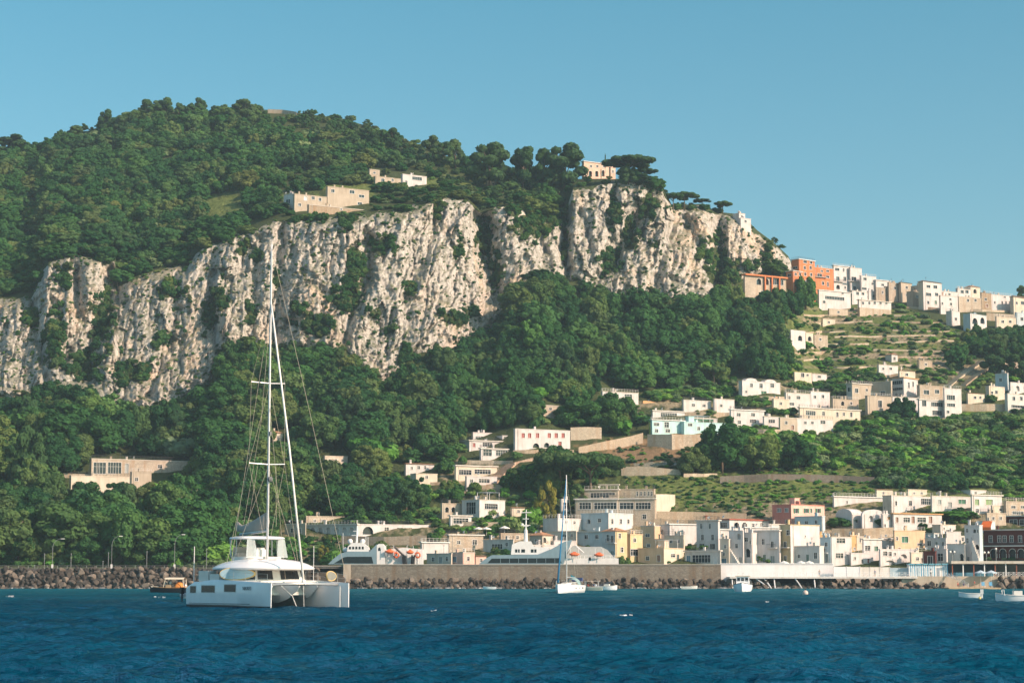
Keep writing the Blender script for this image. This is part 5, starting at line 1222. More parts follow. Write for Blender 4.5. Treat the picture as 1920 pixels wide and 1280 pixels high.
for lab, x0, x1, y0, y1, hh, mt in (('under the white villa with rounded gables', 1380, 1472, 748, 750, 6, ST3), ('under the white sheds above the turquoise house', 1284, 1378, 778, 779, 6, ST1), ('under the white cube house with four windows', 1372, 1470, 811, 812, 7, ST3),
   ('below the white two part house', 1470, 1560, 771, 770, 5, ST3), ('below the plain beige house with one tall window', 1562, 1672, 777, 778, 6, ST1), ('below the small white house at the wood edge', 1122, 1202, 765, 766, 5, ST3), ('under the garden of the red shuttered house', 962, 1076, 849, 848, 5, ST1),
   ('under the lawn of the modern villa', 872, 962, 868, 869, 6, ST3), ('below the cream restaurant', 846, 942, 915, 914, 6, ST1), ('below the white terraced villa with glazed balconies', 1700, 1806, 790, 789, 6, ST3), ('low on the terraces left of the small white terrace house', 1545, 1640, 708, 706, 4, ST3),
   ('under the small white terrace house', 1640, 1702, 707, 706, 4, ST1), ('below the small tiled house left of the restaurant', 752, 832, 909, 908, 5, ST1), ('beside the path left of the turquoise house', 1100, 1200, 777, 776, 5, ST3), ('below the white house with grey glazing', 858, 956, 984, 986, 7, ST3),
   ('behind the left ferry under the arcade villa', 690, 800, 1030, 1031, 6, ST1), ('at the foot of the pale vault house gardens', 1470, 1560, 1001, 1000, 6, ST3), ('along the upper edge of the vineyard left end', 1282, 1345, 893, 892, 5, ST3), ('under the long white house with four small windows', 1800, 1905, 583, 586, 4, ST3), ('under the tan skyline houses', 1676, 1762, 577, 581, 4, ST1)):
    n = 6; wall_line('low stone garden wall '+lab, [(x0+(x1-x0)*k/(n-1), y0+(y1-y0)*k/(n-1)-hh+random.uniform(-.8, .8), y0+(y1-y0)*k/(n-1)) for k in range(n)], mt, clear=False)
# dry stone terraces: each step of the slope its own wall
tw = [(1490,1600,592,594),(1600,1770,590,594),(1500,1640,606,604),(1650,1790,604,607),(1480,1600,624,622),(1560,1760,632,630),(1640,1800,620,622),(1490,1660,648,645),(1660,1800,642,640),(1480,1620,662,660),(1630,1780,656,660),(1500,1640,676,676),(1640,1770,672,670),(1540,1650,690,690),(1660,1780,686,686)]
for i, (x0, x1, y0, y1) in enumerate(tw):
    n = 7; pts = []
    c_ = random.uniform(.12, .3); x0, x1 = x0+(x1-x0)*random.uniform(0, c_), x1-(x1-x0)*random.uniform(0, c_)
    for k in range(n):
        x = x0+(x1-x0)*k/(n-1); y = y0+(y1-y0)*k/(n-1)+random.uniform(-1, 1)
        pts.append((x, y-random.uniform(1.6, 3.2), y))
    wall_line('dry stone terrace wall on the open slope under the hill town', pts, ST3 if i % 3 else ST1, 'terrace_wall', 'wall', .5, 'terrace walls under the hill town', -.5, 1.5, None, False)
def stairlane(label, pts, w, mat, n=26):
    q = MB(); O = None; fl = []
    for (x, y) in pts:
        d = float(depth(np.array([x]), np.array([y]))[0])-1.0; fl.append(P(x, y, d))
    O = fl[0]; tot = len(fl)-1
    for i in range(n):
        t = i/n*tot; k = min(int(t), tot-1); p = fl[k].lerp(fl[k+1], t-k); t2 = (i+1)/n*tot; k2 = min(int(t2-1e-6), tot-1); p2 = fl[k2].lerp(fl[k2+1], t2-k2)
        dx = (p2-p).to_2d(); L_ = max(.3, dx.length); ang = math.atan2(dx.y, dx.x)
        M = Matrix.Translation(p-O) @ Matrix.Rotation(ang, 4, 'Z'); q.box(-.02, L_+.05, -w/2, w/2, -3.0, (p2-p).z*.5+.12, 0, M)
    o = q.build('stepped_lane', mat); o.location = O; tag(o, label, 'lane')
    for (a, b_) in zip(pts[:-1], pts[1:]):
        for s in range(9): clear_rect(a[0]+(b_[0]-a[0])*s/8-3, a[1]+(b_[1]-a[1])*s/8-4, a[0]+(b_[0]-a[0])*s/8+3, a[1]+(b_[1]-a[1])*s/8)
    return o
stairlane('long stepped lane climbing straight up the slope at the right', [(1778,722),(1805,700),(1842,676)], 2.6, ST3)
stairlane('second ramp of the stepped lane with a tan side wall', [(1806,722),(1826,706),(1848,692)], 2.2, ST1)
stairlane('steep stepped path below the modern villa', [(915,912),(935,890),(960,868),(1000,858)], 3.4, stone((0.56, 0.42, 0.31)))
# ------------------------------------------------------------------ quay, breakwater, rocks
QZ = 5.1
def gx(px, Y): return P(px, 1060, Y).x
def slab(name, label, px0, px1, Y0, Y1, z0, z1, mat, cat=None, kind=None):
    b = MB(); b.box(gx(px0, Y0), gx(px1, Y0), Y0, Y1, z0, z1); o = b.build(name, mat); tag(o, label, cat, kind=kind); return o
CONC = plaster((0.40, 0.37, 0.32)); WHITEW = plaster((0.83, 0.80, 0.76), 0.06)
slab('road', 'shore road behind the left boulders', -200, 640, 506, 536, -3, QZ-.05, paint((0.12, 0.115, 0.11), .9, .1), kind='structure')
slab('quay', 'harbour quay in front of the houses', 1195, 2100, 508.4, 540, -3, QZ+.2, CONC, kind='structure')
def long_wall(name, label, px0, px1, Y, z0, z1, th, mat, cap=None):
    e = empty(name, (gx(px0, Y), Y, 0)); tag(e, label, 'wall'); L = gx(px1, Y)-gx(px0, Y)
    b = MB(); b.box(0, L, 0, th, z0, z1); b.build('wall_face', mat, e)
    b = MB(); b.box(-.1, L+.1, -.18, th+.1, z1+.003, z1+.22); b.build('coping', cap or CONC, e); return e
ROCKM = stone((0.29, 0.25, 0.19), 0.55, 0.75)
bw = long_wall('breakwater_wall', 'long rough stone breakwater wall with a pale coping', 653, 1351, 505, -2, 5.9, 2.2, stone((0.24, 0.215, 0.175), .9, .6), plaster((0.46, 0.42, 0.36)))
b = MB(); b.box(-1.2, .6, -.4, 2.4, -2, 6.15); b.build('end_pier', plaster((0.52, 0.44, 0.35)), bw)
long_wall('harbour_wall', 'dark low wall left of the breakwater pier', 560, 643, 506, -2, 5.6, 1.6, stone((0.15, 0.14, 0.125), .8, .7))
sw = long_wall('sea_wall', 'bright white sea wall under the shaded harbour houses', 1351.5, 1562, 506.4, 1.0, 6.15, 1.0, WHITEW, WHITEW)
tag(slab('promenade', 'white promenade deck in front of the sea wall', 1368, 1720, 499.5, 506.35, 2.55, 3.0, plaster((0.74, 0.71, 0.66))), kind='structure')
dk = slab('void_shade', None, 1440, 1530, 505.4, 506.3, 0, 2.5, paint((0.02, 0.02, 0.02), .9)); dk.name = 'deck_void_shade'; dk['kind'] = 'structure'  # near-black slab painted as the shade of the void under the deck
tag(slab('bathing_platform', 'yellowish bathing platform of concrete at the waterline', 1778, 1876, 490, 508, -1, .35, plaster((0.55, 0.40, 0.24))), kind='structure')
tag(slab('terrace', 'concrete terrace under the bathing huts', 1690, 1960, 500.5, 508.35, -1, 3.1, plaster((0.5, 0.44, 0.35))), kind='structure')
def rock_mesh(seed):
    bm = bmesh.new(); bmesh.ops.create_icosphere(bm, subdivisions=2, radius=1); r = random.Random(seed)
    cuts = [(Vector((r.uniform(-1, 1), r.uniform(-1, 1), r.uniform(-1, 1))).normalized(), r.uniform(.42, .72)) for _ in range(10)]
    for v in bm.verts:
        for n, d in cuts:
            k = v.co.dot(n)
            if k > d: v.co -= n*(k-d)*.92
        v.co *= r.uniform(.96, 1.04)
    me = bpy.data.meshes.new('boulder'); bm.to_mesh(me); bm.free(); me.materials.append(BOUL); return me
_t = NT('boulder_rock'); _o = _t.add('ShaderNodeObjectInfo')
_c = _t.ramp(_o.outputs['Random'], [(0, (0.06, 0.055, 0.05)), (.4, (0.11, 0.095, 0.08)), (.75, (0.165, 0.14, 0.115)), (1, (0.24, 0.205, 0.17))])
_n = _t.noise(1.2, 6, _t.pos(), .65); BOUL = _t.base(_t.mix(_n, _t.mix(1.0, _c, (.6, .6, .6), 'MULTIPLY'), _t.mix(1.0, _c, (1.35, 1.3, 1.25), 'MULTIPLY')), .95, .12); _t.bump(_n, .7, .25)
ROCKS = [rock_mesh(i) for i in range(7)]
cand = []
rr = random.Random(4)
def rock_row(px0, px1, Y, z, size, step, lab):
    x = px0
    while x < px1:
        s = size*rr.uniform(.65, 1.35); yy = Y+rr.uniform(-.7, .7)
        cand.append((s, x+rr.uniform(-3, 3), yy, z+rr.uniform(-.35, .35)-(.95 if 1438 < x < 1532 else 0), lab)); x += step*s/size*rr.uniform(.8, 1.15)
LA = 'brown boulder on the slope below the shore road at the left'; LB = 'grey boulder at the foot of the stone breakwater wall'; LC = 'dark boulder under the white promenade deck'
for i in range(7): rock_row(-15, 596, 505.2-1.4*i, 4.65-.82*i, .92, 10, LA)
for i in range(4): rock_row(598, 1365, 503.6-1.6*i, 2.0-.78*i, .86, 12, LB)
for i in range(4): rock_row(1366, 1775, 502.0-1.7*i, 1.75-.72*i, .90, 12.5, LC)
for i in range(3): rock_row(1876, 1935, 500.0-1.6*i, 2.3-.9*i, 1.05, 13, LC.replace('under the white promenade deck', 'in front of the restaurant terrace at the right edge'))
cand.sort(key=lambda c: -c[0])
vis = [c for c in cand if not (385 < c[1] < 585)][:298]; ids = {id(c) for c in vis}
for c in vis:
    o = bpy.data.objects.new('boulder', ROCKS[rr.randrange(7)]); COL.objects.link(o); s = c[0]
    o.location = (gx(c[1], c[2]), c[2], c[3]); o.scale = (s*rr.uniform(.85, 1.3), s*rr.uniform(.8, 1.1), s*rr.uniform(.65, 1.0)); o.rotation_euler = (rr.uniform(-.5, .5), rr.uniform(-.5, .5), rr.uniform(0, 6.28))
    tag(o, c[4], 'boulder', 'boulders: '+c[4][6:])
q = MB()
for c in [c for c in cand if id(c) not in ids]+[(rr.uniform(.25, .5), rr.uniform(-15, 1775), rr.uniform(497.5, 500), rr.uniform(-.2, .5), '') for _ in range(260)]:
    me = ROCKS[rr.randrange(7)]; M = Matrix.Translation((gx(c[1], c[2]), c[2], c[3])) @ Matrix.Rotation(rr.uniform(0, 6), 4, 'Z') @ Matrix.Scale(c[0]*.95, 4)
    n = len(q.v); q.v += [tuple(M @ v.co) for v in me.vertices]; q.f += [tuple(n+i for i in p.vertices) for p in me.polygons]; q.m += [0]*len(me.polygons)
tag(q.build('rubble', BOUL), 'smaller rubble filling the gaps between the boulders', 'rubble', kind='stuff')
# rock bank core behind the boulders
q = MB()
for (a, b_, z1, Y0, Y1) in ((-30, 640, 4.6, 505.9, 496.5), (598, 1366, 2.2, 504.9, 497.5), (1366, 1776, 1.9, 503, 496.5), (1876, 1950, 2.4, 500.4, 496)):
    q.loft([[(gx(p, 500), Y0, -2), (gx(p, 500), Y0, z1-.5), (gx(p, 500), Y1, -1.2), (gx(p, 500), Y1, -2)] for p in (a, b_)])
o = q.build('shore_bank', paint((0.07, 0.062, 0.05), .95, .1)); o['kind'] = 'structure'
# sea foam along the rocks and a few crests
FOAM = paint((0.78, 0.80, 0.80), .7, .3)
q = MB()
def foam(x, Y, w, d, z=.16):
    n = 9; pts = [(x+w*math.cos(2*PI*i/n)*rr.uniform(.6, 1.2), Y+d*math.sin(2*PI*i/n)*rr.uniform(.5, 1.2), z+rr.uniform(0, .12)) for i in range(n)]
    q.poly(pts); q.poly([(p[0], p[1], p[2]-.1) for p in pts])
for i in range(150):
    px = rr.uniform(-20, 1780); Y = rr.uniform(495.3, 497.2); foam(gx(px, Y), Y, rr.uniform(.3, 1.3), rr.uniform(.2, .6), .2)
for (px, py, wp) in ((300, 1121, 16), (290, 1120, 9), (812, 1149, 14), (956, 1150, 16), (1168, 1159, 20), (1184, 1158, 9), (20, 1119, 12), (1440, 1131, 8)):
    Y = sea_Y(py); s = F/Y
    for k in range(4): foam(gx(px, Y)+rr.uniform(-.5, .5)*wp/s, Y+rr.uniform(-.5, .5), wp/s*rr.uniform(.10, .28), .16, .10)
tag(q.build('sea_foam', FOAM, fix=False), 'white flecks of foam on the sea and along the rocks', 'foam', kind='stuff')

# ------------------------------------------------------------------ small street things
STEEL = paint((0.25, 0.26, 0.25), .45, .4); WHITEP = paint((0.82, 0.81, 0.78), .35, .45); LAMPG = paint((0.85, 0.83, 0.76), .3)
def lamp_arc(px, pyt, pyb, reach, label):
    Y = 512; b0 = P(px, pyb, Y); b0.z = QZ-.05; h = P(px, pyt, Y).z-QZ
    e = empty('street_lamp', b0); tag(e, label, 'street lamp')
    q = MB(); pts = [(0, 0, 0), (0, 0, h*.72)]+[(reach*(1-math.cos(t))/1, 0, h*.72+h*.28*math.sin(t)) for t in (.4, .8, 1.2, 1.5)]
    q.tube(pts, .065, 6, 0, .04); q.build('pole', STEEL, e)
    q = MB(); q.box(reach*.9, reach*.9+.9, -.16, .16, h-.1, h+.06); q.build('lamp_head', LAMPG, e)
    q = MB(); q.box(-.22, .22, -.2, .2, 0, 1.1); q.build('base_box', WHITEP, e)
lamp_arc(98, 1009, 1062, 2.3, 'leftmost curved street lamp on the shore road'); lamp_arc(209, 1004, 1062, 2.0, 'curved street lamp in the middle of the shore road, its arm highest')
lamp_arc(327, 1001, 1062, 1.9, 'curved street lamp nearest the catamaran stern')
def post(px, pyt, label, Y=509, r=.07, mat=None):
    z = P(px, pyt, Y).z; q = MB(); q.tube([(0, 0, 0), (0, 0, z-QZ-.3)], r, 6); q.ball((0, 0, z-QZ-.2), .16)
    o = q.build('post', mat or STEEL); o.location = (gx(px, Y), Y, QZ-.05); tag(o, label, 'post', None)
for px, py, l in ((83, 1036, 'tall grey post left of the leftmost street lamp'), (133, 1036, 'grey post between the leftmost and middle street lamps'), (193, 1050, 'short white post left of the middle street lamp'), (203, 1034, 'grey post just left of the middle street lamp'), (275, 1032, 'grey post alone between the middle lamp and the catamaran'), (387, 1027, 'tall pale pole behind the catamaran stern'), (65, 1058, 'short bollard far left on the shore road')): post(px, py, l)
def globe_lamp(px, pyt, pyb, n, label, Y=507.5):
    z0 = P(px, pyb, Y).z; z1 = P(px, pyt, Y).z
    e = empty('street_lamp', (gx(px, Y), Y, QZ+.2)); tag(e, label, 'street lamp'); h = z1-QZ-.2
    q = MB(); q.tube([(0, 0, 0), (0, 0, h)], .08, 6); q.box(-.5, .5, -.04, .04, h-.05, h+.02); q.build('pole', STEEL, e)
    for s in ((-.5, .5) if n == 2 else (0,)): 
        q = MB(); q.ball((s, 0, h+.25), .30); q.build('lamp_globe', LAMPG, e, True)
globe_lamp(1786, 1036, 1058, 2, 'two globed lamp in front of the shaded white house'); globe_lamp(1850, 1037, 1058, 2, 'two globed lamp in front of the dark red hotel'); globe_lamp(1868, 1030, 1058, 1, 'single globed tall lamp before the hotel arches')
def railing(label, pts, h=1.0, step=1.3, mat=None, name='railing', diag=False):
    q = MB(); pts = [Vector(p) for p in pts]
    for a, b_ in zip(pts[:-1], pts[1:]):
        L = (b_-a).length; n = max(1, int(L/step)); up = Vector((0, 0, h))
        for z in (h, h*.55, h*.12): q.tube([a+Vector((0, 0, z)), b_+Vector((0, 0, z))], .035, 4)
        for i in range(n+1): p = a.lerp(b_, i/n); q.tube([p, p+up], .06, 4)
        if diag:
            for i in range(n):
                p, p2 = a.lerp(b_, i/n), a.lerp(b_, (i+1)/n); q.tube([p, p2+up], .04, 4); q.tube([p+up, p2], .04, 4)
    o = q.build(name, mat or WHITEP); tag(o, label, 'railing'); return o
railing('white crossed railing along the promenade deck', [(gx(1372, 499.8), 499.8, 3.0), (gx(1718, 499.8), 499.8, 3.0)], 1.05, 1.4, None, 'railing', True)
railing('white crossed railing of the restaurant terrace at the right edge', [(gx(1862, 500.8), 500.8, 3.1), (gx(1958, 500.8), 500.8, 3.1)], 1.0, 1.2, None, 'railing', True)
railing('white slanting railing down to the bathing platform', [(gx(1772, 500.8), 500.7, 3.1), (gx(1792, 498), 498, 2.2), (gx(1815, 496), 496, .4)], 1.0, 1.0, None, 'railing', True)
railing('thin dark railing on the shore road edge at the left', [(gx(-20, 506.6), 506.6, QZ-.05), (gx(600, 506.6), 506.6, QZ-.05)], .75, 2.4, STEEL)
for i, px in enumerate((1378, 1420, 1436, 1452, 1490, 1520)):
    pass
def strut_row():
    for px, dx in ((1372, 0), (1416, 3.2), (1432, 1.6), (1451, 0), (1490, 1.5), (1526, 0)):
        q = MB(); q.tube([(0, 0, 2.6), (dx*.6, -.8, 1.2), (dx, -1.6, .1)], .16, 6); o = q.build('deck_strut', WHITEW); o.location = (gx(px, 500.2), 500.2, 0)
        tag(o, 'white strut carrying the promenade deck over the rocks', 'strut', 'deck struts under the promenade')
strut_row()
def hut(px0, px1, label, striped, roofm):
    Y = 503.2; x0, x1 = gx(px0, Y), gx(px1, Y); w = x1-x0; z0 = 3.1; h = 2.9
    e = empty('bathing_hut', (x0, Y, z0)); tag(e, label, 'bathing hut', 'row of bathing huts'); q = MB()
    if striped:
        n = 6
        for i in range(n): q.box(w*i/n, w*(i+1)/n, 0, 2.4, 0, h, i % 2)
    else: q.box(0, w-.02, 0, 2.4, 0, h, 0)
    q.build('wall', [WHITEP, paint((0.12, 0.38, 0.56), .5)], e)
    q = MB(); q.box(-.12, w+.12, -.35, 2.6, h+.01, h+.28); q.build('roof', roofm, e)
    q = MB(); q.box(w*.3, w*.72, -.05, -.004, .05, 2.1); d = q.build('door', paint((0.50, 0.60, 0.64), .5) if striped else paint((0.30, 0.36, 0.40), .5), e)
    q = MB(); q.ball((w*.66, -.08, 1.0), .05); q.build('handle', IRON, d)
BLUR = paint((0.16, 0.42, 0.52), .5)
for i in range(6):
    a = 1704+12.2*i; hut(a, a+11.9, ['blue striped bathing hut at the left end of the row', 'second blue striped bathing hut from the left end', 'third bathing hut of the row, blue striped', 'blue striped bathing hut next to the white one', 'white bathing hut beside the striped ones', 'blue striped bathing hut at the right end of the row'][i], i != 4, BLUR)
def screen(px0, px1, z1, label, mat, Y=504.6):
    q = MB(); x0, x1 = gx(px0, Y), gx(px1, Y); q.box(0, x1-x0, 0, .25, 0, z1); n = max(1, int((x1-x0)/2.2))
    for i in range(n+1): q.box((x1-x0)*i/n-.06, (x1-x0)*i/n+.06, -.08, -.004, 0, z1+.12)
    o = q.build('windbreak', mat); o.location = (x0, Y, 3.0); tag(o, label, 'windbreak'); return o
screen(1563, 1612, 2.5, 'white canvas windbreak at the left of the promenade cafe', WHITEW); screen(1613, 1668, 2.4, 'cream canvas windbreak in the middle of the promenade', plaster((0.72, 0.68, 0.62))); screen(1669, 1702, 2.2, 'blue grey windbreak left of the bathing huts', plaster((0.42, 0.54, 0.60)))
def cafe():
    Y = 503.0; e = empty('restaurant_pavilion', (gx(1782, Y), Y, 3.1)); tag(e, 'open restaurant pavilion with a tan flat roof at the right edge of the shore', 'restaurant')
    L = gx(1962, Y)-gx(1782, Y)
    q = MB(); q.box(0, L, -1.2, 6.0, 3.1, 3.55); q.build('roof', plaster((0.56, 0.46, 0.34)), e); q = MB(); q.box(-.05, L+.05, -1.32, -1.204, 3.15, 3.8); q.build('fascia', plaster((0.62, 0.56, 0.47)), e)
    for i in range(9):
        q = MB(); q.box(L*i/9+.2, L*i/9+.45, -.8, -.5, 0, 3.097); q.build('pillar', WHITEP if i % 2 else plaster((0.3, 0.12, .08)), e)
    q = MB(); q.box(L*.50, L, 3.4, 3.5, .2, 2.9); q.build('glazing', GLASS, e)
    q = MB(); q.box(0, L, 5.2, 5.3, 0, 3.05); q.build('back_wall', paint((0.05, 0.10, 0.13), .7), e)
    q = MB(); q.box(.2, L*.45, .5, 1.6, 0, .95); q.build('counter', paint((0.08, 0.22, 0.30), .5), e)
cafe()
def parasol(px, Y, z, r, h, mat, label, group=None):
    e = empty('parasol', (gx(px, Y), Y, z)); tag(e, label, 'parasol', group)
    q = MB(); q.tube([(0, 0, 0), (0, 0, h)], .04, 5); q.build('pole', WHITEP, e)
    q = MB(); n = 8; top = (0, 0, h+.05)
    for i in range(n):
        a0, a1 = 2*PI*i/n, 2*PI*(i+1)/n; p0 = (r*math.cos(a0), r*math.sin(a0), h-r*.36); p1 = (r*math.cos(a1), r*math.sin(a1), h-r*.36)
        q.poly([top, p0, p1]); q.quad(p0, p1, (p1[0], p1[1], p1[2]-.2), (p0[0], p0[1], p0[2]-.2))
    q.build('canopy', mat, e, fix=False)
WC = paint((0.80, 0.78, 0.72), .8, .1); BC = paint((0.50, 0.60, 0.66), .8, .1)
parasol(1470, 509.5, QZ+.2, 1.3, 1.7, WC, 'white parasol over the left part of the white sea wall'); parasol(1502, 509.5, QZ+.2, 1.2, 1.7, WC, 'left one of the two white parasols close together behind the sea wall'); parasol(1517, 509.5, QZ+.2, 1.2, 1.7, WC, 'right one of the two white parasols close together behind the sea wall')
parasol(1838, 499, .35, 1.5, 4.2, BC, 'left pale blue parasol on the bathing platform'); parasol(1858, 499, .35, 1.5, 4.2, BC, 'right pale blue parasol on the bathing platform')
parasol(897, 560, P(897, 1003, 560).z, 1.4, 2.3, WC, 'cream parasol on the tan quay building, left one'); parasol(912, 560, P(912, 1003, 560).z, 1.4, 2.3, WC, 'cream parasol on the tan quay building, middle one'); parasol(946, 562, P(946, 1003, 562).z, 1.5, 2.6, WC, 'cream parasol with a peaked top right of the other two')
def chair(px, label):
    e = empty('deck_chair', (gx(px, 495.5), 495.5, .35)); tag(e, label, 'deck chair', 'deck chairs on the bathing platform'); m = paint((0.16, 0.42, 0.62), .6)
    q = MB(); q.box(-.4, .4, -.5, .5, .42, .52); q.build('seat', m, e); q = MB(); q.box(-.4, .4, .45, .56, .5, 1.35); q.build('backrest', m, e)
    for sx in (-.36, .3):
        for sy in (-.46, .4): q = MB(); q.box(sx, sx+.06, sy, sy+.06, 0, .419); q.build('leg', WHITEP, e)
chair(1843, 'blue deck chair under the left blue parasol'); chair(1857, 'blue deck chair under the right blue parasol')

# ------------------------------------------------------------------ people
SKIN = paint((0.50, 0.30, 0.21), .6, .3); HAIR = paint((0.04, 0.025, 0.02), .7)
def person(loc, rz, label, top, low, sit=False, arm=0.3):
    """one continuous figure grown round a skeleton, clothes and hair as children"""
    e = empty('person', loc, rz); tag(e, label, 'person')
    hip = .92 if not sit else .50
    J = {'p': (0, 0, hip, .125), 'c': (0, .0, hip+.32, .135), 'n': (0, 0, hip+.54, .055), 'h': (0, -.02, hip+.66, .095), 'h2': (0, -.02, hip+.76, .085)}
    E = [('p', 'c'), ('c', 'n'), ('n', 'h'), ('h', 'h2')]
    for s, k in ((-1, 'l'), (1, 'r')):
        J['s'+k] = (s*.19, 0, hip+.47, .06); J['e'+k] = (s*.25, -.08-arm*.2, hip+.22+arm*.1, .042); J['w'+k] = (s*.20, -.25-arm*.2, hip+.10+arm*.35, .032); J['f'+k] = (s*.19, -.33-arm*.2, hip+.08+arm*.40, .03)
        J['q'+k] = (s*.10, 0, hip-.06, .095)
        if sit: J['k'+k] = (s*.13, -.42, hip-.02, .06); J['a'+k] = (s*.13, -.44, .08, .042); J['t'+k] = (s*.13, -.60, .04, .035)
        else: J['k'+k] = (s*.12, -.03, .48, .062); J['a'+k] = (s*.12, .02, .08, .042); J['t'+k] = (s*.13, -.14, .04, .035)
        E += [('c', 's'+k), ('s'+k, 'e'+k), ('e'+k, 'w'+k), ('w'+k, 'f'+k), ('p', 'q'+k), ('q'+k, 'k'+k), ('k'+k, 'a'+k), ('a'+k, 't'+k)]
    def grow(nm, keys, mat, f):
        ks = list(keys); me = bpy.data.meshes.new(nm); me.from_pydata([J[k][:3] for k in ks], [(ks.index(a), ks.index(b_)) for a, b_ in E if a in ks and b_ in ks], [])
        o = bpy.data.objects.new(nm, me); COL.objects.link(o); o.parent = e; me.materials.append(mat)
        md = o.modifiers.new('skin', 'SKIN'); md.use_smooth_shade = True
        if not me.skin_vertices: me.attributes.new if False else None
        bm = bmesh.new(); bm.from_mesh(me); ly = bm.verts.layers.skin.verify()
        for v, k in zip(bm.verts, ks): v[ly].radius = (J[k][3]*f, J[k][3]*f); v[ly].use_root = (k in ('p', 'c') and k == ks[0])
        bm.to_mesh(me); bm.free(); s = o.modifiers.new('sub', 'SUBSURF'); s.levels = 1; s.render_levels = 1; return o
    grow('body', J.keys(), SKIN, 1.0)
    grow('shirt', ['c', 'p', 'sl', 'sr', 'el', 'er'], top, 1.16); grow('trousers', ['p', 'ql', 'qr', 'kl', 'kr'], low, 1.14)
    q = MB(); q.ball((0, .01, hip+.79), .105, sz=.8); q.build('hair', HAIR, e, True)
    return e
WSH = paint((0.8, 0.79, 0.76), .8); BSH = paint((0.08, 0.14, 0.25), .8); RSH = paint((0.45, 0.08, 0.06), .8); KSH = paint((0.3, 0.26, 0.2), .8)

# ------------------------------------------------------------------ boats
HULLW = paint((0.87, 0.87, 0.86), .22, .5, 0, .05); GEL = paint((0.74, 0.72, 0.66), .3, .5, 0, .06); DARKG = glass((0.006, 0.012, 0.016)); ANTI = paint((0.025, 0.03, 0.035), .6)
ALU = paint((0.55, 0.56, 0.55), .35, .5, .6); ROPE = paint((0.46, 0.42, 0.33), .8); CANVAS = paint((0.40, 0.37, 0.32), .9)
BLK = paint((0.015, 0.016, 0.018), .5); TEAL = paint((0.05, 0.36, 0.42), .7)
_g = NT('clear_vinyl'); _tr = _g.add('ShaderNodeBsdfTransparent'); _mx = _g.add('ShaderNodeMixShader'); _mx.inputs[0].default_value = .45; _g.base((.62, .68, .68), .15, .6); _g.link(_tr.outputs[0], _mx.inputs[1]); _g.link(_g.b.outputs[0], _mx.inputs[2]); _g.link(_mx.outputs[0], _g.out.inputs['Surface']); VINYL = _g.m
def sup(a, b_, n, e=2.6, x0=0, y0=0, z=0):
    o = []
    for i in range(n):
        t = 2*PI*i/n; c, s = math.cos(t), math.sin(t)
        o.append((x0+a*math.copysign(abs(c)**(2/e), c), y0+b_*math.copysign(abs(s)**(2/e), s), z))
    return o
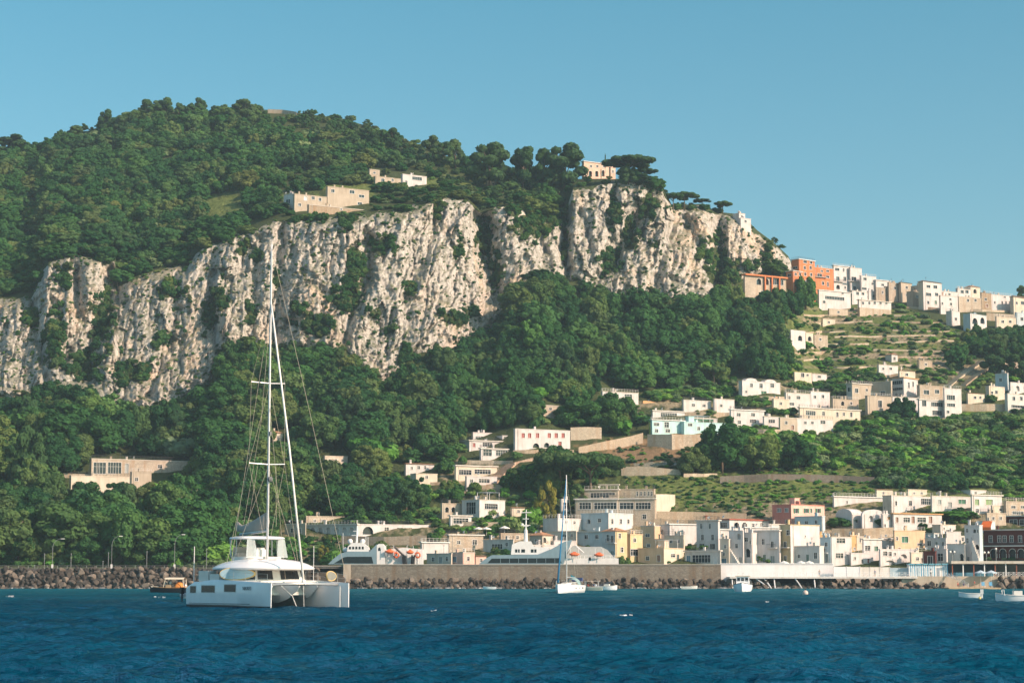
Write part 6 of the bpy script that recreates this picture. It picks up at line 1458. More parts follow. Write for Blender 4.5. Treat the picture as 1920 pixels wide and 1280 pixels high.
def catamaran():
    s_, c_ = .558, .83
    Yb = sea_Y(1141.0); bow = P(508, 1141, Yb); h = Vector((s_, -c_, 0)); pt = Vector((c_, s_, 0))
    org = bow-h*6.8+pt*3.17; org.z = 0
    e = empty('catamaran', org, math.atan2(-c_, s_)); tag(e, 'large white sailing catamaran at anchor with a tall bare mast', 'catamaran')
    def hull(sd):
        # sd -1 starboard, 1 port ; tip y = 3.17*sd, nearly straight outer side, full inner side
        secs = []
        for x in (-6.5, -6.3, -5.2, -4, -2.5, -1, .5, 2, 3.4, 4.6, 5.6, 6.3, 6.68, 6.8):
            t = max(0.0, (x+1.0)/7.8); k = (1-max(0, t)**2.2); kf = max(.03, k)
            yo = 3.17+.48*kf; yi = 3.17-1.35*kf; zd = 2.02-.035*max(0, x)-.022*max(0, -x-1.5)**2
            if x < -5.1: zd = 2.02-.30*(-5.1-x+.4)
            ym = 3.17-.40*kf; wl = .80+.2*t
            sec = [(yo-.10*kf, zd+.05), (yo, zd-.08), (yo, 1.0), (yo-.03*kf, .25), (ym+.48*kf*wl, -.15), (ym, -.55*max(.3, k)), (ym-.50*kf*wl, -.15), (ym-.62*kf, .35), (yi, 1.15), (yi, zd-.08), (yi+.10*kf, zd+.05)]
            secs.append([(x, sd*y, z) for y, z in sec])
        q = MB(); q.loft(secs); o = q.build('hull', HULLW, e, math.radians(38))
        # boot stripe and windows lie on the outer side
        def oy(x, off=.012):
            t = max(0.0, (x+1.0)/7.8); return sd*(3.17+.48*max(.03, 1-t**2.2)+off)
        def strip(x0, x1, z0, z1, nm, mat, off=.012, par=o):
            q = MB(); n = 8
            for i in range(n):
                a, b_ = x0+(x1-x0)*i/n, x0+(x1-x0)*(i+1)/n; q.quad((a, oy(a, off), z0), (b_, oy(b_, off), z0), (b_, oy(b_, off), z1), (a, oy(a, off), z1))
            return q.build(nm, mat, par)
        for (a, b_, z0, z1) in ((-5.75, -4.75, 1.10, 1.58), (-3.75, -1.45, 1.14, 1.63), (.15, 1.95, 1.20, 1.70)):
            strip(a-.07, b_+.07, z0-.06, z1+.06, 'window_frame', TRIM, .006); strip(a, b_, z0, z1, 'window', DARKG, .012)
        strip(-6.0, 4.0, .30, .34, 'stripe', paint((.10, .13, .15), .4), .002)
        q = MB(); a = []
        strip(-6.45, 6.7, -.2, .17, 'waterline_band', ANTI, .004)
        if sd < 0:
            fc = bpy.data.curves.new('name_lettering', 'FONT'); fc.body = 'NIKIRES'; fc.size = .36; fc.extrude = .004
            fo = bpy.data.objects.new('tmp', fc); COL.objects.link(fo); dg = bpy.context.evaluated_depsgraph_get(); me = bpy.data.meshes.new_from_object(fo.evaluated_get(dg)); bpy.data.objects.remove(fo)
            to = bpy.data.objects.new('name_lettering', me); COL.objects.link(to); to.parent = o; me.materials.clear(); me.materials.append(paint((.07, .08, .09), .5)); to.rotation_euler = (PI/2, 0, .055); to.location = (3.0, oy(3.0, .03)-.0, 1.33)
        # rails
        q = MB(); pts = [(x, sd*(3.12+.42*max(.03, 1-max(0, (x+1)/7.8)**2.2)), 2.02-.035*max(0, x)) for x in (-4.6, -2.6, -.6, 1.4, 3.2, 4.8, 6.2)]
        for p in pts: q.tube([p, (p[0], p[1], p[2]+.68)], .018, 4)
        for z in (.36, .66): q.tube([(p[0], p[1], p[2]+z) for p in pts], .010, 4)
        q.build('lifeline', ALU, e)
        q = MB(); q.box(-6.9, -5.9, sd*2.1 if sd > 0 else -3.4, 3.4 if sd > 0 else -2.1, .25, .5); q.build('stern_step', GEL, e)
        return o
    hull(-1); hull(1)
    # bridge deck with nacelle and wave breakers under it
    q = MB(); q.box(-5.6, 2.9, -2.35, 2.35, .95, 1.93)
    q.build('bridge_deck', GEL, e)
    q = MB(); n = 9
    for y0, w, x1, zb in ((0.0, 1.15, 5.0, .38), (-1.85, .72, 4.4, .60), (1.85, .72, 4.4, .60)):
        secs = []
        for x, k in ((-4.5, 1), (1.8, 1), (3.2, .78), (x1-.4, .30), (x1, .05)):
            secs.append([(x, y0-w*k, 1.9), (x, y0-w*k*.95, 1.35+(1-k)*.3), (x, y0, zb+(1-k)*(1.55-zb)), (x, y0+w*k*.95, 1.35+(1-k)*.3), (x, y0+w*k, 1.9)])
        q.loft(secs)
    q.build('nacelle', HULLW, e, math.radians(50))
    q = MB(); q.box(2.9, 4.0, -2.6, 2.6, 1.86, 1.96); q.build('foredeck', GEL, e)
    q = MB(); q.tube([(5.75, -3.1, 1.72), (5.75, 0, 1.78), (5.75, 3.1, 1.72)], .11, 8); q.build('cross_beam', ALU, e, True)
    q = MB(); q.box(4.0, 5.7, -.10, .10, 1.70, 1.86); q.build('bow_walkway', GEL, e)
    q = MB()
    for i in range(13): q.box(4.0, 5.65, -2.4+.4*i-.01, -2.4+.4*i+.01, 1.80, 1.82)
    for i in range(6): q.box(4.0+.3*i, 4.02+.3*i, -2.4, 2.4, 1.802, 1.818)
    q.build('trampoline', paint((.10, .11, .11), .8), e)
    # saloon walls with dark glazing
    q = MB(); q.loft([sup(3.15, 2.75, 40, 3.4, -.9, 0, 1.9), sup(2.75, 2.55, 40, 3.4, -.9, 0, 2.85)]); sal = q.build('saloon', GEL, e, math.radians(40))
    def ring(t, z, off):
        k = (z-1.9)/.95; return sup(3.15-.4*k+off, 2.75-.2*k+off, 72, 3.4, -.9, 0, z)
    lo, hi = ring(0, 2.10, .015), ring(0, 2.74, .015)
    for a, b_ in ((66, 71), (0, 5), (7, 11), (13, 16), (19, 25), (47, 53), (56, 59), (61, 65)):
        q = MB()
        for i in range(a, b_): q.quad(lo[i % 72], lo[(i+1) % 72], hi[(i+1) % 72], hi[i % 72])
        q.build('window', DARKG, sal)
    # coachroof: shallow dome with overhang
    q = MB(); secs = [sup(.1, .1, 48, 2.6, -.75, 0, 2.78)]
    for k, z in ((.93, 2.80), (1.01, 2.84), (1.02, 2.93), (.975, 3.06), (.88, 3.23), (.75, 3.40), (.58, 3.53), (.37, 3.61), (.15, 3.64)): secs.append(sup(4.25*k, 3.42*k, 48, 2.35, -.75, 0, z))
    q.loft(secs); q.build('coachroof', HULLW, e, math.radians(40))
    # flybridge
    q = MB(); q.loft([sup(1.5, 1.75, 28, 3, -1.9, 0, 3.35), sup(1.5, 1.75, 28, 3, -1.9, 0, 3.80), sup(1.38, 1.62, 28, 3, -1.9, 0, 3.80), sup(1.38, 1.62, 28, 3, -1.9, 0, 3.6)], cap=False); q.build('flybridge_coaming', GEL, e, math.radians(40))
    q = MB(); q.box(-1.2, -.7, -.6, .2, 3.5, 4.35); q.box(-1.28, -.8, -.5, .1, 4.35, 4.45); q.build('helm_console', GEL, e)
    q = MB(); q.box(-3.1, -2.5, -1.3, 1.3, 3.55, 4.1); q.box(-3.3, -3.1, -1.3, 1.3, 3.55, 4.55); q.build('helm_seat', paint((.5, .46, .4), .8), e)
    q = MB(); q.tube([(-1.3+.02*math.cos(t), -.2+.28*math.cos(t), 4.45+.28*math.sin(t)) for t in [2*PI*i/12 for i in range(13)]], .02, 5); q.build('steering_wheel', BLK, e)
    q = MB(); secs = [sup(.1, .1, 32, 2.8, -1.85, 0, 5.10)]
    for k, z in ((.97, 5.11), (1.0, 5.16), (.97, 5.26), (.8, 5.33), (.4, 5.37)): secs.append(sup(1.75*k, 2.02*k, 32, 2.8, -1.85, 0, z))
    q.loft(secs); q.build('bimini_top', HULLW, e, math.radians(40))
    for x, y in ((-.45, -1.5), (-.45, 1.5), (-3.2, -1.6), (-3.2, 1.6), (-1.9, -1.75), (-1.9, 1.75), (-.3, 0.5)):
        q = MB(); q.tube([(x*.97-.05, y, 3.9), (x*.97-.05, y*.96, 5.12)], .03, 6); q.build('bimini_post', ALU, e)
    for (x0, y0, x1, y1) in ((-.15, -1.75, -.15, -.75), (-.15, .85, -.15, 1.75), (-3.35, -1.5, -2.3, -1.85), (-.9, 1.85, -2.0, 1.85)):
        q = MB(); A_ = Vector((x0, y0, 3.72)); B_ = Vector((x1, y1, 3.72)); q.quad(A_, B_, B_.lerp(A_, .18)+Vector((-.25, 0, 1.38)), A_.lerp(B_, .18)+Vector((-.25, 0, 1.38)))
        q.build('clear_curtain', VINYL, e, fix=False)
    # rig
    MX = -.15; top = 27.6
    q = MB(); q.loft([[(MX+(.125-.04*k)*math.cos(2*PI*i/10), (.095-.03*k)*math.sin(2*PI*i/10), 3.3+(top-3.3)*k) for i in range(10)] for k in (0, .5, .93, 1)]); mast = q.build('mast', paint((.78, .78, .77), .3, .5), e, True)
    sp = {}
    for z, w in ((16.9, 1.42), (10.75, 1.50)):
        q = MB(); q.tube([(MX-.25, -w, z+.05), (MX, 0, z-.03), (MX-.25, w, z+.05)], .045, 6); q.build('spreader', ALU, e); sp[z] = w
    q = MB(); q.box(MX+.12, MX+.32, -.06, .06, 12.9, 13.2); q.ball((MX+.30, 0, 9.6), .22); q.build('radar', paint((.2, .2, .2), .5), mast)
    q = MB()
    for k in (-.3, .0, .3): q.tube([(MX+k*.4, 0, top), (MX+k*.4, 0, top+.5+abs(k))], .010, 4)
    q.build('masthead_antenna', ALU, mast)
    q = MB()
    for sd in (-1, 1):
        a, b_ = sp[16.9], sp[10.75]
        q.tube([(MX, 0, 23.0), (MX-.25, sd*a, 16.95), (MX-.25, sd*b_, 10.8), (-.9, sd*3.25, 2.0)], .013, 4)
        q.tube([(MX, 0, 16.8), (MX-.25, sd*b_, 10.8)], .011, 4); q.tube([(MX, 0, 10.6), (-.6, sd*3.2, 2.0)], .011, 4); q.tube([(MX, 0, 22.9), (-.1, sd*3.2, 2.0)], .011, 4)
        q.tube([(MX-.25, sd*b_, 10.8), (MX, 0, 3.9)], .010, 4)
        q.tube([(MX-.25, sd*b_*.5, 10.75), (MX-.9, sd*1.2, 6.1)], .012, 4)
    q.tube([(MX, 0, 22.5), (-1.5, 0, 14), (-4.5, .1, 6.0)], .013, 4)
    q.build('shroud', ROPE, e)
    q = MB(); q.tube([(MX+.1, 0, 22.9), (3.2, 0, 11.8), (5.7, 0, 2.0)], .07, 7, 0, .085); q.tube([(5.7, 0, 2.05), (5.72, 0, 1.8)], .15, 8); q.build('furled_genoa', paint((.80, .78, .73), .7), e, True)
    q = MB(); q.tube([(MX+.1, 0, 27.2), (3.6, 1.6, 14.0), (6.55, 3.15, 1.95)], .013, 4); q.tube([(MX+.1, 0, 15), (2.9, 0, 2.0)], .010, 4); q.build('forestay', ROPE, e)
    q = MB(); q.tube([(MX-.1, 0, 5.75), (-4.7, 0, 5.55)], .12, 8); boom = q.build('boom', ALU, e, True)
    q = MB(); secs = []
    for k in range(11):
        t = k/10; x = MX-.2-4.9*t; hgt = 1.05*(1-t)**1.0+.34+(.6*max(0, t-.84)*5); sag = -.12*math.sin(PI*t)
        secs.append([(x, .26*math.cos(2*PI*i/10)*(1-.3*t), 5.75+sag+hgt/2+hgt/2*math.sin(2*PI*i/10)) for i in range(10)])
    q.loft(secs); q.build('sail_bag', CANVAS, e, True)
    q = MB()
    q.tube([(5.75, -1.9, 1.7), (5.9, -1.0, .9), (6.1, -.55, -.3)], .03, 6); q.tube([(5.7, .0, 1.7), (5.75, .05, -.2)], .02, 5); q.tube([(6.2, 2.75, 1.6), (6.3, 2.7, -.3)], .035, 6); q.build('anchor_line', paint((.62, .62, .58), .7), e)
    q = MB(); q.tube([(-5.9, -3.3, 1.9), (-5.9, -3.3, 4.6)], .03, 5); q.tube([(2.2, 2.7, 2.0), (2.2, 2.7, 4.6)], .02, 5); q.build('stern_pole', WHITEP, e)
    q = MB(); q.box(-5.0, -3.4, -3.3, -2.6, 1.95, 2.75); q.box(-3.2, -1.6, -3.25, -2.7, 1.98, 2.5); q.build('cockpit_coaming', GEL, e)
    q = MB(); q.box(-.2, .9, -1.2, -.2, 3.52, 3.60); q.build('deck_hatch', DARKG, e)
    R = Matrix.Translation(org) @ Matrix.Rotation(math.atan2(-c_, s_), 4, 'Z')
    return e, R
cat_e, CR = catamaran()
def board(loc, rz, tilt, L, Wd, label, face, rim):
    e = empty('paddle_board', loc); e.rotation_euler = (tilt, 0, rz); tag(e, label, 'paddle board')
    ol = sup(L/2, Wd/2, 28, 2.1); pts = [(x, y*(1-.18*(x/(L/2)))) for x, y, z in ol]
    q = MB(); q.loft([[(x, 0, y+Wd/2) for x, y in pts], [(x, .09, y+Wd/2) for x, y in pts]]); q.build('board_body', rim, e)
    q = MB(); q.loft([[(x*.93-.05, -.012, (y)*.86+Wd/2) for x, y in pts], [(x*.93-.05, -.003, y*.86+Wd/2) for x, y in pts]]); q.build('deck_pad', face, e)
    q = MB(); q.prism([(-L*.36, Wd*.5-.05), (-L*.32, Wd*.5+.05), (-L*.30, Wd*.5-.03)], .091, .28); q.build('fin', BLK, e)
    return e
YEL = paint((.72, .52, .20), .5); PBL = paint((.42, .60, .66), .5); PGR = paint((.25, .25, .21), .5)
v = CR @ Vector((1.0, -3.0, 2.05)); board(v, -.12, -.10, 2.75, .92, 'pale blue paddle board with a yellow rim lashed to the catamaran rail nearest us', PBL, YEL)
v = CR @ Vector((4.3, 3.15, 1.98)); board(v, 1.28, -.08, 1.9, .74, 'yellow edged paddle board standing on the far bow of the catamaran', PGR, YEL)
def dinghy_tender():
    v = CR @ Vector((-7.6, -1.9, .55)); e = empty('tender', v, math.atan2(-.83, .558)+PI/2); tag(e, 'grey inflatable tender hung behind the catamaran stern', 'tender')
    q = MB(); q.tube([(-1.4, -.6, .3), (.9, -.6, .3), (1.6, 0, .42), (.9, .6, .3), (-1.4, .6, .3)], .22, 8); q.build('tube', paint((.42, .44, .45), .5), e, True)
    q = MB(); q.box(-1.3, 1.0, -.45, .45, .1, .25); q.build('floor', GEL, e)
    q = MB(); q.box(-1.70, -1.45, -.14, .14, .45, .95); q.box(-1.62, -1.54, -.03, .03, -.15, .45); q.build('outboard_motor', BLK, e)
dinghy_tender()

def small_boat(name, label, px, py, L, B, H, head, hullm, deckm=None, cat='boat', bow=.42, z0=0):
    """head: angle of the bow in the ground plane, 0 = to the right of the picture, -90 = towards us"""
    Y = sea_Y(py); e = empty(name, (P(px, py, Y).x, Y, z0), math.radians(head)); tag(e, label, cat)
    secs = []
    for x, k, sh in ((-.5, .80, 0), (-.42, .88, 0), (-.2, .98, 0), (.05, 1, .02), (.22, .86, .08), (.36, .55, .18), (.45, .24, .28), (.5, .03, .36)):
        w = B/2*k; zt = H*(1+sh*.9)
        xx = L*x; secs.append([(xx, w, zt), (xx-.0, w*.93, H*.35), (xx-(.10*L if x > .3 else 0)*(x-.3)*5*.5, w*.72, -.1), (xx-(.16*L if x > .3 else 0)*(x-.3)*5*.5, 0, -.28), (xx-(.10*L if x > .3 else 0)*(x-.3)*5*.5, -w*.72, -.1), (xx, -w*.93, H*.35), (xx, -w, zt), (xx, -w*.90, zt-.02), (xx, -w*.84, zt*.62), (xx, 0, zt*.58), (xx, w*.84, zt*.62), (xx, w*.90, zt-.02)])
    q = MB(); q.loft(secs); q.build('hull', hullm, e, math.radians(40))
    q = MB(); q.tube([s[0] for s in secs], .05, 5); q.tube([s[6] for s in secs], .05, 5); q.build('gunwale', deckm or GEL, e)
    return e
def outboard(e, x, y=0, z=.5, m=None):
    q = MB(); q.box(x-.35, x, y-.17, y+.17, z, z+.55); q.box(x-.28, x-.1, y-.06, y+.06, z-.9, z); q.build('outboard_motor', m or BLK, e)
def sailboat():
    Y = sea_Y(1111); hd = math.radians(-111); e = empty('sailing_boat', (P(1066, 1111, Y).x, Y, 0), hd); tag(e, 'white single hulled sailing boat with a blue furled jib before the breakwater', 'sailing boat')
    L, B, H = 10.6, 3.3, 1.25; secs = []
    for x, k in ((-.5, .70), (-.4, .82), (-.2, .97), (0, 1), (.2, .88), (.35, .58), (.45, .26), (.5, .03)):
        w = B/2*k; zt = H*(1+.28*max(0, x)); secs.append([(L*x, w, zt), (L*x, w*.98, .6), (L*(x-.04*max(0, x)), w*.8, 0), (L*(x-.1*max(0, x)), 0, -.5), (L*(x-.04*max(0, x)), -w*.8, 0), (L*x, -w*.98, .6), (L*x, -w, zt), (L*x, 0, zt+.08)])
    q = MB(); q.loft(secs); hl = q.build('hull', HULLW, e, math.radians(45))
    q = MB()
    for x in (-2.6, -1.0, .8): q.tube([(x, 1.50, .82), (x, 1.64, .82)], .13, 10)
    q.build('porthole', DARKG, hl)
    q = MB(); q.loft([[(x, s*w, z) for s, w, z in ((1, 1.05*k, 1.25), (1, .85*k, 1.72*zz), (-1, .85*k, 1.72*zz), (-1, 1.05*k, 1.25))] for x, k, zz in ((-1.8, 1, 1.02), (.5, 1, 1), (2.4, .62, .90), (3.0, .4, .76))]); cb = q.build('cabin', GEL, e)
    q = MB(); q.box(-1.5, 1.2, .96, .99, 1.42, 1.6); q.build('window', DARKG, cb)
    q = MB(); secs = []
    for x, k in ((-2.9, .95), (-2.2, 1), (-1.5, .75)): secs.append([(x, 1.15*math.cos(PI*i/8), 1.3+1.25*k*math.sin(PI*i/8)) for i in range(9)])
    q.loft(secs, closed=False, cap=False); q.build('sprayhood', paint((.24, .36, .36), .8), e, True)
    q = MB(); q.box(-4.6, -4.2, -.9, .9, 1.9, 2.5); q.tube([(-4.9, 1.1, 1.2), (-4.9, 1.1, 2.1), (-4.9, -1.1, 2.1), (-4.9, -1.1, 1.2)], .03, 5); q.build('stern_gear', paint((.05, .08, .2), .7), e)
    q = MB(); q.tube([(.9, 0, 1.3), (.9, 0, 19.3)], .10, 8, 0, .07); q.build('mast', paint((.80, .79, .76), .35), e, True)
    q = MB(); q.tube([(.8, 0, 2.6), (-3.4, 0, 2.5)], .09, 6); q.build('boom', ALU, e)
    for z, w in ((12.8, .75), (7.4, .9)): q = MB(); q.tube([(.7, -w, z), (.9, 0, z-.03), (.7, w, z)], .03, 5); q.build('spreader', ALU, e)
    q = MB(); q.tube([(1.0, 0, 18.6), (3.2, 0, 9.5), (5.2, 0, 1.7)], .05, 6, 0, .16); q.build('furled_jib', paint((.03, .22, .42), .6), e, True)
    q = MB()
    for s in (-1, 1): q.tube([(.9, 0, 18.9), (.7, s*.75, 12.8), (.7, s*.9, 7.4), (.6, s*1.6, 1.3)], .015, 4)
    q.tube([(.9, 0, 19.2), (-5.2, 0, 1.3)], .015, 4); q.build('shroud', ROPE, e)
    q = MB(); q.tube([(-4.9, -1.3, 1.2), (-4.9, -1.3, 3.0)], .025, 5)
    fl = [[(-4.9+.12*math.sin(3*u)*w_, -1.3+1.1*u, 3.0-w_*.75-.55*u) for w_ in (0, .5, 1)] for u in (0, .33, .66, 1)]
    q.loft([[*r] for r in fl], closed=False, cap=False)
    q.build('ensign', TEAL, e, fix=False)
    q = MB(); pts = [(x, 1.55*k, 1.3+.25*max(0, x/10)) for x, k in ((-4.6, .75), (-2.5, .95), (0, 1), (2.2, .85), (3.9, .5), (5.0, .15))]
    for p in pts:
        for s in (-1, 1): q.tube([(p[0], s*p[1], p[2]), (p[0], s*p[1], p[2]+.65)], .018, 4)
    for s in (-1, 1): q.tube([(p[0], s*p[1], p[2]+.64) for p in pts], .012, 4)
    q.build('lifeline', ALU, e)
sailboat()
def wooden_boat():
    e = small_boat('wooden_motorboat', 'dark hulled wooden boat with a cream canopy and an orange cover behind the catamaran', 318, 1111, 6.6, 2.3, .85, 174, paint((.02, .028, .036), .35), paint((.42, .22, .08), .5), 'motorboat')
    q = MB(); secs = [[(x, 1.05*math.cos(PI*i/8), 2.25+.28*math.sin(PI*i/8)) for i in range(9)] for x in (-2.6, -.9, .6)]; q.loft(secs, closed=False, cap=False); q.loft([[(x, y, z-.05) for x, y, z in s] for s in secs], closed=False, cap=False); q.build('canopy', paint((.70, .62, .47), .8), e, True)
    q = MB()
    for x in (-2.5, .5):
        for y in (-1, 1): q.tube([(x-.1 if x < 0 else x+.35, y, .8), (x, y, 2.25)], .05, 5)
    q.build('canopy_frame', paint((.7, .64, .5), .6), e)
    q = MB(); secs = [[(x, .85*math.cos(PI*i/8), .75+h_*math.sin(PI*i/8)) for i in range(9)] for x, h_ in ((-2.3, .5), (-2.0, .95), (-1.3, 1.0), (-1.0, .6))]; q.loft(secs); q.build('orange_cover', paint((.75, .27, .06), .7), e, True)
    q = MB(); q.box(-.3, .5, -.6, .6, .6, 1.35); q.build('console', paint((.45, .33, .2), .5), e)
    q = MB(); q.quad((1.0, -.8, .8), (1.0, .8, .8), (.65, .7, 1.75), (.65, -.7, 1.75)); q.build('windscreen', VINYL, e, fix=False)
    q = MB(); q.box(2.0, 3.0, -.5, .5, .95, 1.1); q.build('foredeck_cushion', paint((.7, .66, .55), .8), e)
    Rm = Matrix.Translation(e.location) @ Matrix.Rotation(e.rotation_euler.z, 4, 'Z')
    person(Rm @ Vector((.1, -.75, .45)), 2.2, 'person in a white shirt standing at the wheel of the wooden boat', WSH, BSH)
    person(Rm @ Vector((-2.75, .35, .40)), 1.2, 'person in a pale top sitting at the stern of the wooden boat', WSH, KSH, True)
wooden_boat()
def launch():
    e = small_boat('cabin_boat', 'white cabin boat with three dark front windows pointing at us before the sea wall', 1393, 1109, 7.4, 3.5, 1.25, -99, HULLW, BLK, 'motorboat')
    q = MB(); q.loft([[(x, y, z) for y, z in ((-1.2, 1.0), (1.2, 1.0), (1.12, 2.75), (-1.12, 2.75))] for x in (-2.2, .55)]); w = q.build('wheelhouse', HULLW, e)
    for y in (-.72, 0, .72): q = MB(); q.box(.56, .585, y-.26, y+.26, 1.95, 2.5); q.build('window', DARKG, w)
    for s in (-1, 1): q = MB(); q.box(-1.6, -.2, s*1.16-.02, s*1.16+.02, 1.9, 2.45); q.build('side_window', DARKG, w)
    q = MB(); q.box(-2.4, .8, -1.35, 1.35, 2.76, 2.9); q.build('roof', paint((.68, .60, .45), .6), e)
    q = MB(); q.tube([(-.5, 0, 2.9), (-.5, 0, 4.6)], .03, 5); q.box(-.7, -.4, -.3, .3, 3.3, 3.42); q.build('aerial_mast', WHITEP, e)
    q = MB(); q.tube([(.8, 1.5, 1.35), (.8, 1.5, 1.95), (2.6, .8, 2.1), (3.4, 0, 2.2), (2.6, -.8, 2.1), (.8, -1.5, 1.95), (.8, -1.5, 1.35)], .03, 5); q.build('bow_rail', ALU, e)
launch()
e = small_boat('wooden_boat', 'small pale green boat with a thin canopy right of the sailing boat', 1108, 1107, 4.6, 1.9, .75, 172, paint((.36, .42, .36), .5), paint((.72, .70, .62), .5))
q = MB()
for x in (-1.5, 1.0):
    for y in (-.8, .8): q.tube([(x, y, .7), (x, y, 1.9)], .035, 5)
q.build('canopy_frame', WHITEP, e); q = MB(); q.box(-1.7, 1.2, -.9, .9, 1.9, 1.97); q.build('canopy', paint((.68, .60, .5), .8), e)
Rm = Matrix.Translation(e.location) @ Matrix.Rotation(e.rotation_euler.z, 4, 'Z')
person(Rm @ Vector((.5, .3, .35)), .3, 'person in a red shirt sitting in the pale green boat', RSH, BSH, True); person(Rm @ Vector((-.6, .3, .35)), -.3, 'person in a dark blue shirt sitting in the pale green boat', BSH, KSH, True)
e = small_boat('motorboat', 'white motorboat with a dark folded canopy right of the pale green boat', 1138, 1105.5, 4.6, 1.9, .8, -18, HULLW, GEL, 'motorboat')
q = MB(); q.box(-.6, .6, -.4, .4, .6, 1.3); q.build('console', GEL, e); q = MB(); q.tube([(-1.9, -.8, .9), (.9, -.8, 1.75)], .10, 6); q.tube([(-1.9, .8, .9), (.9, .8, 1.75)], .10, 6); q.build('folded_canopy', paint((.10, .11, .13), .8), e); outboard(e, -2.3, 0, .7, HULLW)
e = small_boat('tender', 'small white tender with an outboard near the bathing platform', 1818, 1120, 2.5, 1.25, .5, 170, HULLW, GEL, 'tender'); outboard(e, -1.25, 0, .45, WHITEP); q = MB(); q.box(-.3, 0, -.5, .5, .33, .42); q.build('seat', GEL, e)
e = small_boat('motorboat', 'white console motorboat cut by the right edge of the photo', 1906, 1128, 3.9, 1.7, .62, 176, HULLW, GEL, 'motorboat')
q = MB(); q.box(-.5, .3, -.45, .45, .45, 1.05); q.build('console', GEL, e); q = MB(); q.quad((.33, -.42, 1.0), (.33, .42, 1.0), (.1, .38, 1.5), (.1, -.38, 1.5)); q.build('windscreen', VINYL, e, fix=False)
q = MB(); q.tube([(1.2, -.62, .6), (1.25, -.6, 1.15), (1.25, .6, 1.15), (1.2, .62, .6)], .035, 5); q.build('frame', WHITEP, e); outboard(e, -1.9, 0, .55)
small_boat('rowing_boat', 'small white rowing boat against the rocks left of the sailing boat', 918, 1103.4, 3.2, 1.3, .5, 175, HULLW, GEL); small_boat('rowing_boat', 'small white rowing boat against the rocks left of the cabin boat', 1292, 1103.4, 4.2, 1.5, .55, 8, paint((.62, .62, .58), .5), GEL)
def buoy(px, py, r, m, label):
    Y = sea_Y(py); e = empty('buoy', (P(px, py, Y).x, Y, 0)); tag(e, label, 'buoy'); q = MB(); q.ball((0, 0, r*.5), r, n=12, k=8); q.build('float', m, e, True); q = MB(); q.tube([(0, 0, r*1.3), (0, 0, r*1.9)], r*.15, 6); q.build('handle', BLK, e)
buoy(1510, 1114, .42, paint((.66, .52, .45), .5), 'pale round buoy floating right of the cabin boat'); buoy(1837, 1122, .16, paint((.75, .58, .2), .5), 'small yellow buoy beside the white tender')
for px, Y, z, rz, lb, t, l, st in ((1795, 497, .35, .4, 'person in a red top sitting on the bathing platform', RSH, KSH, True), (1806, 496, .35, -.4, 'person in dark clothes sitting on the bathing platform', BSH, BSH, True), (1826, 497, .35, 1, 'person in a red top standing beside the left blue parasol', RSH, KSH, False), (1745, 501.4, 3.1, 0, 'person in a white shirt standing before the bathing huts', WSH, KSH, False), (1640, 503, 3.0, .5, 'person in a blue shirt standing on the promenade', BSH, KSH, False), (1536, 503, 3.0, .2, 'person in a khaki shirt standing on the promenade before the white wall', KSH, BSH, False)):
    person((gx(px, Y), Y, z), rz, lb, t, l, st)

# ------------------------------------------------------------------ ferries behind the breakwater
FB = paint((.21, .31, .36), .3, .5); FW = paint((.80, .79, .76), .35, .45); ORA = paint((.78, .16, .05), .5); FG = paint((.42, .44, .42), .6)
def ferry(name, label, X0px, Y, wid):
    e = empty(name, (gx(X0px, Y), Y, 0)); tag(e, label, 'ferry')
    def L(px, py): p = P(px, py, Y); return (p.x-e.location.x, p.z)
    def prof(pts, nm, mat, y0=0.0, y1=None, par=None):
        q = MB(); q.prism([L(*p) for p in pts], y0, wid if y1 is None else y1); return q.build(nm, mat, par or e)
    return e, L, prof
e, L, prof = ferry('ferry', 'blue grey and white ferry with a swept window band moored left behind the breakwater', 612, 514, 7)
q = MB(); q.prism([(L(612, 1070)[0], -.5), (L(800, 1070)[0], -.5), (L(806, 1070)[0], 4.8), (L(606, 1070)[0], 4.8)], -.3, 7.3); q.build('hull', FB, e)
bd = prof([(615, 1057), (624, 1048), (638, 1037), (652, 1033.5), (693, 1033.5), (706, 1020), (709, 1020), (708, 1057)], 'upper_hull', FB)
prof([(626, 1055.5), (645, 1044), (652, 1043), (697, 1043), (700, 1055.5)], 'window_band', DARKG, -.03, -.003, bd)
prof([(706.5, 1057), (706.5, 1022), (710, 1019), (717, 1019), (721, 1024), (722, 1057)], 'aft_house', FW, -.05, 6.8); prof([(709, 1032), (709, 1027), (713, 1025), (714, 1032)], 'window', DARKG, -.08, -.054)
prof([(722.5, 1057), (722.5, 1030), (756, 1026), (792, 1029), (792, 1057)], 'stern_deck', FW, .6, 6.5)
prof([(650, 1033.2), (652, 1024), (660, 1017), (679, 1017), (689, 1024), (692, 1033.2)], 'bridge', FW, .4, 6.4)
for i, x in enumerate((656, 662, 668, 674, 680)): prof([(x-2, 1029), (x-1.6, 1024), (x+1.8, 1024), (x+2, 1029)], 'bridge_window', DARKG, .36, .396)
q = MB(); a = L(667, 1018); t = L(668, 984); q.tube([(a[0], 3, a[1]-.3), (t[0], 3, t[1])], .34, 8, 0, .10)
for yy, w in ((1003, 1.3), (995, .9)): z = L(667, yy)[1]; q.box(a[0]-w, a[0]+w, 2.9, 3.1, z, z+.15)
q.build('mast', FW, e)
for x, y in ((646, 1030), (679, 1014), (655, 1014)): q = MB(); c = L(x, y); q.ball((c[0], 2.5, c[1]), .7); q.tube([(c[0], 2.5, c[1]-.6), (c[0], 2.5, c[1]-1.3)], .15, 5); q.build('radar_dome', FW, e, True)
q = MB()
for x, y in ((642, 998), (685, 1002), (689, 1006)): c = L(x, y); d = L(x, 1033); q.tube([(c[0], 2, c[1]), (d[0], 2, d[1])], .06, 4)
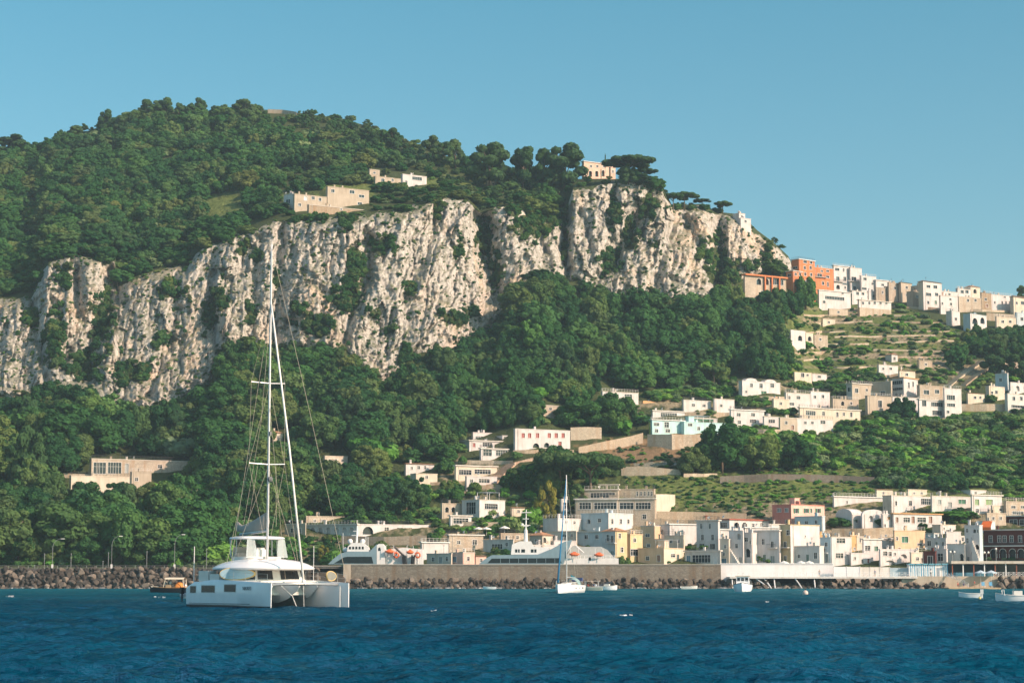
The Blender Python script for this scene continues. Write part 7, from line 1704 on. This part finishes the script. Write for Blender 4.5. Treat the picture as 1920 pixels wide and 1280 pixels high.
q.build('antenna', FW, e)
q = MB(); a, b_, c = L(738, 1023), L(758, 1042), L(759, 1057); q.tube([(a[0], -.4, a[1]), (b_[0], -.4, b_[1])], .28, 6); q.tube([(b_[0], -.4, b_[1]), (c[0], -.4, c[1])], .55, 6); q.tube([(L(775, 1040)[0], -.4, L(775, 1040)[1]), (L(774, 1057)[0], -.4, L(774, 1057)[1])], .5, 6); q.build('crane', BLK, e)
q = MB()
for x in (726, 745, 764, 783):
    a, b_ = L(x, 1030), L(x, 1056); q.tube([(a[0], .5, a[1]), (b_[0], .5, b_[1])], .07, 4)
q.build('stern_rail', FW, e)
def lifeboat(px, py, Y, w, label):
    c = P(px, py, Y); ee = empty('lifeboat', c); tag(ee, label, 'lifeboat', 'orange lifeboats on the ferries'); s = w*.42
    q = MB(); q.loft([[(s*x, .62*k*math.cos(2*PI*i/10), .48*k*math.sin(2*PI*i/10)+.1*abs(x)) for i in range(10)] for x, k in ((-1, .15), (-.85, .6), (-.4, 1), (.4, 1), (.85, .6), (1, .15))]); q.build('hull', ORA, ee, True)
    q = MB(); q.box(-s*.3, s*.3, -.3, .3, .4, .72); q.build('cabin', ORA, ee)
    q = MB(); q.tube([(-s*.8, -.3, -1.0), (-s*.8, -.3, 1.6), (-s*.5, -.3, 1.8)], .07, 5); q.tube([(s*.8, -.3, -1.0), (s*.8, -.3, 1.6), (s*.5, -.3, 1.8)], .07, 5); q.build('davit', FW, ee)
def ring_buoy(px, py, Y, label):
    c = P(px, py, Y); q = MB(); q.tube([(.62*math.cos(2*PI*i/14), 0, .62*math.sin(2*PI*i/14)) for i in range(15)], .24, 6, cap=False); o = q.build('life_raft', ORA, None, True); o.location = c; tag(o, label, 'life raft', 'round life rafts on the left ferry')
lifeboat(731, 1034, 513.4, 3.0, 'left of the two lifeboats on the left ferry'); lifeboat(769, 1035, 513.2, 2.4, 'right of the two lifeboats on the left ferry, behind the crane')
ring_buoy(743, 1040, 513.4, 'round life raft right of the left lifeboat'); ring_buoy(783, 1040, 513.4, 'round life raft at the very stern of the left ferry')
e, L, prof = ferry('ferry', 'long low blue grey ferry with a sweeping tail fin moored behind the masts', 898, 513, 8)
q = MB(); q.prism([(L(900, 1070)[0], -.5), (L(1160, 1070)[0], -.5), (L(1166, 1070)[0], 4.8), (L(894, 1070)[0], 4.8)], -.3, 8.3); q.build('hull', FB, e)
bd = prof([(898, 1057), (908, 1048), (922, 1040), (1008, 1039), (1035, 1028), (1058, 1015), (1073, 1011), (1066, 1030), (1056, 1057)], 'upper_hull', FB)
prof([(914, 1055), (922, 1046.5), (1050, 1045.5), (1053, 1055)], 'window_band', DARKG, -.03, -.003, bd)
for i in range(7): prof([(938+17*i, 1055), (938+17*i, 1046.3), (938.7+17*i, 1046.3), (938.7+17*i, 1055)], 'window_post', FB, -.05, -.031, bd)
prof([(958, 1038.8), (960, 1020), (974, 1014), (996, 1014), (1001, 1024), (1030, 1026), (1030, 1031), (1008, 1038.8)], 'bridge', FW, .8, 7)
for x, w in ((968, 4), (973, 3), (981, 7), (998, 5), (1004, 4)): prof([(x-w/2, 1035), (x-w/2, 1029), (x+w/2, 1029), (x+w/2, 1035)], 'bridge_window', DARKG, .76, .796)
q = MB(); a = L(986, 1015); t = L(987, 954); q.tube([(a[0], 3.5, a[1]-.3), (a[0], 3.5, a[1]+3.2)], .55, 8, 0, .42); q.tube([(a[0], 3.5, a[1]+3.2), (t[0], 3.5, t[1])], .22, 8, 0, .10)
for yy, w in ((984, 1.2), (972, .8), (960, 1.5), (985.5, .7)): z = L(986, yy)[1]; q.box(a[0]-w, a[0]+w, 3.2, 3.8, z, z+.18)
q.ball((a[0]-.9, 3.5, L(986, 982)[1]), .35); q.build('mast', FW, e)
prof([(1057, 1057), (1068, 1030), (1075, 1022), (1092, 1024), (1128, 1024), (1140, 1030), (1152, 1044), (1160, 1046), (1160, 1057)], 'stern_deck', FG, 2.5, 7.5)
prof([(1056.5, 1057), (1060, 1046), (1160, 1046), (1160, 1057)], 'stern_bulwark', FW, .2, 7.8)
q = MB()
for x in range(1064, 1160, 8): a, b_ = L(x, 1041), L(x, 1047); q.tube([(a[0], .3, a[1]), (b_[0], .3, b_[1])], .06, 4)
a, b_ = L(1060, 1041), L(1160, 1041); q.tube([(a[0], .3, a[1]), (b_[0], .3, b_[1])], .06, 4)
a, b_ = L(1080, 1022), L(1095, 1036); q.tube([(a[0], .6, a[1]), (b_[0], .3, b_[1])], .2, 5); q.build('stern_rail', FW, e)
prof([(1104, 1050), (1104, 1044), (1108, 1044), (1108, 1050)], 'stern_door', BLK, .16, .196)
lifeboat(1077, 1039, 512.6, 3.2, 'orange lifeboat just right of the sailing boat mast'); lifeboat(1123, 1040, 512.6, 3.0, 'orange lifeboat at the stern of the long low ferry')
finish_woods()
# ------------------------------------------------------------------ sea air
def haze():
    b = MB(); b.box(-6200, 6200, -60, 9300, -14, 330); m = bpy.data.materials.new('haze'); m.use_nodes = True; n = m.node_tree.nodes; n.clear()
    o = n.new('ShaderNodeOutputMaterial'); v = n.new('ShaderNodeVolumePrincipled'); v.inputs['Color'].default_value = (.62, .86, 1, 1); v.inputs['Density'].default_value = HAZE; v.inputs['Anisotropy'].default_value = 0.0
    m.node_tree.links.new(v.outputs[0], o.inputs['Volume']); h = b.build('haze', m); h['kind'] = 'stuff'; h['label'] = 'thin sea haze between the boats and the hill'
HAZE = 0.000105
haze()
